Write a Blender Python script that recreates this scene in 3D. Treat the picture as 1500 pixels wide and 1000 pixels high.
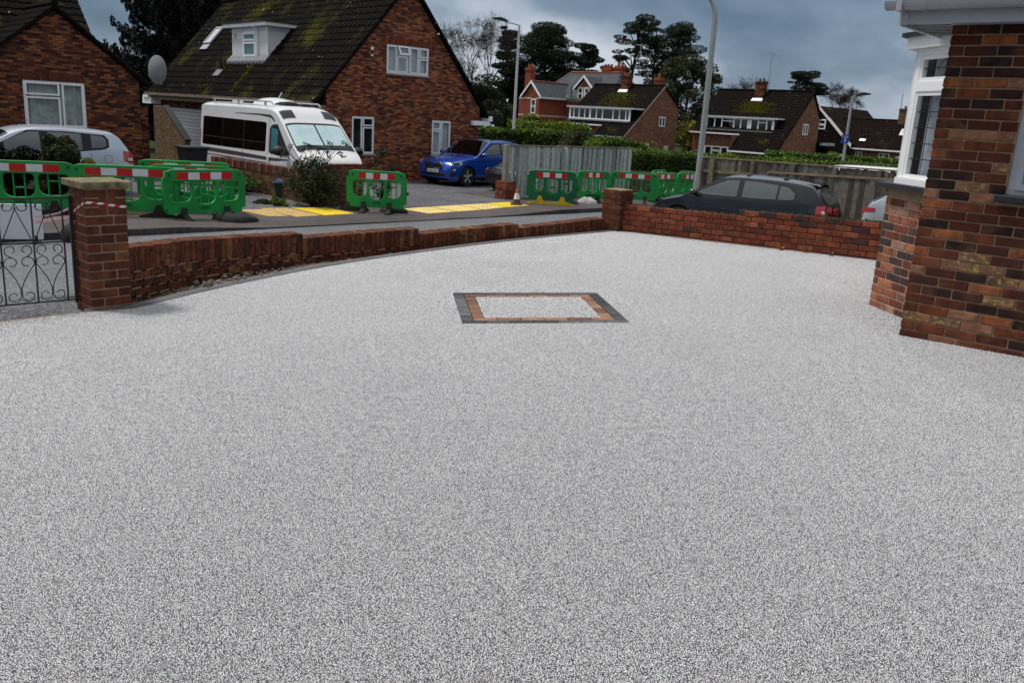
import bpy, bmesh, math, random
import numpy as np
from mathutils import Vector, Matrix

for o in list(bpy.data.objects):
    bpy.data.objects.remove(o)
scene = bpy.context.scene
COL = scene.collection
R2 = math.radians
rng = random.Random(7)
nrg = np.random.default_rng(11)

# ------------------------------------------------------------------ camera
cam_d = bpy.data.cameras.new('camera')
cam = bpy.data.objects.new('camera', cam_d)
COL.objects.link(cam)
right = Vector((0.99831696, 0.01469854, 0.05609992))
down = Vector((0.05799352, -0.25302485, -0.96572003))
fwd = Vector((0.0, 0.96734812, -0.25345142))
m = Matrix.Identity(4)
for i in range(3):
    m[i][0] = right[i]; m[i][1] = -down[i]; m[i][2] = -fwd[i]
m[0][3], m[1][3], m[2][3] = 0.0, 0.0, 1.65
cam.matrix_world = m
cam_d.sensor_width = 36.0
cam_d.lens = 36.0 * 1265.0 / 1500.0
cam_d.clip_start = 0.05
cam_d.clip_end = 3000.0
scene.camera = cam

# ------------------------------------------------------------------ sky and sun
SUN_DIR = Vector((-0.42, 0.10, 0.90)).normalized()
sun_el = math.asin(SUN_DIR.z)
sun_az = math.atan2(SUN_DIR.x, SUN_DIR.y)
world = bpy.data.worlds.new('World')
scene.world = world
world.use_nodes = True
wn = world.node_tree.nodes; wl = world.node_tree.links
wn.clear()
def N(nodes, t, **kw):
    n = nodes.new(t)
    for k, v in kw.items():
        setattr(n, k, v)
    return n
w_out = N(wn, 'ShaderNodeOutputWorld')
w_bg = N(wn, 'ShaderNodeBackground'); w_bg.inputs['Strength'].default_value = 0.1
sky = N(wn, 'ShaderNodeTexSky', sky_type='NISHITA')
sky.sun_disc = False; sky.sun_elevation = sun_el; sky.sun_rotation = sun_az
sky.air_density = 1.0; sky.dust_density = 2.0; sky.ozone_density = 1.5
w_tc = N(wn, 'ShaderNodeTexCoord')
w_map = N(wn, 'ShaderNodeMapping'); w_map.inputs['Scale'].default_value = (1.0, 1.0, 2.6)
w_map.inputs['Location'].default_value = (0.62, 0.3, 0.1)
w_n1 = N(wn, 'ShaderNodeTexNoise'); w_n1.inputs['Scale'].default_value = 2.0
w_n1.inputs['Detail'].default_value = 9.0; w_n1.inputs['Roughness'].default_value = 0.52
w_n1.inputs['Distortion'].default_value = 0.12
w_rmp = N(wn, 'ShaderNodeValToRGB')
cr = w_rmp.color_ramp
cr.elements[0].position = 0.39; cr.elements[0].color = (0.48, 0.82, 1.26, 1)
cr.elements[1].position = 0.60; cr.elements[1].color = (3.2, 3.5, 3.95, 1)
e_ = cr.elements.new(0.485); e_.color = (1.08, 1.48, 2.0, 1)
w_sep = N(wn, 'ShaderNodeSeparateXYZ')
w_el = N(wn, 'ShaderNodeMapRange'); w_el.inputs['From Min'].default_value = 0.18; w_el.inputs['From Max'].default_value = 0.85
w_el.inputs['To Min'].default_value = 0.0; w_el.inputs['To Max'].default_value = 1.0
w_mul = N(wn, 'ShaderNodeMix', data_type='RGBA'); w_mul.inputs['B'].default_value = (4.5, 4.45, 4.35, 1)   # thinner, whiter cloud overhead
w_mix = N(wn, 'ShaderNodeMix', data_type='RGBA'); w_mix.inputs['Factor'].default_value = 0.93
wl.new(w_tc.outputs['Generated'], w_map.inputs['Vector'])
wl.new(w_map.outputs['Vector'], w_n1.inputs['Vector'])
wl.new(w_n1.outputs['Fac'], w_rmp.inputs['Fac'])
wl.new(w_tc.outputs['Generated'], w_sep.inputs[0])
wl.new(w_sep.outputs['Z'], w_el.inputs['Value'])
wl.new(w_rmp.outputs['Color'], w_mul.inputs['A'])
wl.new(w_el.outputs['Result'], w_mul.inputs['Factor'])
wl.new(sky.outputs['Color'], w_mix.inputs['A'])
wl.new(w_mul.outputs['Result'], w_mix.inputs['B'])
wl.new(w_mix.outputs['Result'], w_bg.inputs['Color'])
wl.new(w_bg.outputs[0], w_out.inputs[0])

sun_d = bpy.data.lights.new('sun', 'SUN')
sun_d.energy = 1.5; sun_d.angle = R2(10); sun_d.color = (1.0, 0.95, 0.88)
sun = bpy.data.objects.new('sun', sun_d); COL.objects.link(sun)
sun.rotation_euler = SUN_DIR.to_track_quat('Z', 'Y').to_euler()
sun.location = (0, 0, 30)

scene.view_settings.view_transform = 'Standard'
scene.view_settings.look = 'None'
scene.view_settings.gamma = 1.0
scene.view_settings.exposure = 0.86
scene.view_settings.use_curve_mapping = False
scene.render.engine = 'CYCLES'
scene.cycles.max_bounces = 6
scene.cycles.transparent_max_bounces = 8
scene.cycles.use_denoising = True

# ------------------------------------------------------------------ materials
MATS = {}
class NT:
    def __init__(s, name):
        s.m = bpy.data.materials.new(name); s.m.use_nodes = True
        s.n = s.m.node_tree.nodes; s.l = s.m.node_tree.links
        s.p = s.n['Principled BSDF']; MATS[name] = s.m
    def add(s, t, **kw):
        return N(s.n, t, **kw)
    def lk(s, a, b):
        s.l.new(a, b)
    def coord(s, kind='Object', scale=None, loc=None):
        tc = s.add('ShaderNodeTexCoord')
        o = tc.outputs[kind]
        if scale is not None:
            mp = s.add('ShaderNodeMapping'); mp.inputs['Scale'].default_value = scale
            if loc: mp.inputs['Location'].default_value = loc
            s.lk(o, mp.inputs['Vector']); o = mp.outputs['Vector']
        return o
    def noise(s, vec, scale, detail=4, rough=0.55, dist=0.0):
        n = s.add('ShaderNodeTexNoise')
        n.inputs['Scale'].default_value = scale; n.inputs['Detail'].default_value = detail
        n.inputs['Roughness'].default_value = rough; n.inputs['Distortion'].default_value = dist
        if vec is not None: s.lk(vec, n.inputs['Vector'])
        return n.outputs['Fac']
    def ramp(s, fac, stops, const=False):
        r = s.add('ShaderNodeValToRGB'); c = r.color_ramp
        if const: c.interpolation = 'CONSTANT'
        while len(c.elements) > 1: c.elements.remove(c.elements[-1])
        c.elements[0].position = stops[0][0]; c.elements[0].color = (*stops[0][1], 1)
        for p, col in stops[1:]:
            e = c.elements.new(p); e.color = (*col, 1)
        s.lk(fac, r.inputs['Fac']); return r.outputs['Color']
    def mix(s, fac, a, b, mode='MIX'):
        x = s.add('ShaderNodeMix', data_type='RGBA', blend_type=mode)
        for k, v in (('Factor', fac), ('A', a), ('B', b)):
            if isinstance(v, (int, float)): x.inputs[k].default_value = v
            elif isinstance(v, tuple): x.inputs[k].default_value = (*v, 1)
            else: s.lk(v, x.inputs[k])
        return x.outputs['Result']
    def math(s, op, a, b=None):
        x = s.add('ShaderNodeMath', operation=op)
        for i, v in enumerate((a, b)):
            if v is None: continue
            if isinstance(v, (int, float)): x.inputs[i].default_value = v
            else: s.lk(v, x.inputs[i])
        return x.outputs[0]
    def base(s, c):
        if isinstance(c, tuple): s.p.inputs['Base Color'].default_value = (*c, 1)
        else: s.lk(c, s.p.inputs['Base Color'])
    def set(s, rough=None, spec=None, metal=None, coat=None):
        if rough is not None:
            if isinstance(rough, (int, float)): s.p.inputs['Roughness'].default_value = rough
            else: s.lk(rough, s.p.inputs['Roughness'])
        if spec is not None: s.p.inputs['Specular IOR Level'].default_value = spec
        if metal is not None: s.p.inputs['Metallic'].default_value = metal
        if coat is not None: s.p.inputs['Coat Weight'].default_value = coat; s.p.inputs['Coat Roughness'].default_value = 0.04
    def bump(s, h, strength=0.3, dist=0.01):
        b = s.add('ShaderNodeBump'); b.inputs['Strength'].default_value = strength; b.inputs['Distance'].default_value = dist
        s.lk(h, b.inputs['Height']); s.lk(b.outputs[0], s.p.inputs['Normal'])

def plain(name, col, rough=0.5, spec=0.5, var=0.15, vscale=3.0, metal=0.0, coat=None, bump=None, rand=0.0):
    t = NT(name); v = t.coord('Object')
    f = t.noise(v, vscale, 6, 0.6)
    lo = tuple(max(0, c * (1 - var)) for c in col); hi = tuple(min(1, c * (1 + var)) for c in col)
    c = t.ramp(f, [(0.3, lo), (0.7, hi)])
    if rand:
        oi = t.add('ShaderNodeObjectInfo')
        k = t.add('ShaderNodeMapRange'); k.inputs['To Min'].default_value = 1 - rand; k.inputs['To Max'].default_value = 1 + rand
        t.lk(oi.outputs['Random'], k.inputs['Value'])
        vm = t.add('ShaderNodeVectorMath', operation='SCALE'); t.lk(c, vm.inputs[0]); t.lk(k.outputs[0], vm.inputs['Scale'])
        c = vm.outputs[0]
    t.base(c); t.set(rough, spec, metal, coat)
    if bump: t.bump(t.noise(v, bump[0], 5, 0.6), bump[1], bump[2])
    return t.m

def facmat(name, stops, scale, detail=6, rough=0.8, spec=0.3, bump=(40, 0.3, 0.01), fine=None):
    t = NT(name); v = t.coord('Object')
    c = t.ramp(t.noise(v, scale, detail, 0.6), stops)
    if fine: c = t.mix(fine[1], c, t.ramp(t.noise(v, fine[0], 3, 0.7), [(0.3, (0.02, 0.02, 0.02)), (0.7, (1, 1, 1))]), 'OVERLAY')
    t.base(c); t.set(rough, spec)
    if bump: t.bump(t.noise(v, bump[0], 4, 0.6), bump[1], bump[2])
    return t.m

# resin bound gravel
t = NT('resin'); v = t.coord('Object')
vo = t.add('ShaderNodeTexVoronoi'); vo.inputs['Scale'].default_value = 135.0; t.lk(v, vo.inputs['Vector'])
sp = t.add('ShaderNodeSeparateColor'); t.lk(vo.outputs['Color'], sp.inputs[0])
c1 = t.ramp(sp.outputs[0], [(0.0, (0.045, 0.047, 0.055)), (0.13, (0.13, 0.135, 0.15)), (0.25, (0.31, 0.315, 0.325)), (0.42, (0.52, 0.525, 0.53)), (0.68, (0.70, 0.70, 0.695)), (0.9, (0.80, 0.765, 0.70))], True)
vo2 = t.add('ShaderNodeTexVoronoi'); vo2.inputs['Scale'].default_value = 52.0; t.lk(v, vo2.inputs['Vector'])
sp2 = t.add('ShaderNodeSeparateColor'); t.lk(vo2.outputs['Color'], sp2.inputs[0])
c2 = t.ramp(sp2.outputs[1], [(0.0, (0.24, 0.245, 0.26)), (0.2, (0.47, 0.475, 0.48)), (0.6, (0.59, 0.59, 0.59)), (0.85, (0.74, 0.735, 0.73))], True)
c = t.mix(0.36, c1, c2)
big = t.ramp(t.noise(v, 0.55, 5, 0.6), [(0.3, (0.90, 0.90, 0.91)), (0.7, (1.0, 1.0, 1.0))])
c = t.mix(1.0, c, big, 'MULTIPLY')
c = t.mix(1.0, c, (0.06, 0.062, 0.068), 'MULTIPLY')        # resin bed seen in the voids between the stones
t.base(c); t.set(0.7, 0.2); t.bump(vo.outputs['Distance'], 0.35, 0.004)
# the stones themselves
t = NT('aggregate'); at_ = t.add('ShaderNodeAttribute'); at_.attribute_name = 'tint'
c = t.ramp(at_.outputs['Fac'], [(0.0, (0.075, 0.08, 0.10)), (0.12, (0.22, 0.228, 0.25)), (0.24, (0.43, 0.44, 0.465)), (0.42, (0.60, 0.608, 0.63)), (0.68, (0.71, 0.715, 0.73)), (0.93, (0.60, 0.565, 0.51)), (0.96, (0.76, 0.765, 0.78))], True)
ge = t.add('ShaderNodeNewGeometry')
c = t.mix(1.0, c, t.ramp(t.noise(ge.outputs['Position'], 0.6, 5, 0.6), [(0.3, (0.93, 0.93, 0.94)), (0.7, (1.0, 1.0, 1.0))]), 'MULTIPLY')
t.base(c); t.set(0.42, 0.4)

# asphalt road / tarmac pavement
def tarmac(name, a, b, speck, rough, spec):
    t = NT(name); v = t.coord('Object')
    c = t.ramp(t.noise(v, 0.7, 6, 0.65), [(0.3, a), (0.7, b)])
    vo = t.add('ShaderNodeTexVoronoi'); vo.inputs['Scale'].default_value = 70.0; t.lk(v, vo.inputs['Vector'])
    sp = t.add('ShaderNodeSeparateColor'); t.lk(vo.outputs['Color'], sp.inputs[0])
    s = t.ramp(sp.outputs[0], [(0, (0.55, 0.55, 0.55)), (0.5, (1, 1, 1)), (0.85, speck)], True)
    c = t.mix(1.0, c, s, 'MULTIPLY'); t.base(c)
    t.set(t.math('ADD', t.math('MULTIPLY', t.noise(v, 1.3, 4), 0.25), rough), spec)
    t.bump(vo.outputs['Distance'], 0.4, 0.006)
tarmac('road', (0.10, 0.105, 0.115), (0.15, 0.155, 0.165), (1.8, 1.8, 1.8), 0.38, 0.6)
tarmac('pavement', (0.060, 0.050, 0.052), (0.10, 0.085, 0.085), (1.7, 1.6, 1.6), 0.62, 0.35)
tarmac('forecourt', (0.075, 0.078, 0.09), (0.14, 0.14, 0.15), (2.4, 2.4, 2.4), 0.75, 0.2)
facmat('soil', [(0.3, (0.020, 0.018, 0.012)), (0.5, (0.045, 0.04, 0.022)), (0.7, (0.035, 0.055, 0.018))], 1.6, 8, 0.95, 0.1, (25, 0.6, 0.03))
facmat('grass', [(0.3, (0.015, 0.024, 0.007)), (0.7, (0.035, 0.05, 0.014))], 0.5, 8, 0.95, 0.1, (30, 0.6, 0.03))
facmat('concrete', [(0.3, (0.20, 0.185, 0.165)), (0.7, (0.33, 0.31, 0.28))], 3, 8, 0.85, 0.25, (60, 0.3, 0.005))
facmat('kerb', [(0.3, (0.055, 0.055, 0.06)), (0.7, (0.12, 0.115, 0.115))], 3, 8, 0.8, 0.3, (60, 0.4, 0.006))
facmat('threshold', [(0.3, (0.13, 0.10, 0.08)), (0.7, (0.24, 0.19, 0.15))], 5, 8, 0.9, 0.2, (60, 0.5, 0.006))
facmat('edging', [(0.3, (0.075, 0.082, 0.095)), (0.7, (0.13, 0.138, 0.15))], 4, 6, 0.55, 0.4, (80, 0.2, 0.003))
facmat('rubble', [(0.28, (0.03, 0.025, 0.02)), (0.45, (0.13, 0.11, 0.09)), (0.6, (0.22, 0.20, 0.18)), (0.75, (0.20, 0.09, 0.06))], 9, 8, 0.95, 0.1, (50, 0.8, 0.02))
facmat('mortar', [(0.3, (0.20, 0.135, 0.085)), (0.7, (0.34, 0.235, 0.155))], 9, 6, 0.95, 0.1, (120, 0.5, 0.004))
facmat('mortar_dark', [(0.3, (0.045, 0.03, 0.022)), (0.7, (0.10, 0.06, 0.042))], 7, 6, 0.95, 0.1, (90, 0.6, 0.006))
facmat('mortar_pale', [(0.3, (0.36, 0.27, 0.20)), (0.7, (0.50, 0.38, 0.29))], 7, 6, 0.95, 0.1, (90, 0.5, 0.005))

def brickmat(name, stops, stain=0.4, rough=0.85, moss=None, bump=0.55, kiln_on=True):
    t = NT(name); v = t.coord('Object')
    oi = t.add('ShaderNodeObjectInfo')
    add = t.add('ShaderNodeVectorMath', operation='ADD'); t.lk(v, add.inputs[0])
    k = t.math('MULTIPLY', oi.outputs['Random'], 37.0)
    cx = t.add('ShaderNodeCombineXYZ'); t.lk(k, cx.inputs[0]); t.lk(k, cx.inputs[1]); t.lk(cx.outputs[0], add.inputs[1])
    v2 = add.outputs[0]
    c = t.ramp(oi.outputs['Random'], stops, True)
    st = t.ramp(t.noise(v2, 14, 8, 0.65), [(0.3, (1 - stain,) * 3), (0.65, (1.1, 1.08, 1.05))])
    c = t.mix(1.0, c, st, 'MULTIPLY')
    if name.startswith('brick'): kiln = t.ramp(t.noise(v2, 6, 4, 0.6, 0.6), [(0.42, (0, 0, 0)), (0.66, (0.75, 0.75, 0.75))])
    if name.startswith('brick'): c = t.mix(kiln, c, t.ramp(t.noise(v2, 2.0, 2), [(0.47, (0.045, 0.022, 0.019)), (0.60, (0.17, 0.068, 0.038))]))
    if moss:
        mk = t.ramp(t.noise(v2, 22, 6, 0.7), [(moss[1], (0, 0, 0)), (moss[1] + 0.1, (1, 1, 1))])
        c = t.mix(mk, c, moss[0])
    t.base(c); t.set(rough, 0.2); t.bump(t.noise(v2, 55, 6, 0.7), bump, 0.006)
brickmat('brick_house', [(0, (0.085, 0.020, 0.012)), (0.16, (0.024, 0.012, 0.011)), (0.36, (0.18, 0.048, 0.020)), (0.48, (0.034, 0.013, 0.010)), (0.62, (0.33, 0.108, 0.040)), (0.78, (0.12, 0.032, 0.016)), (0.89, (0.32, 0.155, 0.09))], 0.45)
brickmat('brick_bay', [(0, (0.34, 0.12, 0.07)), (0.2, (0.085, 0.05, 0.05)), (0.34, (0.44, 0.17, 0.09)), (0.52, (0.07, 0.045, 0.048)), (0.66, (0.44, 0.24, 0.165)), (0.84, (0.20, 0.055, 0.038))], 0.35)
brickmat('brick_scored', [(0, (0.27, 0.14, 0.085)), (0.5, (0.22, 0.12, 0.075))], 0.45, moss=((0.38, 0.29, 0.08), 0.53))
brickmat('brick_red', [(0, (0.26, 0.060, 0.030)), (0.3, (0.32, 0.085, 0.038)), (0.55, (0.21, 0.048, 0.026)), (0.8, (0.36, 0.11, 0.052)), (0.96, (0.07, 0.04, 0.038))], 0.5, moss=((0.04, 0.036, 0.022), 0.63))
brickmat('brick_pillar', [(0, (0.13, 0.038, 0.020)), (0.4, (0.17, 0.050, 0.025)), (0.7, (0.085, 0.028, 0.017)), (0.9, (0.20, 0.070, 0.036))], 0.6, moss=((0.022, 0.02, 0.014), 0.60))
brickmat('brick_wall', [(0, (0.15, 0.040, 0.018)), (0.35, (0.20, 0.058, 0.025)), (0.65, (0.10, 0.030, 0.017)), (0.86, (0.26, 0.12, 0.05))], 0.7, moss=((0.016, 0.013, 0.011), 0.52), bump=0.8)
brickmat('block_black', [(0, (0.055, 0.058, 0.068)), (0.4, (0.085, 0.088, 0.10)), (0.75, (0.13, 0.135, 0.15))], 0.35)
brickmat('block_tan', [(0, (0.23, 0.12, 0.08)), (0.35, (0.31, 0.18, 0.12)), (0.65, (0.17, 0.09, 0.07)), (0.85, (0.25, 0.14, 0.11))], 0.35)
brickmat('board_pale', [(0, (0.36, 0.42, 0.41)), (0.3, (0.52, 0.58, 0.56)), (0.6, (0.24, 0.29, 0.28)), (0.8, (0.43, 0.49, 0.47))], 0.45, moss=((0.10, 0.11, 0.09), 0.60), bump=0.3)
brickmat('board_dark', [(0, (0.13, 0.115, 0.10)), (0.3, (0.19, 0.175, 0.16)), (0.6, (0.085, 0.073, 0.062)), (0.82, (0.15, 0.135, 0.12))], 0.5, moss=((0.10, 0.085, 0.03), 0.66), bump=0.4)
brickmat('kerbstone', [(0, (0.075, 0.072, 0.072)), (0.35, (0.11, 0.105, 0.10)), (0.7, (0.055, 0.055, 0.06))], 0.5, bump=0.4)
brickmat('roller_slat', [(0, (0.55, 0.56, 0.60)), (0.5, (0.62, 0.63, 0.67))], 0.08, 0.45, bump=0.02)

def brickfar(name, stops, mortar, scale=0.88):
    t = NT(name); tc = t.coord('Object')
    s = t.add('ShaderNodeSeparateXYZ'); t.lk(tc, s.inputs[0])
    cx = t.add('ShaderNodeCombineXYZ'); t.lk(t.math('ADD', s.outputs[0], s.outputs[1]), cx.inputs[0]); t.lk(s.outputs[2], cx.inputs[1])
    b = t.add('ShaderNodeTexBrick'); t.lk(cx.outputs[0], b.inputs['Vector'])
    b.inputs['Scale'].default_value = 1.0 / scale
    b.inputs['Brick Width'].default_value = 0.225; b.inputs['Row Height'].default_value = 0.075
    b.inputs['Mortar Size'].default_value = 0.009; b.inputs['Mortar Smooth'].default_value = 0.2
    b.inputs['Color1'].default_value = (0, 0, 0, 1); b.inputs['Color2'].default_value = (1, 1, 1, 1)
    b.inputs['Mortar'].default_value = (0.5, 0.5, 0.5, 1); b.inputs['Bias'].default_value = 0.0
    c = t.ramp(b.outputs['Color'], stops)
    c = t.mix(1.0, c, t.ramp(t.noise(tc, 1.1, 6, 0.7), [(0.3, (0.68, 0.68, 0.70)), (0.7, (1.18, 1.12, 1.08))]), 'MULTIPLY')
    c = t.mix(1.0, c, t.ramp(t.noise(tc, 9, 5, 0.7), [(0.3, (0.8,) * 3), (0.7, (1.15,) * 3)]), 'MULTIPLY')
    c = t.mix(b.outputs['Fac'], c, mortar); t.base(c); t.set(0.9, 0.15)
    t.bump(b.outputs['Fac'], -0.5, 0.01)
brickfar('brick_gable', [(0.0, (0.05, 0.020, 0.018)), (0.22, (0.13, 0.042, 0.026)), (0.45, (0.22, 0.066, 0.035)), (0.65, (0.29, 0.095, 0.046)), (1.0, (0.50, 0.185, 0.09))], (0.075, 0.045, 0.035))
brickfar('brick_bungalow', [(0.0, (0.022, 0.012, 0.012)), (0.32, (0.08, 0.028, 0.018)), (0.62, (0.19, 0.060, 0.029)), (1.0, (0.33, 0.125, 0.055))], (0.05, 0.03, 0.024))
brickfar('brick_yellowish', [(0.0, (0.07, 0.04, 0.025)), (0.5, (0.13, 0.07, 0.035)), (1.0, (0.20, 0.12, 0.06))], (0.16, 0.12, 0.075))
brickfar('brick_chalet', [(0.0, (0.07, 0.030, 0.024)), (0.25, (0.20, 0.085, 0.055)), (0.6, (0.27, 0.115, 0.07)), (1.0, (0.34, 0.155, 0.095))], (0.22, 0.13, 0.09))
brickfar('brick_victorian', [(0.0, (0.22, 0.050, 0.032)), (0.5, (0.28, 0.065, 0.038)), (1.0, (0.33, 0.085, 0.05))], (0.25, 0.085, 0.06))
brickfar('brick_garden', [(0.0, (0.06, 0.026, 0.016)), (0.5, (0.13, 0.06, 0.032)), (1.0, (0.24, 0.12, 0.06))], (0.07, 0.045, 0.03))
facmat('stone_wall', [(0.3, (0.05, 0.035, 0.03)), (0.55, (0.13, 0.085, 0.07)), (0.7, (0.10, 0.09, 0.075))], 5, 8, 0.95, 0.1, (9, 0.9, 0.05))

def roofmat(name, dark, light, moss, m0, mscale=1.0, hi=9.0):
    t = NT(name); v = t.coord('Object')
    c = t.ramp(t.noise(v, 3.5, 8, 0.7), [(0.3, dark), (0.7, light)])
    c = t.mix(1.0, c, t.ramp(t.noise(v, 24, 5, 0.75), [(0.3, (0.55,) * 3), (0.7, (1.35,) * 3)]), 'MULTIPLY')
    mk = t.math('MULTIPLY', t.math('SUBTRACT', t.noise(v, 0.55 * mscale, 5, 0.6), m0), 5.0)
    mk2 = t.math('SUBTRACT', t.noise(v, 13, 6, 0.75), 0.36)
    k = t.math('MULTIPLY', t.math('MINIMUM', t.math('MAXIMUM', mk, 0.0), 1.0), t.math('MINIMUM', t.math('MAXIMUM', t.math('MULTIPLY', mk2, 4.0), 0.0), 1.0))
    c = t.mix(k, c, moss)
    sp = t.ramp(t.noise(v, 5.5, 2, 0.5), [(0.73, (0, 0, 0)), (0.75, (1, 1, 1))])
    c = t.mix(sp, c, (0.24, 0.23, 0.20))
    t.base(c); t.set(0.9, 0.06); t.bump(t.noise(v, 30, 5, 0.7), 0.5, 0.01)
roofmat('roof_main', (0.003, 0.0025, 0.0022), (0.011, 0.009, 0.0075), (0.10, 0.09, 0.008), 0.51)
roofmat('roof_brown', (0.004, 0.0032, 0.0032), (0.0135, 0.0095, 0.0085), (0.11, 0.10, 0.018), 0.60)
roofmat('roof_rust', (0.006, 0.004, 0.0038), (0.020, 0.012, 0.010), (0.09, 0.08, 0.018), 0.60)
roofmat('roof_slate', (0.05, 0.058, 0.068), (0.105, 0.115, 0.125), (0.14, 0.12, 0.07), 0.60)
facmat('moss', [(0.3, (0.06, 0.06, 0.010)), (0.7, (0.19, 0.16, 0.02))], 6, 8, 0.95, 0.1, (30, 0.8, 0.02))
plain('pvc', (0.86, 0.87, 0.88), 0.35, 0.5, 0.05, 2)
plain('pvc_grey', (0.36, 0.37, 0.41), 0.4, 0.5, 0.10, 2)
plain('cladding', (0.70, 0.73, 0.76), 0.45, 0.4, 0.06, 2, rand=0.05)
plain('fascia_wood', (0.20, 0.15, 0.10), 0.8, 0.2, 0.4, 5)
plain('cream', (0.55, 0.47, 0.35), 0.8, 0.2, 0.1, 3)
plain('lead', (0.17, 0.175, 0.20), 0.6, 0.4, 0.2, 4)
plain('slate', (0.018, 0.020, 0.024), 0.55, 0.4, 0.5, 9, bump=(30, 0.6, 0.01))
plain('black_metal', (0.008, 0.008, 0.009), 0.4, 0.5, 0.2, 8)
plain('black_plastic', (0.012, 0.012, 0.014), 0.55, 0.4, 0.3, 5)
plain('dark_inside', (0.010, 0.011, 0.013), 0.9, 0.1, 0.2, 2)
plain('curtain', (0.64, 0.67, 0.72), 0.9, 0.1, 0.25, 14)
plain('curtain_warm', (0.42, 0.47, 0.46), 0.9, 0.1, 0.3, 6)
plain('curtain_teal', (0.06, 0.25, 0.30), 0.8, 0.1, 0.3, 6)
plain('curtain_green', (0.03, 0.22, 0.19), 0.9, 0.1, 0.2, 6)
plain('blind', (0.40, 0.42, 0.38), 0.9, 0.1, 0.1, 6)
plain('lamp_grey', (0.36, 0.38, 0.37), 0.5, 0.4, 0.12, 2, metal=0.2)
plain('lamp_white', (0.62, 0.63, 0.65), 0.5, 0.4, 0.1, 2)
plain('lamp_dark', (0.03, 0.03, 0.035), 0.5, 0.4, 0.1, 2)
def scuffed(name, col):
    t = NT(name); v = t.coord('Object'); oi = t.add('ShaderNodeObjectInfo')
    ge = t.add('ShaderNodeNewGeometry'); p = ge.outputs['Position']
    c = t.ramp(t.noise(p, 2.2, 6, 0.65), [(0.3, tuple(k * .62 for k in col)), (0.7, tuple(min(1, k * 1.18) for k in col))])
    c = t.mix(t.ramp(t.noise(p, 26, 7, 0.75, 1.2), [(0.60, (0, 0, 0)), (0.68, (0.55, 0.55, 0.55))]), c, (0.16, 0.30, 0.17))
    c = t.mix(t.ramp(t.noise(p, 6, 7, 0.7), [(0.58, (0, 0, 0)), (0.74, (0.7, 0.7, 0.7))]), c, (0.045, 0.045, 0.025))
    t.base(c); t.set(t.math('ADD', t.math('MULTIPLY', t.noise(p, 9, 4), .4), .25), 0.4)
scuffed('barrier_green', (0.007, 0.29, 0.05)); scuffed('barrier_deep', (0.004, 0.12, 0.045))
plain('strip_red', (0.52, 0.010, 0.010), 0.4, 0.4, 0.12, 6)
plain('strip_white', (0.66, 0.67, 0.70), 0.4, 0.4, 0.10, 6)
plain('rubber', (0.022, 0.021, 0.021), 0.75, 0.25, 0.4, 7, bump=(40, 0.4, 0.01))
plain('rubber_grey', (0.10, 0.095, 0.09), 0.75, 0.25, 0.4, 7, bump=(40, 0.4, 0.01))
plain('yellow_paint', (0.62, 0.43, 0.02), 0.6, 0.3, 0.2, 5)
facmat('tactile_yellow', [(0.3, (0.62, 0.44, 0.015)), (0.7, (0.78, 0.58, 0.03))], 4, 7, 0.75, 0.25, (60, 0.3, 0.004))
facmat('tactile_pale', [(0.3, (0.58, 0.45, 0.12)), (0.7, (0.74, 0.60, 0.26))], 4, 7, 0.75, 0.25, (60, 0.3, 0.004))
facmat('tactile_worn', [(0.32, (0.24, 0.22, 0.19)), (0.5, (0.50, 0.34, 0.12)), (0.68, (0.58, 0.38, 0.10))], 9, 7, 0.8, 0.25, (60, 0.4, 0.006))
facmat('cap_lichen', [(0.28, (0.05, 0.046, 0.032)), (0.45, (0.15, 0.132, 0.078)), (0.62, (0.24, 0.21, 0.115)), (0.75, (0.38, 0.36, 0.29))], 13, 8, 0.95, 0.15, (70, 0.6, 0.006), fine=(120, 0.35))
plain('board_white', (0.62, 0.64, 0.68), 0.5, 0.4, 0.08, 2)
plain('cone_orange', (0.32, 0.055, 0.03), 0.6, 0.3, 0.3, 6)
plain('cone_brown', (0.10, 0.055, 0.04), 0.75, 0.2, 0.3, 6)
plain('sign_blue', (0.012, 0.085, 0.36), 0.4, 0.5, 0.05, 2)
plain('bin_navy', (0.014, 0.018, 0.026), 0.55, 0.4, 0.3, 4)
plain('box_green', (0.010, 0.040, 0.024), 0.55, 0.4, 0.3, 6)
plain('box_blue', (0.015, 0.04, 0.17), 0.6, 0.3, 0.3, 6)
plain('sack', (0.42, 0.40, 0.38), 0.8, 0.2, 0.4, 7)
plain('leaf_orange', (0.42, 0.13, 0.03), 0.8, 0.2, 0.3, 20)
plain('leaf_brown', (0.22, 0.11, 0.055), 0.8, 0.2, 0.3, 20)
plain('bark', (0.050, 0.042, 0.034), 0.95, 0.1, 0.4, 3)
plain('bark_pale', (0.13, 0.11, 0.085), 0.95, 0.1, 0.4, 3)
plain('terracotta', (0.30, 0.10, 0.05), 0.85, 0.2, 0.3, 4)
plain('steel', (0.45, 0.46, 0.48), 0.35, 0.5, 0.1, 4, metal=0.8)
plain('chrome', (0.65, 0.66, 0.68), 0.15, 0.5, 0.03, 4, metal=1.0)
plain('dish_grey', (0.24, 0.245, 0.26), 0.6, 0.3, 0.1, 3)
plain('car_white', (0.70, 0.71, 0.73), 0.25, 0.5, 0.03, 2, coat=0.6)
plain('car_silver', (0.56, 0.62, 0.72), 0.28, 0.5, 0.04, 2, metal=0.35, coat=0.7)
plain('car_blue', (0.004, 0.065, 0.42), 0.22, 0.5, 0.05, 2, metal=0.25, coat=0.8)
plain('car_black', (0.010, 0.009, 0.014), 0.25, 0.5, 0.05, 2, metal=0.0, coat=0.6)
plain('car_pearl', (0.55, 0.56, 0.58), 0.22, 0.5, 0.04, 2, metal=0.3, coat=0.8)
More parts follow.
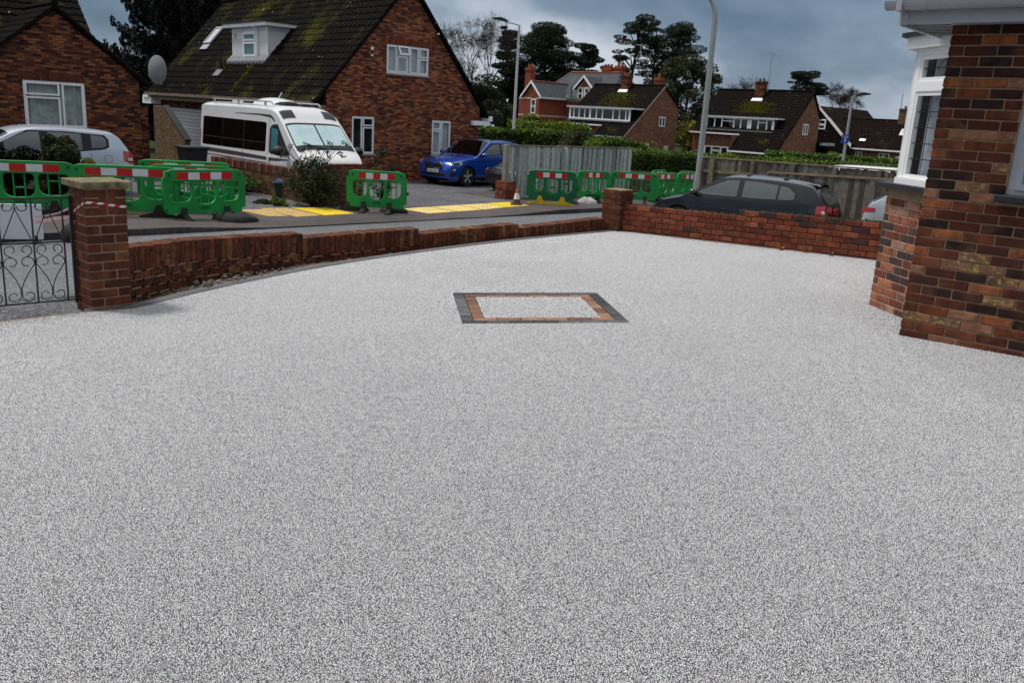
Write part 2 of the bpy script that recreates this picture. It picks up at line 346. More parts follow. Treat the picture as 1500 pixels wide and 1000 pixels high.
plain('stripe_dark', (0.06, 0.055, 0.055), 0.35, 0.5, 0.1, 2)
plain('lens_red', (0.42, 0.008, 0.010), 0.15, 0.6, 0.1, 9, coat=0.7)
plain('lens_clear', (0.60, 0.62, 0.62), 0.10, 0.7, 0.3, 14, coat=0.7)
plain('seat_grey', (0.05, 0.05, 0.055), 0.9, 0.2, 0.2, 5)
plain('screen_silver', (0.66, 0.86, 0.92), 0.45, 0.5, 0.12, 3)
plain('plate_white', (0.66, 0.67, 0.66), 0.5, 0.4, 0.05, 5)
def glass(name, tint, trans, rough=0.03, refl=0.9, painted_sheen=0.0, ior=1.65):
    t = NT(name); t.n.remove(t.p)
    out = t.n['Material Output']
    gl = t.add('ShaderNodeBsdfGlossy'); gl.inputs['Roughness'].default_value = rough; gl.inputs['Color'].default_value = (refl,) * 3 + (1,)
    tr = t.add('ShaderNodeBsdfTransparent'); tr.inputs['Color'].default_value = (*trans, 1)
    df = t.add('ShaderNodeBsdfDiffuse'); df.inputs['Color'].default_value = (*tint, 1)
    a = t.add('ShaderNodeMixShader'); a.inputs[0].default_value = 0.08 + painted_sheen; t.lk(tr.outputs[0], a.inputs[1]); t.lk(df.outputs[0], a.inputs[2])
    lw_ = t.add('ShaderNodeLayerWeight'); lw_.inputs['Blend'].default_value = 0.5; f0 = ((ior - 1) / (ior + 1)) ** 2
    fr = t.math('ADD', t.math('MULTIPLY', t.math('POWER', lw_.outputs['Facing'], 5.0), 1 - f0), f0)      # Schlick
    b = t.add('ShaderNodeMixShader'); t.lk(fr, b.inputs[0]); t.lk(a.outputs[0], b.inputs[1]); t.lk(gl.outputs[0], b.inputs[2])
    t.lk(b.outputs[0], out.inputs['Surface'])
glass('glass', (0.10, 0.12, 0.13), (0.94, 0.96, 0.96), ior=1.28)
glass('glass_car', (0.46, 0.54, 0.54), (0.72, 0.80, 0.80), painted_sheen=0.02, ior=2.1)  # pale diffuse share painted in for sky reflected on the car windows
glass('glass_dark', (0.010, 0.010, 0.012), (0.05, 0.05, 0.055))
glass('glass_far', (0.03, 0.04, 0.05), (0.15, 0.17, 0.19), 0.05)

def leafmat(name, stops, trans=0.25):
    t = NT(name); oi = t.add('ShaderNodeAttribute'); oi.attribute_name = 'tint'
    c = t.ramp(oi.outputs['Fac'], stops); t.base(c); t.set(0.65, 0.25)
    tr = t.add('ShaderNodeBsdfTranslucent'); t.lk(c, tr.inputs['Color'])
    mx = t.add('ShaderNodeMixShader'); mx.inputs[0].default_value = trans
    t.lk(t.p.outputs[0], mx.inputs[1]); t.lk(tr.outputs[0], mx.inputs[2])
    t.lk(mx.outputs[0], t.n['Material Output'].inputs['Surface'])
leafmat('leaf_pine', [(0, (0.008, 0.014, 0.006)), (0.6, (0.018, 0.030, 0.012)), (1, (0.035, 0.050, 0.018))])
leafmat('leaf_cypress', [(0, (0.002, 0.0035, 0.002)), (0.7, (0.006, 0.010, 0.005)), (1, (0.014, 0.020, 0.009))], 0.1)
leafmat('leaf_olive', [(0, (0.020, 0.026, 0.008)), (0.6, (0.042, 0.050, 0.014)), (1, (0.085, 0.085, 0.025))])
leafmat('leaf_hedge', [(0, (0.010, 0.024, 0.004)), (0.45, (0.035, 0.080, 0.010)), (0.75, (0.11, 0.20, 0.022)), (1, (0.24, 0.34, 0.05))])
leafmat('leaf_box', [(0, (0.022, 0.026, 0.012)), (0.6, (0.05, 0.055, 0.024)), (1, (0.10, 0.10, 0.04))])
leafmat('leaf_yellow', [(0, (0.05, 0.06, 0.010)), (0.5, (0.17, 0.16, 0.02)), (1, (0.42, 0.36, 0.05))])
leafmat('leaf_lime', [(0, (0.04, 0.07, 0.010)), (0.5, (0.10, 0.16, 0.018)), (1, (0.20, 0.26, 0.03))])
leafmat('leaf_shrub', [(0, (0.018, 0.028, 0.012)), (0.6, (0.05, 0.065, 0.030)), (0.9, (0.10, 0.12, 0.06)), (1, (0.16, 0.08, 0.03))])
leafmat('twig', [(0, (0.045, 0.036, 0.028)), (1, (0.11, 0.09, 0.065))], 0.0)

# ------------------------------------------------------------------ geometry helpers
def xf(o=(0, 0, 0), u=(1, 0, 0), v=(0, 1, 0), w=(0, 0, 1)):
    """matrix whose columns are the axes u, v, w and origin o"""
    M = Matrix.Identity(4)
    for i in range(3):
        M[i][0] = u[i]; M[i][1] = v[i]; M[i][2] = w[i]; M[i][3] = o[i]
    return M
class MB:
    def __init__(s, M=None):
        s.v = []; s.f = []; s.mi = []; s.M = M
    def add(s, vs, fs, mi=0):
        b = len(s.v)
        for p in vs:
            p = Vector(p)
            s.v.append(tuple(s.M @ p) if s.M is not None else tuple(p))
        for f in fs:
            s.f.append(tuple(b + i for i in f)); s.mi.append(mi)
        return s
    def box(s, x0, x1, y0, y1, z0, z1, mi=0):
        return s.add([(x0, y0, z0), (x1, y0, z0), (x1, y1, z0), (x0, y1, z0), (x0, y0, z1), (x1, y0, z1), (x1, y1, z1), (x0, y1, z1)],
                     [(0, 3, 2, 1), (4, 5, 6, 7), (0, 1, 5, 4), (1, 2, 6, 5), (2, 3, 7, 6), (3, 0, 4, 7)], mi)
    def bev(s, x0, x1, y0, y1, z0, z1, c=0.004, mi=0):
        """box with chamfered edges (44 triangles)"""
        X = (x0, x1); Y = (y0, y1); Z = (z0, z1)
        vs = []; idx = {}
        for i in (0, 1):
            for j in (0, 1):
                for k in (0, 1):
                    sx, sy, sz = 1 - 2 * i, 1 - 2 * j, 1 - 2 * k
                    for a in range(3):
                        p = [X[i] + sx * c, Y[j] + sy * c, Z[k] + sz * c]
                        p[a] = (X[i], Y[j], Z[k])[a]
                        idx[(i, j, k, a)] = len(vs); vs.append(tuple(p))
        fs = []
        I = idx
        for i in (0, 1): fs.append([I[(i, 0, 0, 0)], I[(i, 1, 0, 0)], I[(i, 1, 1, 0)], I[(i, 0, 1, 0)]])
        for j in (0, 1): fs.append([I[(0, j, 0, 1)], I[(1, j, 0, 1)], I[(1, j, 1, 1)], I[(0, j, 1, 1)]])
        for k in (0, 1): fs.append([I[(0, 0, k, 2)], I[(1, 0, k, 2)], I[(1, 1, k, 2)], I[(0, 1, k, 2)]])
        for i in (0, 1):
            for j in (0, 1): fs.append([I[(i, j, 0, 0)], I[(i, j, 1, 0)], I[(i, j, 1, 1)], I[(i, j, 0, 1)]])
            for k in (0, 1): fs.append([I[(i, 0, k, 0)], I[(i, 1, k, 0)], I[(i, 1, k, 2)], I[(i, 0, k, 2)]])
        for j in (0, 1):
            for k in (0, 1): fs.append([I[(0, j, k, 1)], I[(1, j, k, 1)], I[(1, j, k, 2)], I[(0, j, k, 2)]])
        for i in (0, 1):
            for j in (0, 1):
                for k in (0, 1): fs.append([I[(i, j, k, 0)], I[(i, j, k, 1)], I[(i, j, k, 2)]])
        return s.add(vs, fs, mi)
    def prism(s, pts, y0, y1, mi=0):
        """polygon in (x,z) extruded along y"""
        n = len(pts)
        vs = [(p[0], y0, p[1]) for p in pts] + [(p[0], y1, p[1]) for p in pts]
        fs = [tuple(range(n)), tuple(range(2 * n - 1, n - 1, -1))]
        fs += [(i, n + i, n + (i + 1) % n, (i + 1) % n) for i in range(n)]
        return s.add(vs, fs, mi)
    def slab(s, pts, z0, z1, mi=0):
        """polygon in (x,y) extruded along z; z0/z1 numbers or functions"""
        n = len(pts)
        f0 = z0 if callable(z0) else (lambda x, y: z0)
        f1 = z1 if callable(z1) else (lambda x, y: z1)
        vs = [(p[0], p[1], f0(*p[:2])) for p in pts] + [(p[0], p[1], f1(*p[:2])) for p in pts]
        fs = [tuple(range(n - 1, -1, -1)), tuple(range(n, 2 * n))]
        fs += [(i, (i + 1) % n, n + (i + 1) % n, n + i) for i in range(n)]
        return s.add(vs, fs, mi)
    def tube(s, path, r, n=6, mi=0, cap=True):
        path = [Vector(p) for p in path]
        rs = r if isinstance(r, (list, tuple)) else [r] * len(path)
        vs = []; fs = []
        up = Vector((0, 0, 1)); prev = None
        for i, p in enumerate(path):
            t = (path[min(i + 1, len(path) - 1)] - path[max(i - 1, 0)])
            if t.length < 1e-9: t = Vector((0, 0, 1))
            t.normalize()
            if prev is None:
                a = t.cross(up)
                if a.length < 1e-3: a = t.cross(Vector((1, 0, 0)))
            else:
                a = prev - t * prev.dot(t)
                if a.length < 1e-4: a = t.cross(up)
            a.normalize(); b = t.cross(a); prev = a
            for k in range(n):
                g = 2 * math.pi * k / n
                vs.append(p + (a * math.cos(g) + b * math.sin(g)) * rs[i])
        for i in range(len(path) - 1):
            for k in range(n):
                k2 = (k + 1) % n
                fs.append((i * n + k, i * n + k2, (i + 1) * n + k2, (i + 1) * n + k))
        if cap:
            fs.append(tuple(range(n - 1, -1, -1))); fs.append(tuple(range((len(path) - 1) * n, len(path) * n)))
        return s.add(vs, fs, mi)
    def lathe(s, prof, n=24, axis='z', o=(0, 0, 0), mi=0):
        """profile [(r, h)] spun about an axis"""
        vs = []; fs = []
        for r, h in prof:
            for k in range(n):
                g = 2 * math.pi * k / n
                a, b = r * math.cos(g), r * math.sin(g)
                p = (a, b, h) if axis == 'z' else ((a, h, b) if axis == 'y' else (h, a, b))
                vs.append((p[0] + o[0], p[1] + o[1], p[2] + o[2]))
        for i in range(len(prof) - 1):
            for k in range(n):
                k2 = (k + 1) % n
                fs.append((i * n + k, i * n + k2, (i + 1) * n + k2, (i + 1) * n + k))
        return s.add(vs, fs, mi)
    def grid(s, P, mi=0, flip=False):
        """P[i][j] points"""
        ni = len(P); nj = len(P[0])
        vs = [p for row in P for p in row]
        fs = []
        for i in range(ni - 1):
            for j in range(nj - 1):
                q = (i * nj + j, i * nj + j + 1, (i + 1) * nj + j + 1, (i + 1) * nj + j)
                fs.append(q[::-1] if flip else q)
        return s.add(vs, fs, mi)
    def mesh(s, name, mats, smooth=False, fixn=True):
        me = bpy.data.meshes.new(name)
        me.from_pydata(s.v, [], s.f)
        for mt in (mats if isinstance(mats, (list, tuple)) else [mats]):
            me.materials.append(MATS[mt])
        if any(s.mi): me.polygons.foreach_set('material_index', s.mi)
        if fixn:
            bm = bmesh.new(); bm.from_mesh(me); bmesh.ops.recalc_face_normals(bm, faces=bm.faces); bm.to_mesh(me); bm.free()
        if smooth: me.polygons.foreach_set('use_smooth', [True] * len(me.polygons))
        me.update(); return me
    def build(s, name, mats, parent=None, smooth=False, fixn=True):
        return link(name, s.mesh(name, mats, smooth, fixn), parent)

def link(name, me, parent=None, loc=None, rot=None):
    o = bpy.data.objects.new(name, me); COL.objects.link(o)
    if parent is not None: o.parent = parent
    if loc is not None: o.location = loc
    if rot is not None: o.rotation_euler = rot
    return o
def tag(o, label, cat, group=None):
    o['label'] = label; o['category'] = cat
    if group: o['group'] = group
    return o
def kind(o, k):
    o['kind'] = k; return o
def thing(name, label, cat, loc=(0, 0, 0), rz=0.0, group=None):
    o = bpy.data.objects.new(name, None); COL.objects.link(o)
    o.empty_display_size = 0.2; o.location = loc; o.rotation_euler = (0, 0, rz)
    return tag(o, label, cat, group)
def smooth_angle(o, deg=35):
    me = o.data
    me.polygons.foreach_set('use_smooth', [True] * len(me.polygons))
    try: me.set_sharp_from_angle(angle=R2(deg))
    except Exception: pass
    return o
def lerp(a, b, t): return a + (b - a) * t
def interp(pts, x):
    if x <= pts[0][0]: return pts[0][1]
    for (x0, y0), (x1, y1) in zip(pts, pts[1:]):
        if x <= x1: return y0 + (y1 - y0) * (x - x0) / max(1e-9, x1 - x0)
    return pts[-1][1]
def interps(pts, x):
    """smooth (monotone cosine-free Catmull) interpolation"""
    if x <= pts[0][0]: return pts[0][1]
    if x >= pts[-1][0]: return pts[-1][1]
    for i in range(len(pts) - 1):
        if x <= pts[i + 1][0]:
            x0, y0 = pts[i]; x1, y1 = pts[i + 1]; h = x1 - x0
            def sl(k):
                if k <= 0 or k >= len(pts) - 1:
                    a, b = (0, 1) if k <= 0 else (len(pts) - 2, len(pts) - 1)
                    return (pts[b][1] - pts[a][1]) / max(1e-6, pts[b][0] - pts[a][0])
                d0 = (pts[k][1] - pts[k - 1][1]) / max(1e-6, pts[k][0] - pts[k - 1][0])
                d1 = (pts[k + 1][1] - pts[k][1]) / max(1e-6, pts[k + 1][0] - pts[k][0])
                if d0 * d1 <= 0: return 0.0
                return 2 * d0 * d1 / (d0 + d1)
            m0, m1 = sl(i), sl(i + 1); t_ = (x - x0) / h
            return ((2 * t_ ** 3 - 3 * t_ ** 2 + 1) * y0 + (t_ ** 3 - 2 * t_ ** 2 + t_) * h * m0 + (-2 * t_ ** 3 + 3 * t_ ** 2) * y1 + (t_ ** 3 - t_ ** 2) * h * m1)

def leaf_mesh(name, quads, tint, mat):
    """quads: (n,4,3) array; tint: (n,) 0..1"""
    n = len(quads); me = bpy.data.meshes.new(name)
    me.vertices.add(n * 4); me.vertices.foreach_set('co', np.asarray(quads, np.float32).reshape(-1))
    me.loops.add(n * 4); me.loops.foreach_set('vertex_index', np.arange(n * 4, dtype=np.int32))
    me.polygons.add(n); me.polygons.foreach_set('loop_start', np.arange(0, n * 4, 4, dtype=np.int32))
    me.polygons.foreach_set('loop_total', np.full(n, 4, np.int32))
    at = me.attributes.new('tint', 'FLOAT', 'POINT')
    at.data.foreach_set('value', np.repeat(np.clip(tint, 0, 1), 4).astype(np.float32))
    me.materials.append(MATS[mat]); me.update(calc_edges=True); return me
def leaf_quads(c, size, aspect=0.55, up=None, spread=1.0):
    """random small leaf quads at centres c (n,3)"""
    n = len(c)
    a = nrg.normal(size=(n, 3))
    if up is not None: a = a * spread + np.asarray(up)
    a /= np.linalg.norm(a, axis=1)[:, None] + 1e-9
    b = np.cross(a, nrg.normal(size=(n, 3))); b /= np.linalg.norm(b, axis=1)[:, None] + 1e-9
    s = size * nrg.uniform(0.6, 1.35, n)[:, None]
    a = a * s; b = b * s * aspect
    return np.stack([c - a * 0.5 - b * 0.25, c - a * 0.1 + b * 0.5, c + a * 0.5 + b * 0.15, c + a * 0.05 - b * 0.5], 1)

# ------------------------------------------------------------------ ground levels
K0 = (-4.28, 17.45); KU = (0.65, 0.76); KN = (-0.76, 0.65)      # far kerb line: point, along, away from us
def su(x, y):
    dx, dy = x - K0[0], y - K0[1]
    return dx * KN[0] + dy * KN[1], dx * KU[0] + dy * KU[1]
def pu(u, s): return (K0[0] + u * KU[0] + s * KN[0], K0[1] + u * KU[1] + s * KN[1])
def base_z(x, y):
    xx = max(-18, min(18, x))
    b = -.15 - .032 * y if y < 45 else -.15 - .032 * 45 - .012 * (min(y, 110) - 45)
    return b + .015 * xx
def tz(x, y):
    s, _ = su(x, y)
    return base_z(x, y) + (0 if s < 0 else .02 + .04 * min(s, 8))
def gz2(x, y):
    s, u = su(x, y)
    return max(tz(x, y), pav_z(x, y, u, s)) if 0 <= s < 2.3 else tz(x, y)
def dz(x, y): return 0.03 * x        # driveway plane

# ------------------------------------------------------------------ ground, road, pavements
def strip(name, us, ss, zf, mat):
    mb = MB()
    P = []
    for s in ss:
        row = []
        for u in us:
            x, y = pu(u, s); row.append((x, y, zf(x, y, u, s)))
        P.append(row)
    mb.grid(P)
    return kind(mb.build(name, mat), 'structure')
us_w = [-600, -300, -150, -90] + list(range(-60, 140, 4)) + [150, 180, 240, 320, 450, 700]
ss_w = [-300, -150, -80, -50, -35, -25, -18, -14, -10, -7, -5.4, -3, 0, 2.3, 5, 8, 11, 14, 18, 22, 27, 33, 40, 50, 60, 75, 90, 110, 140, 200, 300, 500, 800]
def gz(x, y, u, s):
    z = tz(x, y) - 0.07
    d = max(abs(x) - 9, 0) + max(-7 - y, 0) + max(y - 14, 0)
    if s < -7.0 and d < 0.5: z -= 0.35
    return z
strip('ground', us_w, ss_w, gz, 'grass')
us_n = [-120, -90] + list(range(-60, 121, 3)) + [150, 200]
strip('road', us_n, [-5.35, -3.5, -1.8, -0.06], lambda x, y, u, s: base_z(x, y), 'road')
DROP = [(-2.6, 0.105), (-1.3, 0.018), (6.1, 0.018), (8.0, 0.105)]
us_f = sorted(set(us_n + [-2.6, -1.3, 6.1, 8.0, 2.0]))
def pav_z(x, y, u, s):
    k = interp(DROP, u); f = min(1, max(0, s / 2.3))
    return base_z(x, y) + k * (1 - f) + (.02 + .04 * 2.3) * f
strip('pavement', us_f, [0.0, 1.1, 2.3], pav_z, 'pavement')
strip('forecourt', [-1.2, 0, 3, 6, 8.6, 12, 17], [2.3, 4, 6, 8, 11, 16, 22], lambda x, y, u, s: tz(x, y), 'forecourt')
strip('front_garden', [-60, -40, -20, -9, -1.2], [2.3, 4, 6, 8, 11, 16, 22], lambda x, y, u, s: tz(x, y) + 0.004, 'soil')
strip('verge', [9.4, 14, 20, 30, 60], [2.3, 3.2, 5.2], lambda x, y, u, s: tz(x, y) + 0.008, 'pavement')
strip('near_pavement', us_n, [-7.6, -6.4, -5.5], lambda x, y, u, s: base_z(x, y) + 0.07, 'pavement')
# kerbs
mb = MB(); kst = []
for i in range(-24, 34): kst.append((i * .915, i * .915 + .905))
def kerb_box(mb, u0, u1):
    k0, k1 = interp(DROP, u0), interp(DROP, u1); vs = []
    for lo in (1, 0):
        for (u, s, k) in ((u0, -0.06, k0), (u1, -0.06, k1), (u1, 0.065, k1), (u0, 0.065, k0)):
            p = pu(u, s); vs.append((p[0], p[1], base_z(*p) + (-.06 if lo else k + .006)))
    mb.add(vs, [(4, 5, 6, 7), (0, 1, 5, 4), (2, 3, 7, 6), (1, 2, 6, 5), (3, 0, 4, 7)])
for (u0, u1) in zip(us_f, us_f[1:]):
    if -22 < (u0 + u1) / 2 < 31: continue
    k0, k1 = interp(DROP, u0), interp(DROP, u1)
    a0, a1 = pu(u0, -0.06), pu(u1, -0.06); b0, b1 = pu(u0, 0.065), pu(u1, 0.065)
    vs = []
    for (p, k) in ((a0, k0), (a1, k1), (b1, k1), (b0, k0)):
        vs.append((p[0], p[1], base_z(*p) - 0.06))
    for (p, k) in ((a0, k0), (a1, k1), (b1, k1), (b0, k0)):
        vs.append((p[0], p[1], base_z(*p) + k + 0.006))
    mb.add(vs, [(4, 5, 6, 7), (0, 1, 5, 4), (2, 3, 7, 6)])
KB = kind(mb.build('kerb', 'kerb'), 'structure')
for (u0, u1) in kst:
    mk = MB(); kerb_box(mk, u0, u1); mk.build('kerb_stone', 'kerbstone', KB)
mb = MB()
for (u0, u1) in zip(us_n, us_n[1:]):
    vs = []
    for h in (-0.06, 0.078):
        for (u, s) in ((u0, -5.36), (u1, -5.36), (u1, -5.48), (u0, -5.48)):
            p = pu(u, s); vs.append((p[0], p[1], base_z(*p) + h))
    mb.add(vs, [(4, 5, 6, 7), (0, 1, 5, 4), (2, 3, 7, 6)])
kind(mb.build('near_kerb', 'kerb'), 'structure')
# drain grating by the kerb
x, y = pu(-4.5, -0.28)
g = thing('drain_grating', 'dark iron drain grating in the road against the kerb behind gate pillar', 'drain', (x, y, base_z(x, y) + 0.006), math.atan2(KU[1], KU[0]))
MB().box(-.24, .24, -.2, .2, -.03, 0.0).build('frame', 'rubber', g)
for i in range(6):
    MB().box(-.2, .2, -.17 + i * .06, -.145 + i * .06, 0.001, 0.008).build('bar', 'steel', g)

# ------------------------------------------------------------------ driveway
EDGE = [(-3.18, 7.02), (-2.75, 8.03), (-2.11, 9.21), (-1.29, 10.31), (0.01, 11.75), (1.50, 13.06)]
EDGE_S = []
for i in range(0, 41):
    t_ = i / 40 * 5; k = min(4, int(t_)); f = t_ - k
    P0 = EDGE[max(0, k - 1)]; P1 = EDGE[k]; P2 = EDGE[k + 1]; P3 = EDGE[min(5, k + 2)]
    c = []
    for a in (0, 1):
        c.append(0.5 * ((2 * P1[a]) + (P2[a] - P0[a]) * f + (2 * P0[a] - 5 * P1[a] + 4 * P2[a] - P3[a]) * f * f + (3 * P1[a] - P0[a] - 3 * P2[a] + P3[a]) * f ** 3))
    EDGE_S.append(tuple(c))
RW0, RW1 = (1.55, 13.03), (4.95, 10.52)      # right boundary wall line (drive side)
# inset panel corners
IN_O = Vector((-0.41, 6.82)); IN_U = Vector((1.37, 0.20)).normalized(); IN_V = Vector((-IN_U.y, IN_U.x))
IN_W, IN_D = 1.40, 1.25
poly = [(-8.2, 2.5), (-3.95, 6.43), (-3.46, 6.87), (-3.21, 7.03)] + EDGE_S[1:] + [RW0, RW1, (7.5, 8.6), (7.5, -6), (-8.2, -6)]
def ins(u, v):
    p = IN_O + IN_U * u + IN_V * v; return (p.x, p.y)
bm = bmesh.new()
def ring(pts):
    vs = [bm.verts.new((p[0], p[1], dz(*p))) for p in pts]
    return [bm.edges.new((vs[i], vs[(i + 1) % len(vs)])) for i in range(len(vs))]
ed = ring(poly)
hole = ring([ins(0, 0), ins(IN_W, 0), ins(IN_W, IN_D), ins(0, IN_D)])
bmesh.ops.triangle_fill(bm, use_beauty=True, use_dissolve=False, edges=ed + hole)
for f in bm.faces:
    if f.normal.z < 0: f.normal_flip()
me = bpy.data.meshes.new('driveway'); bm.to_mesh(me); bm.free(); me.materials.append(MATS['resin'])
drive = kind(link('driveway', me), 'structure')
def dslab(name, pts, h0, h1, mat, parent=None):
    return MB().slab(pts, lambda x, y: dz(x, y) + h0, lambda x, y: dz(x, y) + h1).build(name, mat, parent)
# block border: black outer course, tan inner course
def blk(u0, u1, v0, v1, mat, h):
    g = 0.0045
    pts = [ins(u0 + g, v0 + g), ins(u1 - g, v0 + g), ins(u1 - g, v1 - g), ins(u0 + g, v1 - g)]
    dslab('paving_block', pts, -0.05, h, mat, drive)
dslab('joint_bed', [ins(0, 0), ins(IN_W, 0), ins(IN_W, IN_D), ins(0, IN_D)], -0.06, -0.008, 'mortar_dark', drive)
BW = 0.10
def course(off, w, d, mat):
    L = w; n = 7 if off == 0 else 6
    for k in range(n):
        a, b = off + L * k / n, off + L * (k + 1) / n
        blk(a, b, off, off + BW, mat, rng.uniform(0.000, 0.003)); blk(a, b, off + d - BW, off + d, mat, rng.uniform(0.000, 0.003))
    n2 = n - 1
    for k in range(n2):
        a, b = off + BW + (d - 2 * BW) * k / n2, off + BW + (d - 2 * BW) * (k + 1) / n2
        blk(off, off + BW, a, b, mat, rng.uniform(0.000, 0.003)); blk(off + w - BW, off + w, a, b, mat, rng.uniform(0.000, 0.003))
course(0, IN_W, IN_D, 'block_black')
course(BW, IN_W - 2 * BW, IN_D - 2 * BW, 'block_tan')
dslab('inset_panel', [ins(2 * BW, 2 * BW), ins(IN_W - 2 * BW, 2 * BW), ins(IN_W - 2 * BW, IN_D - 2 * BW), ins(2 * BW, IN_D - 2 * BW)], -0.05, -0.0005, 'resin', drive)
# the gravel: half-metre patches of real stones, cut to the drive's outline at its edges
GT = 0.5; GP = 0.0052
def stones(x0, y0, w, seed, clip=None, GP=GP):
    g = np.random.default_rng(seed); nx = int(w / GP); ny = int(w / (GP * .866))
    X, Y = np.meshgrid((np.arange(nx) + .5) * w / nx, (np.arange(ny) + .5) * w / ny); X = X + (np.arange(ny)[:, None] % 2 - .5) * GP * .5
    c = np.stack([X.ravel(), Y.ravel()], 1) + g.normal(0, GP * .17, (X.size, 2))
    if clip is not None: c = c[clip(c[:, 0] + x0, c[:, 1] + y0)]
    n = len(c)
    if n == 0: return None
    r = GP * .5 * g.uniform(.66, 1.10, n); a0 = g.uniform(0, 6.28, n); el = g.uniform(.72, 1.0, n); hgt = r * g.uniform(.8, 1.3, n)
    k = np.arange(6) / 6 * 2 * np.pi
    lx = np.cos(k)[None] * r[:, None] * g.uniform(.82, 1.15, (n, 6)); ly = np.sin(k)[None] * r[:, None] * el[:, None] * g.uniform(.82, 1.15, (n, 6))
    ca, sa = np.cos(a0)[:, None], np.sin(a0)[:, None]
    V = np.zeros((n, 7, 3)); V[:, :6, 0] = c[:, :1] + lx * ca - ly * sa; V[:, :6, 1] = c[:, 1:] + lx * sa + ly * ca; V[:, :6, 2] = .0004
    V[:, 6, :2] = c + g.normal(0, .2, (n, 2)) * r[:, None]; V[:, 6, 2] = hgt
    base = (np.arange(n) * 7)[:, None, None]; F = base + np.array([[i, (i + 1) % 6, 6] for i in range(6)])[None]
    F = F.reshape(-1); me = bpy.data.meshes.new('gravel')
    me.vertices.add(n * 7); me.vertices.foreach_set('co', V.astype(np.float32).reshape(-1))
    me.loops.add(n * 18); me.loops.foreach_set('vertex_index', F.astype(np.int32))
    me.polygons.add(n * 6); me.polygons.foreach_set('loop_start', np.arange(0, n * 18, 3, dtype=np.int32)); me.polygons.foreach_set('loop_total', np.full(n * 6, 3, np.int32))
    at = me.attributes.new('tint', 'FLOAT', 'POINT'); at.data.foreach_set('value', np.repeat(g.uniform(0, 1, n), 7).astype(np.float32))
    me.materials.append(MATS['aggregate']); me.update(calc_edges=True); return me
PG = np.array(poly); HQ = np.array([(3.14, 6.86), (7.5, 2.98), (9.5, 5.3), (5.3, 9.6), (4.66, 9.53), (3.36, 8.07), (3.47, 7.24)])     # drive outline; house footprint
def inpoly(P, x, y):
    r = np.zeros(np.shape(x), bool); j = len(P) - 1
    for i in range(len(P)):
        xi, yi = P[i]; xj, yj = P[j]
        r ^= ((yi > y) != (yj > y)) & (x < (xj - xi) * (y - yi) / (yj - yi + 1e-12) + xi); j = i
    return r
BO = np.array([ins(0, 0), ins(IN_W, 0), ins(IN_W, IN_D), ins(0, IN_D)]); q_ = 2 * BW
BI = np.array([ins(q_, q_), ins(IN_W - q_, q_), ins(IN_W - q_, IN_D - q_), ins(q_, IN_D - q_)])
def on_drive(x, y): return inpoly(PG, x, y) & ~inpoly(HQ, x, y) & (~inpoly(BO, x, y) | inpoly(BI, x, y))
GV = [stones(0, 0, GT, 100 + k) for k in range(5)]; GQ = [stones(0, 0, GT / 2, 200 + k) for k in range(4)]
tilt = Matrix.Rotation(-math.atan(.03), 4, 'Y')
for iy in range(2, 27):
    for ix in range(-14, 14):
        x0, y0 = ix * GT, iy * GT
        if abs(x0 + .25) > .62 * (y0 + .5) + 1.9: continue
        gx, gy = np.meshgrid(x0 + np.linspace(0, GT, 9), y0 + np.linspace(0, GT, 9)); d_ = on_drive(gx, gy)
        if not d_.any(): continue
        if d_.all():
            rq = rng.randrange(4); off = ((0, 0), (GT, 0), (GT, GT), (0, GT))[rq]
            o = link('gravel', rng.choice(GV), drive)
            o.matrix_local = Matrix.Translation((x0, y0, .03 * x0)) @ tilt @ Matrix.Translation((off[0], off[1], 0)) @ Matrix.Rotation(rq * math.pi / 2, 4, 'Z')
        else:
            for (qx, qy) in ((0, 0), (.25, 0), (0, .25), (.25, .25)):
                X0, Y0 = x0 + qx, y0 + qy; gx, gy = np.meshgrid(X0 + np.linspace(0, .25, 9), Y0 + np.linspace(0, .25, 9)); d_ = on_drive(gx, gy)
                me = rng.choice(GQ) if d_.all() else stones(X0, Y0, .25, int((ix + 50) * 1000 + iy * 10 + qx * 8 + qy * 16), on_drive, GP if math.hypot(X0, Y0) < 7 else .0072)
                if me is None: continue
                o = kind(link('gravel', me, drive), 'stuff'); o.matrix_local = Matrix.Translation((X0, Y0, .03 * X0)) @ tilt
            continue
        kind(o, 'stuff')
# grey edging strip along the left and right walls
def ribbon(name, line, w0, w1, h0, h1, mat, parent=None):
    mb = MB(); A = []; B = []
    for i, p in enumerate(line):
        a = line[max(0, i - 1)]; b = line[min(len(line) - 1, i + 1)]
        t = Vector((b[0] - a[0], b[1] - a[1])).normalized(); n = Vector((-t.y, t.x))
        A.append((p[0] + n.x * w0, p[1] + n.y * w0)); B.append((p[0] + n.x * w1, p[1] + n.y * w1))
    P = [[(x, y, dz(x, y) + h0) for x, y in A], [(x, y, dz(x, y) + h1) for x, y in A], [(x, y, dz(x, y) + h1) for x, y in B], [(x, y, dz(x, y) + h0) for x, y in B]]
    mb.grid(P)
    return mb.build(name, mat, parent)
ribbon('edging_strip', [(-3.5, 6.84), (-3.30, 6.955)] + EDGE_S, -0.005, 0.105, -0.08, 0.008, 'edging', drive)
ribbon('edging_lip', [(-3.30, 6.965)] + EDGE_S, 0.106, 0.132, -0.08, 0.005, 'concrete', drive)
ribbon('edging_strip', [(1.50, 13.06), RW1], -0.01, 0.05, -0.05, 0.008, 'edging', drive)
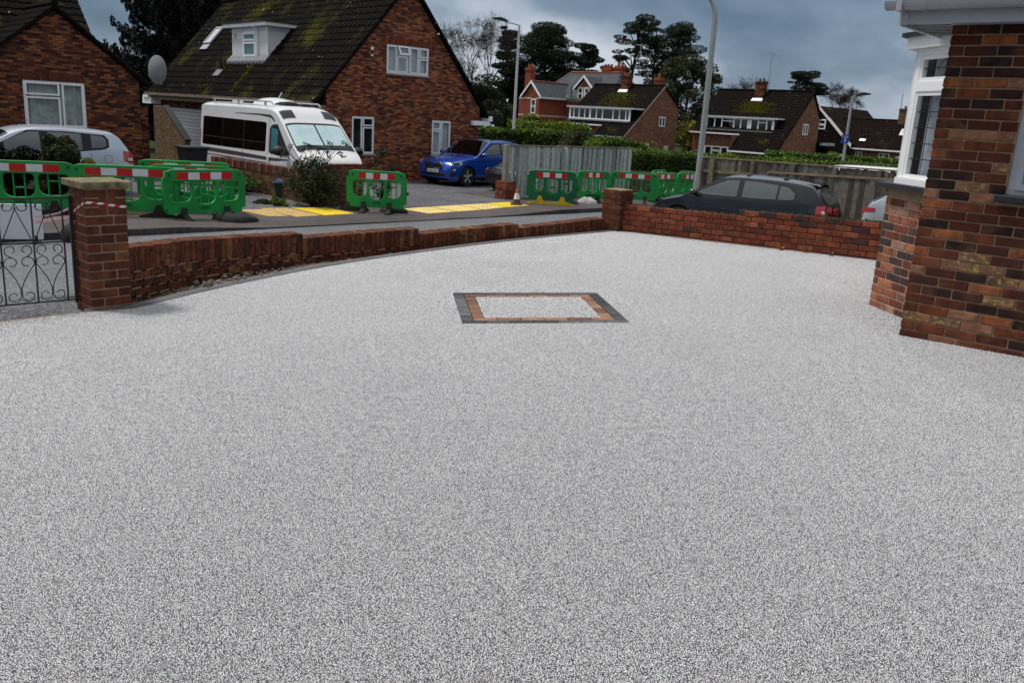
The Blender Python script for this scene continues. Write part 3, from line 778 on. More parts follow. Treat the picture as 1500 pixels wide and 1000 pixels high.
# gate threshold: brown strip and dark tarmac ramp down to the footway
def quad_strip(name, a, b, mat, k='structure'):
    mb = MB(); mb.grid([a, b]); return kind(mb.build(name, mat), k)
GD = Vector((-0.737, -0.676)); GNrm = Vector((-0.676, 0.737))     # gate line direction, outward normal
def goff(p, d): return (p[0] + GNrm.x * d, p[1] + GNrm.y * d)
ga, gb = (-3.30, 7.03), (-8.6, 2.17)
la = [(*goff(ga, 0.0), dz(*ga) - 0.004), (*goff(gb, 0.0), dz(*gb) - 0.004)]
lb = [(*goff(ga, 0.17), dz(*ga) - 0.03), (*goff(gb, 0.17), dz(*gb) - 0.03)]
quad_strip('threshold', la, lb, 'threshold')
lc = [(*goff(ga, 0.5), dz(*ga) - 0.12), (*goff(gb, 0.5), dz(*gb) - 0.12)]
quad_strip('ramp', lb, lc, 'pavement')
ld = [(*goff(ga, 1.9), -0.36), (*goff(gb, 1.9), -0.30)]
quad_strip('crossover', [(p[0], p[1], p[2] - 0.001) for p in lc], ld, 'forecourt')

# ------------------------------------------------------------------ brick pieces (shared meshes)
_bm = {}
def brick_mesh(l, w, h, mat, c=0.005):
    k = (round(l, 3), round(w, 3), round(h, 3), mat)
    if k not in _bm:
        _bm[k] = MB().bev(-l / 2, l / 2, -w / 2, w / 2, -h / 2, h / 2, c).mesh('brick', mat)
    return _bm[k]
def brick(parent, pos, rz, l, w, h, mat, jit=0.0015, tilt=0.0, name='brick'):
    o = link(name, brick_mesh(l, w, h, mat), parent)
    j = lambda: rng.uniform(-jit, jit)
    o.location = (pos[0] + j(), pos[1] + j(), pos[2] + j())
    o.rotation_euler = (rng.uniform(-.006, .006), tilt + rng.uniform(-.006, .006), rz + rng.uniform(-.006, .006))
    return o
H1, J = 0.065, 0.010
def pinwheel(parent, side, z0, n, mat, skip=()):
    """square pier of n courses, four bricks to a course, parent frame at its centre"""
    h = side / 2; L, Wd = 0.215 * side / 0.3275, 0.1025 * side / 0.3275
    for k in range(n):
        z = z0 + k * 0.075 + H1 / 2
        fl = k % 2
        for q in range(4):
            a = q * math.pi / 2
            off = (-h + L / 2, -h + Wd / 2) if fl == 0 else (h - L / 2, -h + Wd / 2)
            x = off[0] * math.cos(a) - off[1] * math.sin(a); y = off[0] * math.sin(a) + off[1] * math.cos(a)
            brick(parent, (x, y, z), a, L, Wd, H1, mat)

# left gate pillar ---------------------------------------------------
u = Vector((0.68, 0.735)).normalized(); v = Vector((-u.y, u.x)); S_ = 0.3275
pc = Vector((-3.46, 6.885)) + u * S_ / 2 + v * S_ / 2
LP = thing('gate_pillar', 'square brick gate pillar with lichen-covered slab cap, red and white tape across it', 'gate pillar', (pc.x, pc.y, -0.15), math.atan2(u.y, u.x))
MB().box(-.158, .158, -.158, .158, 0, 1.035).build('mortar', 'mortar', LP)
pinwheel(LP, S_, 0.0, 11, 'brick_pillar')
for q in range(4):       # top band: stacked headers at the corners, soldiers between
    a = q * math.pi / 2; ca, sa = math.cos(a), math.sin(a)
    def pl(x, y): return (x * ca - y * sa, x * sa + y * ca)
    for r in range(3):
        X = pl(-S_ / 2 + .0525, -S_ / 2 + .05)
        brick(LP, (*X, 0.825 + r * .0715 + .031), a, .105, .10, .062, 'brick_pillar')
    for sx in (-.026, .046):
        X = pl(sx, -S_ / 2 + .051)
        brick(LP, (*X, 0.825 + .105), a, .065, .1, .205, 'brick_pillar')
    X = pl(S_ / 2 - .04, -S_ / 2 + .148)
MB().bev(-.205, .205, -.205, .205, 1.042, 1.098, .006).build('slab_cap', 'cap_lichen', LP)
MB().box(-.17, .17, -.17, .17, 1.03, 1.041).build('bed_joint', 'mortar', LP)

# left boundary wall -------------------------------------------------
WLINE = [(-3.40, 7.22), (-3.16, 8.24), (-2.47, 9.46), (-1.55, 10.53), (-0.10, 11.92), (1.30, 13.08)]
def along(line):
    out = [0.0]
    for a, b in zip(line, line[1:]): out.append(out[-1] + math.dist(a, b))
    return out
WL = along(WLINE)
def wpt(s):
    s = max(0, min(WL[-1], s))
    for i in range(len(WLINE) - 1):
        if s <= WL[i + 1] + 1e-9:
            f = (s - WL[i]) / (WL[i + 1] - WL[i])
            a, b = WLINE[i], WLINE[i + 1]
            # smoothed heading
            h0 = math.atan2(b[1] - a[1], b[0] - a[0])
            return a[0] + (b[0] - a[0]) * f, a[1] + (b[1] - a[1]) * f, h0
    return (*WLINE[-1], 0)
LW = thing('boundary_wall', 'low weathered brick wall stepping down in sections behind the driveway, upright bricks on top', 'brick wall')
def s_at(x):
    best = min(range(2001), key=lambda i: abs(wpt(WL[-1] * i / 2000)[0] - x)); return WL[-1] * best / 2000
SEC = [(0.0, s_at(-2.394), .36, .240, 5), (s_at(-2.394), s_at(-1.245), .192, .204, 4), (s_at(-1.245), s_at(0.0), .135, .192, 3), (s_at(0.0), WL[-1], .135, .222, 2)]
mbm = MB()
for (s0, s1, t0, t1, nc) in SEC:
    n = max(1, round((s1 - s0) / 0.0755)); pitch = (s1 - s0) / n
    tl = -math.atan2(t1 - t0, s1 - s0)
    for i in range(n):
        s = s0 + (i + .5) * pitch; f = (s - s0) / (s1 - s0)
        x, y, h = wpt(s); top = t0 + (t1 - t0) * f
        nx, ny = -math.sin(h), math.cos(h)
        brick(LW, (x + nx * .1, y + ny * .1, top - .1075), h, pitch - .006, .212, .215, 'brick_wall', .0025, tl)
    m_ = round((s1 - s0) / 0.225); p2 = (s1 - s0) / m_
    for c_ in range(nc):
        odd = c_ % 2
        for i in range(m_ + odd):
            a = s0 + i * p2 - odd * p2 / 2; b = a + p2 - .010
            a = max(a, s0); b = min(b, s1)
            if b - a < .05: continue
            s = (a + b) / 2; f = (s - s0) / (s1 - s0)
            x, y, h = wpt(s); top = t0 + (t1 - t0) * f - .215 - .012 - c_ * .075
            nx, ny = -math.sin(h), math.cos(h); dp = rng.uniform(-.004, .006)
            brick(LW, (x + nx * (.05 - dp), y + ny * (.05 - dp), top - H1 / 2), h, b - a, .1, H1, 'brick_wall', .002, tl)
    k = 20
    for i in range(k):
        sa, sb = s0 + (s1 - s0) * i / k, s0 + (s1 - s0) * (i + 1) / k
        (xa, ya, ha), (xb, yb, hb) = wpt(sa), wpt(sb)
        ta, tb = t0 + (t1 - t0) * i / k - .012, t0 + (t1 - t0) * (i + 1) / k - .012
        na = (-math.sin(ha), math.cos(ha))
        P = []
        for (X, Y, T) in ((xa, ya, ta), (xb, yb, tb)):
            P.append([(X + na[0] * .018, Y + na[1] * .018, -.75), (X + na[0] * .018, Y + na[1] * .018, T), (X + na[0] * .195, Y + na[1] * .195, T), (X + na[0] * .195, Y + na[1] * .195, -.75)])
        mbm.grid(P)
mbm.build('mortar', 'mortar_dark', LW)
# ragged mortar squeezed out between the lower courses
mb = MB()
for (s0, s1, t0, t1, nc) in SEC[:2]:
    for c_ in range(nc):
        s = s0
        while s < s1 - .1:
            ln = rng.uniform(.03, .16); x, y, h = wpt(s + ln / 2); f = (s - s0) / (s1 - s0)
            z = t0 + (t1 - t0) * f - .221 - c_ * .075
            ox, oy = math.sin(h) * rng.uniform(.004, .016), -math.cos(h) * rng.uniform(.004, .016)
            dx, dy = math.cos(h) * ln / 2, math.sin(h) * ln / 2; hh = rng.uniform(.004, .010)
            mb.add([(x - dx, y - dy, z - hh), (x + dx, y + dy, z - hh), (x + dx, y + dy, z + hh), (x - dx, y - dy, z + hh), (x + ox, y + oy, z)], [(0, 1, 4), (1, 2, 4), (2, 3, 4), (3, 0, 4)])
            s += ln + rng.uniform(.01, .14)
kind(mb.build('mortar_snots', 'mortar', LW), 'stuff')
# rubble in the trench between edging and wall
mb = MB(); P = []
L0 = EDGE_S[0:26]
for i, p in enumerate(L0):
    a = L0[max(0, i - 1)]; b = L0[min(len(L0) - 1, i + 1)]; tt = Vector((b[0] - a[0], b[1] - a[1])).normalized(); nn = Vector((-tt.y, tt.x))
    row = []
    for k in range(9):
        w = .125 + .46 * k / 8
        x, y = p[0] + nn.x * w, p[1] + nn.y * w
        hump = .045 * math.exp(-((i - 9) / 5.0) ** 2) * math.sin(math.pi * min(1, k / 6)) + .03 * math.exp(-((i - 17) / 3.0) ** 2)
        row.append((x, y, dz(x, y) - .045 - .03 * k / 8 + hump + rng.uniform(-.012, .014)))
    P.append(row)
mb.grid(P)
for _ in range(260):
    i = rng.randrange(len(L0) - 1); p = L0[i]; a = L0[i]; b = L0[i + 1]
    tt = Vector((b[0] - a[0], b[1] - a[1])).normalized(); nn = Vector((-tt.y, tt.x)); w = rng.uniform(.11, .3)
    x, y = p[0] + nn.x * w + tt.x * rng.uniform(0, .2), p[1] + nn.y * w + tt.y * rng.uniform(0, .2)
    r = rng.choice((.008, .012, .014, .02, .03)) * rng.uniform(.7, 1.3)
    z = dz(x, y) - .035 + .05 * math.exp(-((i - 9) / 5.0) ** 2) + r * .3
    vs = [(x + r * rng.uniform(.7, 1.3) * cx, y + r * rng.uniform(.7, 1.3) * cy, z + r * rng.uniform(.5, .9) * cz) for cx, cy, cz in ((1, 0, 0), (-1, 0, 0), (0, 1, 0), (0, -1, 0), (0, 0, 1), (0, 0, -1))]
    mb.add(vs, [(0, 2, 4), (2, 1, 4), (1, 3, 4), (3, 0, 4), (2, 0, 5), (1, 2, 5), (3, 1, 5), (0, 3, 5)])
rb = kind(mb.build('rubble', 'rubble'), 'stuff'); tag(rb, 'heap of loose soil and broken stone between grey edging and left wall', 'rubble')

# corner pier where the two walls meet ------------------------------
u = Vector((0.76, -0.65)); pc = Vector((1.475, 13.20))
JP = thing('corner_pier', 'mossy flat-topped brick pier where the low walls meet at the far drive corner', 'brick pier', (pc.x, pc.y, -0.02), math.atan2(u.y, u.x))
MB().box(-.16, .16, -.16, .16, 0, .665).build('mortar', 'mortar_dark', JP)
pinwheel(JP, S_, 0.0, 9, 'brick_pillar')
MB().box(-.155, .155, -.155, .155, .664, .676).build('bed_top', 'mortar', JP)

# right boundary wall -------------------------------------------------
ru = Vector((RW1[0] - RW0[0], RW1[1] - RW0[1])).normalized(); rn = Vector((-ru.y, ru.x)); RL = math.dist(RW0, RW1)
ang = math.atan2(ru.y, ru.x)
RW = thing('boundary_wall', 'low red brick wall with a raised step, in front of the parked black hatchback', 'brick wall', (RW0[0], RW0[1], 0), ang)
rise = 0.030 * ru.x
n = round(RL / .225); p2 = RL / n
for c_ in range(8):
    z = -.075 + c_ * .075
    for i in range(n + 1):
        a = i * p2 - (p2 / 2 if c_ % 2 else 0); b = a + p2 - .010
        a = max(a, .0); b = min(b, RL)
        if b - a < .05: continue
        if c_ == 7 and (a + b) / 2 < 1.80: continue
        s = (a + b) / 2
        brick(RW, (s, .06, z + H1 / 2 + rise * s * .95), 0, b - a, .1, H1, 'brick_red', .003, -rise)
MB().add([(.05, .018, -.4), (RL, .018, -.4), (RL, .018, .52 + rise * RL), (1.8, .018, .515 + rise * 1.8), (1.8, .018, .44 + rise * 1.8), (.05, .018, .44),
          (.05, .2, -.4), (RL, .2, -.4), (RL, .2, .52 + rise * RL), (1.8, .2, .515 + rise * 1.8), (1.8, .2, .44 + rise * 1.8), (.05, .2, .44)],
         [(0, 1, 2, 3, 4, 5), (11, 10, 9, 8, 7, 6), (0, 6, 7, 1), (1, 7, 8, 2), (2, 8, 9, 3), (3, 9, 10, 4), (4, 10, 11, 5), (5, 11, 6, 0)]).build('mortar', 'mortar_dark', RW)
mb = MB()
mo = []
for i in range(900):
    s = rng.uniform(.1, RL); top = (.447 if s < 1.8 else .522) + rise * s
    mo.append((s, rng.uniform(.03, .12), top + rng.uniform(-.004, .012)))
q = leaf_quads(np.array(mo), .022, .8, (0, 0, .4))
kind(link('moss', leaf_mesh('moss', q, nrg.uniform(0, .8, len(q)), 'leaf_box'), RW), 'stuff')
# fallen leaves
for k, (px, col, lab) in enumerate(((1.35, 'leaf_brown', 'small dry brown leaf, leftmost at the foot of the right wall'), (2.46, 'leaf_orange', 'large orange fallen leaf at the foot of the right wall'), (2.80, 'leaf_brown', 'pale curled brown leaf just right of the orange leaf'), (3.12, 'leaf_brown', 'flat brown leaf nearest the house corner'))):
    p = Vector(RW0) + ru * px - rn * rng.uniform(.03, .06); r = (.028, .065, .045, .05)[k]
    mb = MB(); P = []
    for i in range(7):
        f = i / 6 * 2 - 1; wd = r * .62 * math.sqrt(max(0.02, 1 - f * f)) * (1.15 if i % 2 else .85)
        P.append([(f * r, -wd, .012 + .03 * f * f * (k % 2 + .3) + .012), (f * r, 0, .006 + .02 * f * f), (f * r, wd, .012 + .02 * abs(f) + .01)])
    mb.grid(P)
    lo = mb.build('fallen_leaf', col); lo.location = (p.x, p.y, dz(p.x, p.y) + .012); lo.rotation_euler = (.3, .15, rng.uniform(0, 6))
    tag(lo, lab, 'leaf', 'leaves by the right wall')

# ------------------------------------------------------------------ wrought iron gate
gh = Vector((-3.668, 7.052))
GT = thing('iron_gate', 'black wrought iron garden gate with scrollwork beside the brick gate pillar', 'gate', (gh.x, gh.y, 0), math.atan2(GD.y, GD.x))
def bar(x0, z0, x1, z1, r=.007, nm='bar'):
    MB().tube([(x0, 0, z0), (x1, 0, z1)], r, 6).build(nm, 'black_metal', GT)
GL = 1.15; zt_, zb_, zm = .80, -.055, .44
MB().box(-.012, .012, -.012, .012, zb_ - .02, zt_ + .01).build('stile', 'black_metal', GT)
MB().box(GL - .012, GL + .012, -.012, .012, zb_ - .02, zt_ + .01).build('stile', 'black_metal', GT)
MB().box(.013, GL - .013, -.006, .006, zt_ - .012, zt_).build('rail', 'black_metal', GT)
MB().box(.06, GL - .013, -.006, .006, zm - .006, zm + .006).build('rail', 'black_metal', GT)
MB().box(.013, GL - .013, -.006, .006, zb_, zb_ + .012).build('rail', 'black_metal', GT)
for hz in (.07, .57):
    MB().box(-.055, -.013, -.01, .01, hz, hz + .022).build('hinge', 'black_metal', GT)
    MB().lathe([(.012, -.02), (.016, -.01), (.016, .03), (.012, .04)], 10, 'z', (-.02, 0, hz)).build('hinge_pin', 'black_metal', GT)
def spiral(cx, cz, r0, a0, turns, dirn, shrink=.45, n=16):
    out = []
    for i in range(n + 1):
        f = i / n; a = a0 + dirn * turns * 2 * math.pi * f; r = r0 * (1 - (1 - shrink) * f)
        out.append((cx + r * math.cos(a), 0, cz + r * math.sin(a)))
    return out
xs = [.065, .29, .525, .76, .99]
for x in xs: MB().box(x - .006, x + .006, -.006, .006, zb_ + .013, zt_ - .013).build('bar', 'black_metal', GT)
def scroll(pts): MB().tube(pts, .0042, 5).build('scroll', 'black_metal', GT)
for a, b in zip(xs, xs[1:]):
    c = (a + b) / 2; w = (b - a) / 2
    for s in (-1, 1):
        side = c + s * (w - .008)
        # lower panel: long arm from the bottom middle up to the side, curling in at the top
        r = w * .46
        scroll([(c + s * .004, 0, .075)] + [(lerp(c, side, f), 0, lerp(.075, .27, f ** .8)) for f in (.25, .5, .75, 1)] + spiral(side - s * r, .285, r, 0 if s > 0 else math.pi, .82, s))
        scroll([(c + s * .004, 0, .075)] + spiral(c + s * (r + .002), .005 + r * .15, r * .95, math.pi if s > 0 else 0, .95, s))
        scroll(spiral(c + s * (r * 1.03), .385, r * .92, -math.pi / 2, .92, s))
        # upper panel: straight legs meeting at the top with curls
        scroll([(side, 0, zm + .01), (c + s * .006, 0, .70)] + spiral(c - s * r * .9, .735, r * .9, 0 if s > 0 else math.pi, .55, -s if False else s, .6))
        scroll(spiral(c + s * r * 1.05, .735, r * .8, math.pi if s > 0 else 0, .6, s, .7))
# white board and black tub behind the gate
wx, wy = -7.62, 13.15
WBd = thing('white_board', 'plain white board propped up on the road behind the iron gate', 'board', (wx, wy, base_z(wx, wy)), math.atan2(.30, .95))
MB().bev(-.62, .30, -.012, .012, .06, .60, .004).build('panel', 'board_white', WBd)
for x in (-.5, .18):
    MB().box(x, x + .04, -.2, .2, 0, .03).box(x, x + .04, -.02, .02, .03, .12).build('foot', 'rubber', WBd)
tx, ty = -6.95, 13.6
tb = MB(); P = []
for i in range(8):
    f = i / 7; r = (.26, .275, .27, .25, .21, .15, .08, .01)[i]; z = (0, .07, .14, .20, .25, .285, .30, .305)[i]
    P.append((r, z))
tb.lathe(P, 20)
SB = tb.build('sandbag', 'rubber', smooth=True); SB.location = (tx, ty, base_z(tx, ty)); SB.scale = (1.1, .8, 1)
tag(SB, 'dark rounded sandbag on the road beside the white board', 'sandbag')
# hazard tape
def tape(name, pts, width, label):
    o = thing(name, label, 'tape'); segs = []
    L_ = along([p[:3] for p in pts]); tot = L_[-1]
    def at(s):
        for i in range(len(pts) - 1):
            if s <= L_[i + 1] + 1e-9:
                f = (s - L_[i]) / max(1e-9, L_[i + 1] - L_[i]); return [lerp(pts[i][k], pts[i + 1][k], f) for k in range(4)]
        return list(pts[-1])
    st = .045; n = int(tot / st); mats = {0: MB(), 1: MB()}
    for i in range(n):
        a, b = at(tot * i / n), at(tot * (i + 1) / n); mid = at(tot * (i + .5) / n)
        w = width / 2
        def cr(p, sk):
            q = at(min(tot, max(0, sk))); tw = q[3]
            return ((q[0], q[1], q[2] + w * math.cos(tw)), (q[0] + w * math.sin(tw) * .5, q[1] + w * math.sin(tw) * .5, q[2] - w * math.cos(tw)))
        sA, sB = tot * i / n, tot * (i + 1) / n
        tA = cr(a, sA + .012)[0]; tB = cr(b, sB + .012)[0]; bA = cr(a, sA - .012)[1]; bB = cr(b, sB - .012)[1]
        m1 = tuple((tA[k] + bA[k]) / 2 for k in range(3))
        mats[i % 2].add([tA, tB, bB, bA], [(0, 1, 2, 3)])
    for k, mt in ((0, 'strip_red'), (1, 'strip_white')):
        mats[k].build('band', mt, o, fixn=False)
    return o
pf = lambda a, b, z: (pc0.x + pu_.x * a + pv_.x * b, pc0.y + pu_.y * a + pv_.y * b, z)
pu_ = Vector((0.68, 0.735)).normalized(); pv_ = Vector((-pu_.y, pu_.x)); pc0 = Vector((-3.46, 6.885))
tape('hazard_tape', [(-5.9, 10.4, .16, .2), (-5.29, 9.46, .27, .5), (-4.43, 8.28, .49, .6), (-3.94, 7.59, .645, .3), (*pf(-.006, .30, .66), .2), (*pf(-.006, .14, .73), 0.6), (*pf(-.006, -.006, .785), .1), (*pf(.12, -.006, .772), .5), (*pf(.22, -.006, .752), .2), (*pf(S_ + .006, -.006, .735), .1), (*pf(S_ + .006, .2, .72), .1)], .021, 'red and white hazard tape wrapped round the brick gate pillar')
tape('hazard_tape', [(-5.9, 10.4, .10, .1), (-5.31, 9.45, .21, .5), (-4.57, 8.47, .41, .2), (-3.93, 7.58, .565, .4), (*pf(-.006, .315, .585), .3), (*pf(-.004, .20, .60), .2)], .034, 'lower strand of red and white tape stretched behind the gate bars')

# ------------------------------------------------------------------ building helpers
HD = Vector((0.734, 0.679)); HE = Vector((-0.679, 0.734)); HANG = math.atan2(HD.y, HD.x)
M_FRONT = lambda y=0.0: xf((0, y, 0), (1, 0, 0), (0, -1, 0), (0, 0, 1))      # plane facing local -Y; (u, out, z)
M_SIDE = lambda x=0.0: xf((x, 0, 0), (0, 1, 0), (-1, 0, 0), (0, 0, 1))       # plane facing local -X; u runs along +Y
def wall_face(name, parent, M, outline, holes, mat, depth=0.10):
    bm = bmesh.new(); E = []
    def rg(pts):
        vs = [bm.verts.new((p[0], 0, p[1])) for p in pts]
        E.extend(bm.edges.new((vs[i], vs[(i + 1) % len(vs)])) for i in range(len(vs)))
    rg(outline)
    for (a, b, c, d) in holes: rg([(a, c), (b, c), (b, d), (a, d)])
    bmesh.ops.triangle_fill(bm, use_beauty=True, use_dissolve=False, edges=E)
    for (a, b, c, d) in holes:
        q = [(a, c), (b, c), (b, d), (a, d)]
        for i in range(4):
            p0, p1 = q[i], q[(i + 1) % 4]
            bm.faces.new([bm.verts.new((p0[0], 0, p0[1])), bm.verts.new((p1[0], 0, p1[1])), bm.verts.new((p1[0], -depth, p1[1])), bm.verts.new((p0[0], -depth, p0[1]))])
    bm.transform(M)
    me = bpy.data.meshes.new(name); bm.to_mesh(me); bm.free(); me.materials.append(MATS[mat])
    return link(name, me, parent)
def window(parent, M, x0, x1, z0, z1, lights, frame='pvc', pane='glass', curtain=None, back='dark_inside', setback=0.05, fw=0.055, name='window', sill=None, open_=None, cz=None):
    """lights: (u0,u1,v0,v1) fractions; frame part with panes below it"""
    T = M @ Matrix.Translation((0, -setback, 0))
    mb = MB(T)
    mb.box(x0, x1, -.03, .03, z0, z0 + fw).box(x0, x1, -.03, .03, z1 - fw, z1).box(x0, x0 + fw, -.03, .03, z0 + fw, z1 - fw).box(x1 - fw, x1, -.03, .03, z0 + fw, z1 - fw)
    W, Hh = x1 - x0, z1 - z0; s = fw * .75
    for (a, b, c, d) in lights:
        X0, X1, Z0, Z1 = x0 + W * a, x0 + W * b, z0 + Hh * c, z0 + Hh * d
        mb.box(X0, X1, -.02, .042, Z0, Z0 + s).box(X0, X1, -.02, .042, Z1 - s, Z1).box(X0, X0 + s, -.02, .042, Z0 + s, Z1 - s).box(X1 - s, X1, -.02, .042, Z0 + s, Z1 - s)
    w = mb.build(name, frame, parent)
    for (a, b, c, d) in lights:
        X0, X1, Z0, Z1 = x0 + W * a + s, x0 + W * b - s, z0 + Hh * c + s, z0 + Hh * d - s
        MB(T).add([(X0, 0, Z0), (X1, 0, Z0), (X1, 0, Z1), (X0, 0, Z1)], [(0, 1, 2, 3)]).build('pane', pane, w, fixn=False)
    if back: MB(T).box(x0, x1, -.62, -.60, z0, z1).box(x0, x1, -.6, -.06, z1, z1 + .01).box(x0, x1, -.6, -.06, z0 - .01, z0).box(x0 - .01, x0, -.6, -.06, z0, z1).box(x1, x1 + .01, -.6, -.06, z0, z1).build('room', back, w)
    if curtain:
        cz0 = z0 if cz is None else z0 + Hh * cz
        P = [[], []]; n = int(W / .035)
        for i in range(n + 1):
            u = x0 + .02 + (W - .04) * i / n; o = -.10 + .022 * math.sin(i * 1.35 + 1.1 * math.sin(i * .37))
            P[0].append((u, o, cz0 + .01)); P[1].append((u, o * 1.02, z1 - .02))
        MB(T).grid(P).build('curtain', curtain, w, fixn=False)
    if sill: MB(M).bev(x0 - .06, x1 + .06, -.08, .05, z0 - .055, z0 - .002, .006).build('sill', sill, w)
    return w
def tiles(parent, M, u0, u1, vlen, mat, row=0.30, tw=0.30, prof=((0, 0), (.12, .03), (.30, .034), (.42, .004), (.9, 0)), name='roof_tiles', step=.032):
    nr = max(1, round(vlen / row)); g = vlen / nr; nc = max(1, round((u1 - u0) / tw)); p = (u1 - u0) / nc
    X = []; 
    for c in range(nc):
        for (f, h) in prof: X.append((u0 + (c + f) * p, h))
    X.append((u1, 0))
    nx = len(X); vs = []; fs = []
    for r in range(nr):
        v0, v1 = r * g, (r + 1) * g + .02; b = len(vs)
        jz = [rng.uniform(-.004, .004) for _ in range(nc + 1)]; jv = [rng.uniform(-.008, .008) for _ in range(nc + 1)]
        for i, (x, h) in enumerate(X):
            k = min(nc, i // len(prof)); vs.append((x, v0 + jv[k], -.01))
        for i, (x, h) in enumerate(X):
            k = min(nc, i // len(prof)); vs.append((x, v0 + jv[k], step + h + jz[k]))
        for i, (x, h) in enumerate(X):
            k = min(nc, i // len(prof)); vs.append((x, v1, .004 + h * .8 + jz[k] * .3))
        for i in range(nx - 1):
            fs.append((b + i, b + i + 1, b + nx + i + 1, b + nx + i)); fs.append((b + nx + i, b + nx + i + 1, b + 2 * nx + i + 1, b + 2 * nx + i))
    mb = MB(M); mb.add(vs, fs)
    return kind(mb.build(name, mat, parent), 'stuff')
def slope_M(o, u, up):
    """roof plane frame: origin o, u along the eave, v up the slope, w outwards"""
    u = Vector(u).normalized(); v = Vector(up).normalized(); w = u.cross(v)
    if w.z < 0: w = -w
    return xf(o, u, v, w)

# ------------------------------------------------------------------ the house on the right
RHX = Vector((0.747, -0.665)); rh = Vector((3.14, 6.86))
RH = thing('brick_house', 'dark multi-coloured brick house with bay window close on the right', 'house', (rh.x, rh.y, 0), math.atan2(RHX.y, RHX.x))
Z0 = 0.085; NCO = 32
scored = [(.436, .80), (.326, .725), (.545, .725), (.656, .652), (.649, .509), (.321, .30), (.101, .30), (.341, 1.31), (.485, 1.44), (.061, .65)]
CW0, CW1, CZ0, CZ1 = .567, 2.1, 1.285, 2.2       # casement opening in the front wall
for c_ in range(NCO):
    z = Z0 + c_ * .075 + H1 / 2
    x = 0.0; first = True
    while x < 1.45:
        L = .215 if (not first or c_ % 2 == 0) else .1025
        x1 = x + L
        a, b = x, x1
        if CZ0 - .07 < z < CZ1 and b > CW0 - (.055 if z < CZ0 + .03 else 0):
            b = CW0 - (.06 if z < CZ0 + .0 else .004)
        if b - a > .03:
            mt = 'brick_house'
            for (sx, sz) in scored:
                if abs(sz - z) < .04 and a - .01 < sx < b + .01: mt = 'brick_scored'
            brick(RH, ((a + b) / 2, .05 + rng.uniform(-.002, .002), z), 0, b - a, .1, H1, mt, .0012)
            if first:   # the return face at the corner
                L2 = .1025 if c_ % 2 == 0 else .215
                if c_ % 2: brick(RH, (.05, .1025 + .010 + .0, z), math.pi / 2, .02, .1, H1, 'brick_house', .001)
        x = x1 + .010; first = False
wall_face('wall', RH, M_FRONT(0.008), [(.008, -.4), (6.5, -.4), (6.5, 2.62), (.008, 2.62)], [(CW0, CW1, CZ0 - .06, CZ1)], 'mortar')
MB().box(.008, .02, .008, .72, -.4, 2.62).build('side_wall', 'brick_house', RH)
MB().box(0, .3, 3.3, 9, -.4, 2.6).box(6.48, 6.5, .02, 9, -.4, 2.6).box(.3, 6.5, 8.9, 9, -.4, 2.6).build('rear_wall', 'brick_gable', RH)
MB().box(0, 6.5, -.012, .0, Z0 - .10, Z0 - .006).build('base_mortar', 'mortar_dark', RH)
window(RH, M_FRONT(0.0), CW0, CW1, CZ0, CZ1, [(0.03, .36, .04, .96), (.36, .68, .04, .96), (.68, .97, .04, .96)], frame='pvc_grey', curtain='curtain', setback=.055, fw=.06, name='casement_window')
MB().bev(CW0 - .055, CW1 + .05, -.07, .09, CZ0 - .058, CZ0 - .002, .008).build('slate_sill', 'slate', RH)
# bay
bs = Vector((-.64, .54)).normalized(); bo = Vector((0, .51)); BLn = math.hypot(.64, .54)
MBAY = xf((bo.x, bo.y, 0), (bs.x, bs.y, 0), (-bs.y * -1 * -1, bs.x, 0), (0, 0, 1))
nb = Vector((-bs.y, bs.x)); nb = nb if nb.dot(Vector((-1, -1))) > 0 else -nb
MBAY = xf((bo.x, bo.y, 0), (bs.x, bs.y, 0), (nb.x, nb.y, 0), (0, 0, 1))
bang = math.atan2(bs.y, bs.x)
for c_ in range(14):
    z = Z0 + .008 + c_ * .0735 + .032
    x = -.03 - (.11 if c_ % 2 else 0)
    while x < BLn - .02:
        a, b = x, min(x + .215, BLn)
        if BLn - b < .03: b = BLn
        p = bo + bs * ((a + b) / 2) - nb * .05
        if b - a > .03 and b > .05: brick(RH, (p.x, p.y, z), bang, b - a, .1, .0635, 'brick_bay', .0015)
        x = b + .010
pts = [bo + bs * .0 - nb * .006, bo + bs * (BLn - .004) - nb * .006, Vector((-.634, 3.0)), Vector((0, 3.4)), Vector((.2, 3.4)), Vector((.2, .6))]
MB().slab([(p.x, p.y) for p in pts], -.4, 1.12).build('bay_wall', 'mortar_pale', RH)
pts = [bo + bs * 0 + nb * .004, bo + bs * (BLn + .004) + nb * .004, Vector((-.648, 3.0)), Vector((.1, 3.4)), Vector((.1, .6))]
MB().slab([(p.x, p.y) for p in pts], 1.121, 1.20).build('bay_band', 'mortar', RH)
MB().slab([(p.x, p.y) for p in (bo + nb * .09 - bs * .05, bo + bs * (BLn + .08) + nb * .09, Vector((-.74, 3.05)), Vector((.1, 3.45)), Vector((.1, .6)))], 1.202, 1.245).build('slate_sill', 'slate', RH)
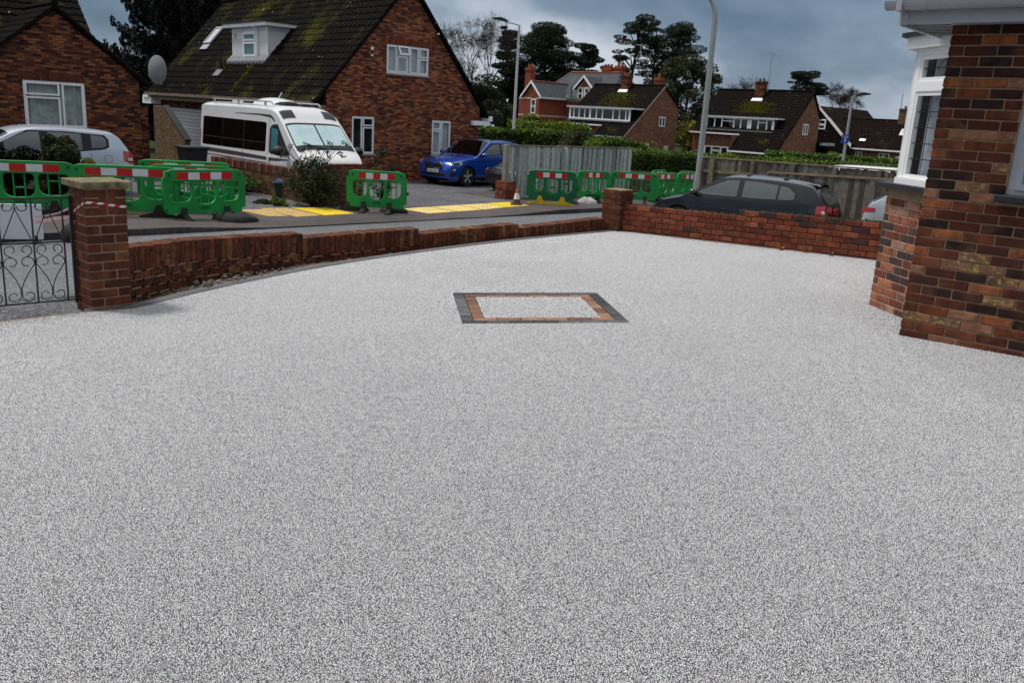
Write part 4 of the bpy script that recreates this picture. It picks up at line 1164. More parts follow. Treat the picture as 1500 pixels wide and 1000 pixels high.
# bay glazing, set back on the sill
MG = xf((bo.x - nb.x * .075, bo.y - nb.y * .075, 0), (bs.x, bs.y, 0), (nb.x, nb.y, 0), (0, 0, 1))
ub = BLn - .055
bw = MB(MG)
bw.box(.02, ub, -.03, .06, 1.246, 1.30)
for (a, b) in ((.02, .09), (ub - .065, ub)): bw.box(a, b, -.03, .03, 1.301, 2.40)
bw.box(.091, ub - .066, -.03, .03, 2.345, 2.40).box(.091, ub - .066, -.03, .036, 2.045, 2.125)
for (z0, z1) in ((1.301, 2.044), (2.126, 2.344)):
    bw.box(.091, ub - .066, -.02, .026, z0, z0 + .035).box(.091, ub - .066, -.02, .026, z1 - .035, z1).box(.091, .125, -.02, .026, z0 + .036, z1 - .036).box(ub - .10, ub - .066, -.02, .026, z0 + .036, z1 - .036)
BWn = bw.build('bay_window', 'pvc', RH)
for (z0, z1) in ((1.337, 2.008), (2.162, 2.308)):
    MB(MG).add([(.126, 0, z0), (ub - .101, 0, z0), (ub - .101, 0, z1), (.126, 0, z1)], [(0, 1, 2, 3)]).build('pane', 'glass', BWn, fixn=False)
lead = MB(MG)
for k in range(1, 3):
    x = .126 + (ub - .227) * k / 3; lead.box(x - .004, x + .004, .005, .009, 1.338, 2.007)
for k in range(1, 5):
    z = 1.337 + .671 * k / 5; lead.box(.127, ub - .102, .0052, .0088, z - .004, z + .004)
for x in (.126 + (ub - .227) * .22, .126 + (ub - .227) * .78): lead.box(x - .004, x + .004, .005, .009, 2.163, 2.307)
xm = .126 + (ub - .227) * .5; lead.box(.127, ub - .102, .0052, .0088, 2.231, 2.239)
for (s1_, s2_) in ((1, 1), (1, -1), (-1, 1), (-1, -1)):
    lead.tube([(xm + s1_ * .09, .0068, 2.235), (xm, .0068, 2.235 + s2_ * .07)], .0035, 4)
lead.build('leading', 'black_plastic', BWn)
MB().slab([(p.x, p.y) for p in (bo - nb * .30 + bs * .1, bo + bs * (BLn - .22) - nb * .30, Vector((-.35, 2.6)), Vector((.3, 2.6)))], 1.246, 2.4).build('room', 'dark_inside', BWn)
P = [[], []]
for i in range(30):
    x = .1 + (ub - .2) * i / 29; o = -.10 + .03 * math.sin(i * 1.7)
    P[0].append((x, o, 1.30)); P[1].append((x, o, 2.38))
MB(MG).grid(P).build('curtain', 'curtain', BWn, fixn=False)
# other bay sides
MB().box(-.60, -.54, 1.1, 3.0, 1.246, 2.40).build('bay_glazing', 'pvc', RH)
fx = lambda o: [(p.x, p.y) for p in (bo + nb * o + bs * .0, bo + bs * (BLn + o * .6) + nb * o, Vector((-.64 - o, 3.1)), Vector((.3, 3.5)), Vector((.3, .7)))]
MB().slab(fx(.03), 2.402, 2.50).build('bay_fascia', 'pvc', RH)
MB().slab(fx(.075), 2.501, 2.535).build('bay_roof', 'slate', RH)
# eaves: soffit, fascia, gutter
OV = .20
MB().slab([(-.30, -OV), (6.7, -OV), (6.7, .02), (.012, .02), (.012, 1.05), (-.30, 1.05)], 2.475, 2.49).build('soffit', 'pvc_grey', RH)
for k in range(9):
    MB().box(-.30, .005, -OV + .03 + k * .1, -OV + .034 + k * .1, 2.470, 2.4745).build('soffit_joint', 'black_plastic', RH)
MB().box(-.30, 6.7, -OV - .02, -OV - .001, 2.465, 2.60).build('fascia', 'pvc_grey', RH)
MB().box(-.32, -.301, -OV - .022, 1.05, 2.455, 2.64).build('end_fascia', 'pvc', RH)
MB().box(-.305, -.25, -OV - .026, -OV - .0205, 2.462, 2.602).build('fascia_joint', 'pvc_grey', RH)
gp = [(-.062 * math.cos(a), -.062 * math.sin(a)) for a in [math.pi * k / 10 for k in range(11)]]
mb = MB(); P = []
for x in (-.40, 6.7):
    P.append([(x, -OV - .085 + c, 2.615 + s_) for (c, s_) in gp] + [(x, -OV - .085 + c * .9, 2.615 + s_ * .9) for (c, s_) in gp[::-1]])
mb.grid(P); gu = smooth_angle(mb.build('gutter', 'pvc_grey', RH))
MB().add([(-.40, -OV - .085, 2.612)] + [(-.40, -OV - .085 + c, 2.615 + s_) for (c, s_) in gp], [(0, i, i + 1) for i in range(1, 11)]).build('gutter_end', 'pvc_grey', RH)
MB().box(-.31, -.27, -OV - .152, -OV - .021, 2.545, 2.622).build('gutter_bracket', 'pvc_grey', RH)
for x in (-.15, .85):
    P = []
    for xx in (x, x + .045): P.append([(xx, -OV - .085 + c * 1.08, 2.615 + s_ * 1.08) for (c, s_) in gp])
    MB().grid(P).build('gutter_joint', 'pvc_grey', RH)
Mr = slope_M((-.35, -OV - .06, 2.64), (1, 0, 0), (0, .85, .53))
tiles(RH, Mr, 0, 7.1, 4.6, 'roof_main', .33, .33)
MB(Mr).box(0, 7.1, 0, 4.6, -.05, -.012).build('roof', 'roof_brown', RH)
MB().prism([(0, 2.6), (0, 2.601), (0, 2.602)], 0, 0.001).build('rafter_end', 'fascia_wood', RH) if False else None

# ------------------------------------------------------------------ main house across the road
MH = thing('gabled_house', 'large dark brick house with steep mossy tiled roof and white dormer', 'house', (-3.55, 32.55, 0), HANG)
AP = (-.93, 5.94)
UPW = (-1.83, -.02, 2.80, 3.76); GLW = (-3.20, -2.29, .03, 1.30); GRW = (.21, 1.09, .05, 1.285)
wall_face('gable_wall', MH, M_FRONT(), [(-4.2, -1.3), (2.45, -1.3), (2.45, 1.80), (-.93, 5.80), (-4.2, 2.10)], [UPW, GLW, GRW], 'brick_gable')
wall_face('garage_wall', MH, M_SIDE(-4.2), [(0, -1.4), (14.7, -1.4), (14.7, 2.05), (0, 2.05)], [(10.15, 13.75, -1.35, 1.12)], 'brick_bungalow', .2)
MB().box(2.43, 2.45, .02, 14.7, -1.3, 1.8).box(-4.18, 2.4, 14.6, 14.7, -1.3, 2.0).build('wall', 'brick_gable', MH)
window(MH, M_FRONT(), *UPW, [(.02, .235, .06, .96), (.255, .49, .06, .62), (.55, .755, .06, .96), (.775, .98, .06, .60), (.775, .98, .64, .96)], curtain='curtain', sill='concrete')
# top light hanging open
ow = MB(M_FRONT() @ Matrix.Translation((-1.83 + 1.81 * .372, .03, 3.73)) @ Matrix.Rotation(R2(24), 4, 'X'))
ow.box(-.22, .22, -.02, .02, -.05, 0).box(-.22, .22, -.02, .02, -.31, -.26).box(-.22, -.17, -.02, .02, -.26, -.05).box(.17, .22, -.02, .02, -.26, -.05)
ol = ow.build('open_window', 'pvc', MH)
ow2 = MB(ow.M); ow2.box(-.17, .17, -.004, .004, -.26, -.05).build('pane', 'glass', ol)
window(MH, M_FRONT(), *GLW, [(.03, .46, .03, .97), (.50, .97, .03, .72), (.50, .97, .75, .97)], curtain=None, sill='concrete')
window(MH, M_FRONT(), *GRW, [(.03, .46, .03, .70), (.03, .46, .73, .97), (.50, .97, .03, .97)], curtain='curtain', sill='concrete')
_sb = {}
for (a, b, z, n) in ((-1.95, .10, 3.765, 26), (-3.22, -2.26, 1.305, 12), (.16, 1.14, 1.29, 12)):     # soldier lintels
    for i in range(n):
        w = (b - a) / n; brick(MH, (a + w * (i + .5), -.004, z + .112), 0, w - .008, .02, .213, 'brick_red', .001, name='lintel_brick')
# soffit boxes and lights
MB().bev(2.05, 2.93, -.12, .3, 1.17, 1.34, .01).build('eave_box', 'pvc', MH)
MB().bev(2.80, 3.0, -.16, .3, 1.345, 1.52, .01).build('gutter_end', 'pvc', MH)
MB().box(-4.75, -4.3, 14.3, 15.3, 1.22, 1.48).box(-4.8, -4.4, 14.5, 15.1, 1.485, 1.60).build('eave_box', 'pvc', MH)
lt = MB().lathe([(.045, 3.30), (.05, 3.32), (.05, 3.36)], 10, 'z', (-2.49, -.09, 0)); lt.lathe([(.05, 3.50), (.05, 3.56), (.045, 3.60)], 10, 'z', (-2.49, -.09, 0)); lt.box(-2.50, -2.48, -.09, 0, 3.40, 3.46)
wlp = lt.build('wall_light', 'pvc', MH); MB().lathe([(.035, 3.37), (.035, 3.49)], 10, 'z', (-2.49, -.09, 0)).build('light_body', 'black_plastic', wlp)
MB().lathe([(.0, -.03), (.045, -.02), (.05, .02), (.0, .06)], 10, 'z', (.32, -.07, 4.28)).build('wall_light', 'pvc', MH)
MB().box(-3.5, -3.2, -.08, -.02, -1.0, -.55).build('meter_box', 'black_plastic', MH) if False else None
# roof
for sgn, ev, M_ in ((-1, (-4.65, 1.74), slope_M((-4.70, -.12, 1.70), (0, 1, 0), (AP[0] + 4.65, 0, AP[1] - 1.74))), (1, (2.79, 1.54), slope_M((2.84, -.12, 1.50), (0, 1, 0), (AP[0] - 2.79, 0, AP[1] - 1.54)))):
    ln = math.hypot(AP[0] - ev[0], AP[1] - ev[1]) + .06
    rf = MB(M_).box(0, 15.0, 0, ln, -.07, -.012).build('roof', 'roof_main', MH)
    if sgn < 0: tiles(MH, M_, 0, 15.0, ln, 'roof_main', .31, .30)
    else: tiles(MH, M_, 0, 15.0, ln, 'roof_main', .31, .60)
    MB(M_).box(-.02, .0, -.02, ln, -.075, .015).build('verge', 'roof_brown', MH)
MB().tube([(AP[0], -.12, AP[1] + .06), (AP[0], 15, AP[1] + .06)], .11, 8).build('ridge', 'roof_main', MH)
mb = MB(); 
MB().box(-4.80, -4.68, 0, 14.9, 1.60, 1.71).build('gutter', 'fascia_wood', MH)
MB().box(-4.66, -4.22, 0, 14.7, 1.42, 1.60).build('fascia', 'fascia_wood', MH)
# dormer
DX = -3.37
DM = MB().add([(DX, 5.75, 3.15), (DX, 8.82, 3.15), (DX, 8.82, 4.37), (DX, 5.75, 4.37), (-2.2, 5.75, 4.37), (-2.2, 8.82, 4.37)],
              [(0, 1, 2, 3), (0, 3, 4), (1, 5, 2), (2, 5, 4, 3)]).build('dormer', 'cladding', MH)
for k in range(8):       # horizontal boards
    z = 3.20 + k * .146
    for (a, b) in ((5.77, 6.60), (7.76, 8.80)): MB().box(DX - .016, DX - .004, a, b, z, z + .138).build('cladding_board', 'cladding', DM)
    xe = DX + .02 + (z - 3.15) / 1.13
    MB().add([(DX + .01, 5.742, z), (xe, 5.742, z), (xe + .12, 5.742, z + .138), (DX + .01, 5.742, z + .138), (DX + .01, 5.73, z), (xe, 5.73, z), (xe + .12, 5.73, z + .138), (DX + .01, 5.73, z + .138)], [(4, 5, 6, 7), (0, 1, 5, 4), (3, 7, 6, 2)]).build('cladding_board', 'cladding', DM)
MB().box(DX - .03, DX + .0, 5.70, 5.77, 3.15, 4.37).build('corner_trim', 'pvc', DM)
MB().slab([(DX - .22, 5.45), (DX - .22, 9.25), (-2.0, 9.25), (-2.0, 5.45)], 4.372, 4.50).build('dormer_fascia', 'pvc', DM)
MB().slab([(DX - .26, 5.40), (DX - .26, 9.30), (-1.95, 9.30), (-1.95, 5.40)], 4.502, 4.545).build('dormer_roof', 'slate', DM)
MB().slab([(DX - .22, 5.6), (DX - .22, 8.95), (DX + .03, 8.95), (DX + .03, 5.6)], lambda x, y: 3.16 + (x - DX) * 1.13 + .05, lambda x, y: 3.24 + (x - DX) * 1.05 + .09).build('lead_flashing', 'lead', DM)
dw = window(MH, M_SIDE(DX - .02), 6.62, 7.74, 3.24, 4.20, [(.05, .95, .04, .60), (.05, .95, .64, .96)], curtain=None, back=None, setback=-.02, fw=.09)
MB().box(DX - .026, DX - .020, 6.68, 7.68, 3.29, 4.15).build('blind', 'curtain_teal', dw)
MB().tube([(DX - .25, 6.55, 4.38), (DX - .10, 6.52, 4.28), (DX - .05, 6.50, 4.1), (DX - .05, 6.50, 3.25)], .035, 8).build('downpipe', 'pvc', DM)
MB().box(DX - .05, DX - .016, 8.40, 8.56, 3.98, 4.18).build('alarm_box', 'cream', DM)
# skylight, soil pipe, dish
Ms = slope_M((-2.83, 12.05, 3.86), (0, 1, 0), (1, 0, 1.13))
sk = MB(Ms).box(0, .75, 0, .07, .05, .12).box(0, .75, .9, .97, .05, .12).box(0, .07, .07, .9, .05, .12).box(.68, .75, .07, .9, .05, .12).build('skylight', 'pvc_grey', MH)
MB(Ms).box(.07, .68, .07, .9, .06, .09).build('pane', 'lens_clear', sk)
MB(Ms).box(.02, .73, -.32, -.02, .03, .06).build('flashing', 'pvc_grey', sk)
MB().tube([(-3.85, 8.9, 2.6), (-3.85, 8.9, 3.45)], .06, 10).build('soil_pipe', 'black_plastic', MH)
MB(slope_M((-4.05, 8.62, 2.45), (0, 1, 0), (1, 0, 1.13))).box(0, .55, 0, .34, .05, .08).build('pipe_flashing', 'lead', MH)
mo = []
for _ in range(1100):
    k_ = rng.random()
    if k_ < .22: yy, tt = 6.45 + rng.gauss(0, .10), rng.uniform(-4.6, -3.45)
    elif k_ < .34: yy, tt = 8.8 + rng.gauss(0, .35), rng.uniform(-4.55, -3.3)
    elif k_ < .60: yy, tt = rng.uniform(0, 15), -1.0 - abs(rng.gauss(0, .8))
    elif k_ < .8: yy, tt = rng.gauss(9.5, 2.2), rng.gauss(-1.9, .6)
    else: yy, tt = rng.uniform(7.5, 15), rng.uniform(-4.6, -1)
    if -4.6 < tt < -.95 and 0 < yy < 14.9 and not (5.4 < yy < 9.3 and -3.5 < tt < -1.9): mo.append((tt, yy, 1.74 + (tt + 4.65) * 1.13 + .055))
q = leaf_quads(np.array(mo), .085, .85, (-.75, 0, .66), .22)
kind(link('moss', leaf_mesh('moss', q, nrg.uniform(.0, .75, len(q)), 'leaf_yellow'), MH), 'stuff')
for k in range(17):
    MB().box(-4.13, -4.10, 10.16, 13.74, -1.3 + k * .143, -1.3 + k * .143 + .126).build('door_slat', 'roller_slat', MH)
MB().box(-4.095, -4.09, 10.16, 13.74, -1.3, 1.12).build('door_backing', 'black_plastic', MH)
dq = MH.matrix_basis @ Vector((0, 0, 0))
def mh(X, Y, z):
    p = Vector((-3.55, 32.55)) + HD * X + HE * Y; return (p.x, p.y, z)
SD = thing('satellite_dish', 'grey oval satellite dish at the left eave of the mossy roof', 'satellite dish', mh(-4.75, 13.6, 1.72), HANG + R2(-62))
P = []
for i in range(7):
    r = .62 * i / 6; row = []
    for k in range(25):
        a = 2 * math.pi * k / 24; row.append((r * math.cos(a) * .82, .14 * (r / .62) ** 2, r * math.sin(a) + .95))
    P.append(row)
MB().grid(P).build('dish', 'dish_grey', SD, smooth=True)
MB().tube([(0, .14, .9), (0, .35, .5), (0, .35, .0)], .03, 6).build('bracket', 'pvc', SD)
MB().tube([(0, 0, .45), (0, -.35, .6), (0, -.42, .72)], .015, 6).build('receiver_arm', 'pvc_grey', SD)
# wing wall in front of the garage
ww = thing('wing_wall', 'small yellowish brick wall with a sloping top beside the white garage door', 'brick wall', (-3.55, 32.55, 0), HANG)
MB(M_SIDE(-5.6)).prism([(8.2, -1.3), (11.4, -1.3), (11.4, 1.19), (10.3, 1.16), (8.2, -.08)], -.11, .11).build('wall', 'brick_yellowish', ww)
MB(M_SIDE(-5.6)).prism([(8.15, -.07), (10.3, 1.163), (10.3, 1.23), (8.12, -.02)], -.13, .13).build('coping', 'black_plastic', ww)

# ------------------------------------------------------------------ bungalow on the left
BL = thing('bungalow', 'dark brick bungalow gable with white window behind the silver car', 'house', (-13.03, 24.52, 0), HANG)
BW_ = (-.71, .86, .58, 1.82)
wall_face('gable_wall', BL, M_FRONT(), [(-2.0, -1.2), (2.35, -1.2), (2.35, 2.0), (.2, 3.68), (-2.0, 1.95)], [BW_], 'brick_bungalow')
MB().box(2.36, 3.15, 1.6, 1.8, -1.2, 1.25).build('side_screen_wall', 'brick_bungalow', BL)
MB().box(2.33, 2.35, .01, 5, -1.2, 2.0).box(-1.98, -1.96, .01, 5, -1.2, 1.95).build('wall', 'brick_bungalow', BL)
window(BL, M_FRONT(), *BW_, [(.03, .58, .03, .66), (.03, .58, .70, .97), (.62, .97, .03, .97)], curtain='curtain_warm', fw=.06)
for i in range(20):
    brick(BL, (-.75 + i * .0832, -.004, 1.825 + .112), 0, .074, .02, .213, 'brick_pillar', .001, name='lintel_brick')
for sx, ev in ((-1, (-2.22, 1.86)), (1, (2.60, 1.90))):
    up = (.2 - ev[0], 0, 3.80 - ev[1]); ln = math.hypot(up[0], up[2])
    M_ = slope_M((ev[0], -.12, ev[1]), (0, 1, 0), up)
    MB(M_).box(0, 4.2, 0, ln, -.06, -.012).build('roof', 'roof_brown', BL)
    tiles(BL, M_, 0, 4.2, ln, 'roof_brown', .30, .30)
    MB(M_).box(-.02, 0, -.02, ln, -.06, .02).build('verge', 'roof_brown', BL)
MB().tube([(.2, -.12, 3.85), (.2, 4.2, 3.85)], .09, 8).build('ridge', 'roof_brown', BL)
Mm = slope_M((-7, .8, 2.0), (1, 0, 0), (0, 1, .9))
MB(Mm).box(0, 8.8, 0, 5.1, -.06, -.012).build('main_roof', 'roof_main', BL)
tiles(BL, Mm, 0, 8.8, 5.1, 'roof_main', .30, .30)
MB().prism([(0, 0), (1, 0), (1, 1)], 0, 1).build('x', 'roof_main', BL) if False else None
MB(M_SIDE(1.78)).prism([(.9, -1.2), (8.3, -1.2), (8.3, 2.0), (4.6, 5.3), (.9, 2.0)], -.02, 0).build('main_gable', 'brick_bungalow', BL)
Mm = slope_M((-7, 8.5, 2.0), (1, 0, 0), (0, -1, .9))
MB(Mm).box(0, 8.8, 0, 5.1, -.06, .02).build('main_roof', 'roof_main', BL)

# ------------------------------------------------------------------ chalet houses
def chalet(label, g, spec):
    H_ = thing('chalet_house', label, 'house', (g[0], g[1], 0), HANG)
    (t0, z0), (tr, zr), (tb, zb) = spec['front'], spec['ridge'], spec['back']
    Lr = spec['len']; tm, zm_ = spec['mid']; em = spec['em']; bz = -2.2
    sl = (zr - z0) / (tr - t0)
    holes = [w for w in spec['gw']]
    wall_face('gable_wall', H_, M_FRONT(), [(t0 + .15, bz), (tb, bz), (tb, zb), (tr, zr - .1), (t0 + .15, z0 + .05)], holes, 'brick_chalet')
    for w in holes:
        window(H_, M_FRONT(), *w, [(.05, .48, .05, .95), (.52, .95, .05, .95)], pane='glass_far', curtain='curtain', setback=.03, fw=.08, cz=.0)
    wall_face('front_wall', H_, M_SIDE(tm + .25), [(em, bz), (Lr, bz), (Lr, zm_ + .1), (em, zm_ + .1)], [spec['fw']] if spec.get('fw') else [], 'brick_chalet')
    if spec.get('fw'): window(H_, M_SIDE(tm + .25), *spec['fw'], [(.03, .3, .05, .95), (.32, .68, .05, .6), (.32, .68, .65, .95), (.70, .97, .05, .95)], pane='glass_far', curtain='blind', setback=.03, fw=.08)
    MB().box(t0 + .3, t0 + .32, .02, em, bz, z0).box(t0 + .3, tm + .25, em - .02, em, bz, zm_).box(tb - .02, tb, .02, Lr, bz, zb).box(tm + .3, tb, Lr - .02, Lr, bz, zm_).build('wall', 'brick_chalet', H_)
    dsl = Vector((tr - t0, 0, zr - z0)); 
    # catslide part (right) and main part (left)
    Ma = slope_M((t0, -.12, z0), (0, 1, 0), dsl); la = dsl.length
    MB(Ma).box(0, em + .12, 0, la, -.08, -.012).build('roof', 'roof_brown', H_)
    tiles(H_, Ma, 0, em + .12, la, 'roof_brown', .32, .32)
    f = (tm - t0) / (tr - t0)
    Mb = slope_M((tm, em, z0 + (zr - z0) * f), (0, 1, 0), dsl); lb = la * (1 - f)
    MB(Mb).box(.01, Lr - em + .1, 0, lb, -.08, -.012).build('roof', 'roof_brown', H_)
    tiles(H_, Mb, 0.0, Lr - em + .1, lb, 'roof_brown', .32, .32)
    bk = Vector((tr - tb - .15, 0, zr - zb + .1)); Mc = slope_M((tb + .15, -.12, zb - .1), (0, 1, 0), bk)
    MB(Mc).box(0, Lr + .2, 0, bk.length, -.08, .03).build('roof', 'roof_brown', H_)
    MB().tube([(tr, -.12, zr + .06), (tr, Lr + .1, zr + .06)], .10, 8).build('ridge', 'roof_brown', H_)
    MB(Ma).box(-.03, 0, -.02, la, -.12, .02).build('verge', spec.get('verge', 'concrete'), H_)
    MB().box(tm - .14, tm - .02, em - .1, Lr + .2, zm_ - .02, zm_ + .10).build('gutter', 'pvc', H_)
    MB().box(t0 - .14, t0 - .02, -.1, em, z0 - .10, z0 + .02).build('gutter', 'pvc', H_)
    MB().tube([(t0 - .06, -.02, z0 - .1), (t0 - .06, -.02, bz)], .05, 6).build('downpipe', 'pvc', H_)
    # long dormer
    dx, dz0, dz1, e0, e1 = spec['dormer']
    te = dx + (dz1 - dz0) / sl + .25
    D_ = MB().slab([(dx + .02, e0 + .02), (dx + .02, e1 - .02), (te, e1 - .02), (te, e0 + .02)], dz0 - .1, dz1 - .005).build('dormer', spec.get('cheek', 'roof_brown'), H_)
    MB().slab([(dx - .22, e0 - .45), (dx - .22, e1 + .25), (te + .35, e1 + .25), (te + .35, e0 - .45)], dz1, dz1 + .15).build('dormer_fascia', 'pvc', D_)
    MB().slab([(dx - .25, e0 - .5), (dx - .25, e1 + .3), (te + .5, e1 + .3), (te + .5, e0 - .5)], dz1 + .151, dz1 + .19).build('dormer_roof', 'slate', D_)
    MB().slab([(dx - .30, e0 - .05), (dx - .30, e1 + .05), (dx + .1, e1 + .05), (dx + .1, e0 - .05)], dz0 - .10, dz0 + .02).build('dormer_sill', 'lead', D_)
    mb = MB(); xs_ = spec['lights']; W = e1 - e0
    mb.box(dx - .08, dx, e0, e1, dz0 + .02, dz0 + .14).box(dx - .08, dx, e0, e1, dz1 - .10, dz1 - .001)
    cur = [0.0] + xs_ + [1.0]
    posts = []
    for k, fpos in enumerate([0.0] + xs_ + [1.0]):
        wd = .20 if fpos in (0.0, 1.0) or fpos in spec['thick'] else .11
        c = e0 + W * fpos; c = min(max(c, e0 + wd / 2), e1 - wd / 2)
        mb.box(dx - .06, dx + .0, c - wd / 2, c + wd / 2, dz0 + .141, dz1 - .101); posts.append((c - wd / 2, c + wd / 2))
    fr = mb.build('dormer_frame', 'pvc', H_)
    for k in range(len(posts) - 1):
        a, b = posts[k][1], posts[k + 1][0]
        MB().box(dx - .02, dx - .012, a, b, dz0 + .12, dz1 - .08).build('pane', 'glass_far', fr)
        cm = spec['blinds'][k % len(spec['blinds'])]
        if cm:
            hgt = spec['bh'][k % len(spec['bh'])]
            MB().box(dx - .010, dx - .004, a + .02, b - .02, dz1 - .08 - (dz1 - dz0 - .2) * hgt, dz1 - .085).build('blind', cm, fr)
        if k in spec.get('bars', ()): MB().box(dx - .055, dx - .021, a, b, dz0 + .12 + (dz1 - dz0 - .2) * .68, dz0 + .12 + (dz1 - dz0 - .2) * .78).build('transom', 'pvc', fr)
    # chimney
    ct, ce, cz = spec['chim']
    C_ = MB().box(ct - .32, ct + .32, ce - .42, ce + .42, cz - 1.4, cz).box(ct - .37, ct + .37, ce - .47, ce + .47, cz - .16, cz - .06).build('chimney', 'brick_bungalow', H_)
    for s in (-.2, .2): MB().lathe([(.10, cz), (.12, cz + .02), (.10, cz + .22), (.09, cz + .25)], 10, 'z', (ct, ce + s, 0)).build('chimney_pot', 'moss' if spec.get('mosspot') else 'terracotta', C_)
    zc_ = z0 + sl * (ct - .5 - t0)
    MB().add([(ct - .53, ce - .55, zc_ - .02), (ct - .53, ce + .55, zc_ - .02), (ct - .33, ce + .55, zc_ + .20), (ct - .33, ce - .55, zc_ + .20), (ct - .58, ce - .55, zc_ + .06), (ct - .58, ce + .55, zc_ + .06), (ct - .36, ce + .5, zc_ + .30), (ct - .36, ce - .5, zc_ + .30)], [(4, 5, 6, 7), (0, 1, 5, 4), (1, 2, 6, 5), (3, 0, 4, 7)]).build('flashing', 'pvc', C_)
    # moss below the chimney
    mo = []
    for _ in range(spec['moss']):
        tt = ct - .6 - abs(rng.gauss(0, 1)) * 1.1; ee = ce + rng.gauss(0, .9) - .3
        if tt > dx + 1.2: mo.append((tt, ee, z0 + sl * (tt - t0) + .06))
    if mo:
        q = leaf_quads(np.array(mo), .16, .8, (-.6, 0, .6), .25)
        kind(link('moss', leaf_mesh('moss', q, nrg.uniform(.2, .8, len(q)), 'leaf_yellow'), H_), 'stuff')
    return H_
chalet('brick chalet house with long white dormer, nearer the red Victorian house', (8.51, 77.13), dict(front=(0, .28), ridge=(5.15, 4.85), back=(7.5, 3.17), len=8.4, mid=(.95, 1.13), em=3.4,
    gw=[(4.84, 5.75, 1.35, 2.22), (1.7, 2.3, -.62, -.14), (3.2, 3.75, -.7, -.2), (5.9, 6.5, -1.0, -.35)], dormer=(1.48, 1.62, 2.66, .5, 8.0),
    lights=[.07, .17, .27, .44, .54, .645, .735, .83, .92][::1], thick=[.645], blinds=['curtain_green', 'curtain_green', 'curtain_green', None, 'blind', 'blind', 'blind', 'blind', 'blind', None], bh=[.45, .5, .4, .3, .4, .4, .62, .35, .4], chim=(4.9, 4.26, 5.75), moss=700, fw=None))
C2 = chalet('brick chalet house with mossy roof and tall rooftop aerial, right of the tall lamp post', (20.96, 73.97), dict(front=(-.1, -.30), ridge=(4.9, 4.95), back=(6.55, 2.87), len=9.6, mid=(1.25, 1.03), em=4.5,
    gw=[(3.95, 4.85, 1.35, 2.28), (.75, 1.35, -.72, -.22), (2.2, 3.1, -.8, -.25)], dormer=(1.75, 1.45, 2.48, 1.45, 8.5),
    lights=[.10, .22, .33, .36, .47, .57, .75, .86], thick=[.33, .36], blinds=['curtain', None, 'curtain', 'curtain', 'curtain', 'curtain', None, 'curtain'], bh=[.9, .9, .9], bars=(1, 6), chim=(4.5, 4.95, 5.75), moss=1500, mosspot=True, verge='roof_brown', fw=(5.6, 8.2, -1.1, -.05), cheek='brick_chalet'))
MB().box(6.6, 10.2, -.3, 5, -2.2, -.6).build('extension_wall', 'brick_bungalow', C2)
MB().add([(6.5, -.5, .75), (6.5, 5, .75), (10.4, 5, -.75), (10.4, -.5, -.75), (6.5, -.5, .6), (6.5, 5, .6), (10.4, 5, -.9), (10.4, -.5, -.9)], [(0, 1, 2, 3), (4, 7, 6, 5), (0, 3, 7, 4), (2, 1, 5, 6), (1, 0, 4, 5), (3, 2, 6, 7)]).build('extension_roof', 'roof_brown', C2)
MB().box(6.2, 8.4, -.75, -.5, .55, .78).build('extension_fascia', 'pvc_grey', C2)
MB().box(9.4, 10.8, -.75, -.5, -.95, -.75).build('porch_fascia', 'pvc', C2)
def aerial(label, base, h, rz, n=9):
    A = thing('tv_aerial', label, 'aerial', base, rz)
    MB().tube([(0, 0, 0), (0, 0, h)], .035, 6).build('mast', 'steel', A)
    MB().tube([(-.9, 0, h - .15), (.5, 0, h - .05)], .025, 5).build('boom', 'steel', A)
    for i in range(n):
        x = -.85 + 1.3 * i / (n - 1); w = .16 + .03 * i
        MB().tube([(x, -w, h - .15 + .1 * (i / (n - 1))), (x, w, h - .15 + .1 * (i / (n - 1)))], .012, 4).build('element', 'steel', A)
    return A
p = Vector((20.96, 73.97)) + HD * 4.6 + HE * 4.3
aerial('tall television aerial beside the mossy chalet chimney', (p.x, p.y, 4.8), 3.4, HANG + 1.2)
# further dark house
H3 = thing('dark_house', 'low dark tiled house with white bargeboard gable behind the blue sign post', 'house', (34.71, 82.36, 0), HANG)
MB(M_FRONT()).prism([(.3, -2.2), (4.3, -2.2), (4.3, .4), (2.3, 2.95), (.3, .4)], -.02, 0).build('gable_wall', 'brick_chalet', H3)
H3W = [(5.6, 6.9, -.55, .18), (3.6, 4.3, -.6, .1), (.9, 2.0, -.75, .1)]
wall_face('front_wall', H3, M_SIDE(.3), [(0, -2.2), (9.5, -2.2), (9.5, .4), (0, .4)], H3W, 'brick_chalet')
for w in H3W: window(H3, M_SIDE(.3), *w, [(.05, .48, .05, .95), (.52, .95, .05, .95)], pane='glass_far', curtain='blind', setback=.03, fw=.09)
up = Vector((2.2, 0, 2.75)); Mh = slope_M((-.05, -.2, .36), (0, 1, 0), up)
MB(Mh).box(0, 9.8, 0, up.length, -.08, -.012).build('roof', 'roof_rust', H3); tiles(H3, Mh, 0, 9.8, up.length, 'roof_rust', .32, .32)
up2 = Vector((-2.2, 0, 2.75)); Mh2 = slope_M((4.45, -.2, .36), (0, 1, 0), up2); MB(Mh2).box(0, 9.8, 0, up2.length, -.08, .02).build('roof', 'roof_rust', H3)
MB().tube([(2.18, -.2, 3.15), (2.18, 9.6, 3.15)], .1, 8).build('ridge', 'roof_rust', H3)
MB().box(-.2, -.06, -.25, 9.6, .28, .42).build('gutter', 'pvc', H3)
MB(slope_M((1.15, .2, 1.75), (0, 1, 0), up)).box(-.15, .5, 0, .75, .05, .12).build('skylight', 'pvc_grey', H3)
MB(slope_M((.55, 3.6, 1.05), (0, 1, 0), up)).box(0, .6, 0, .25, .05, .10).build('vent_flashing', 'pvc', H3)
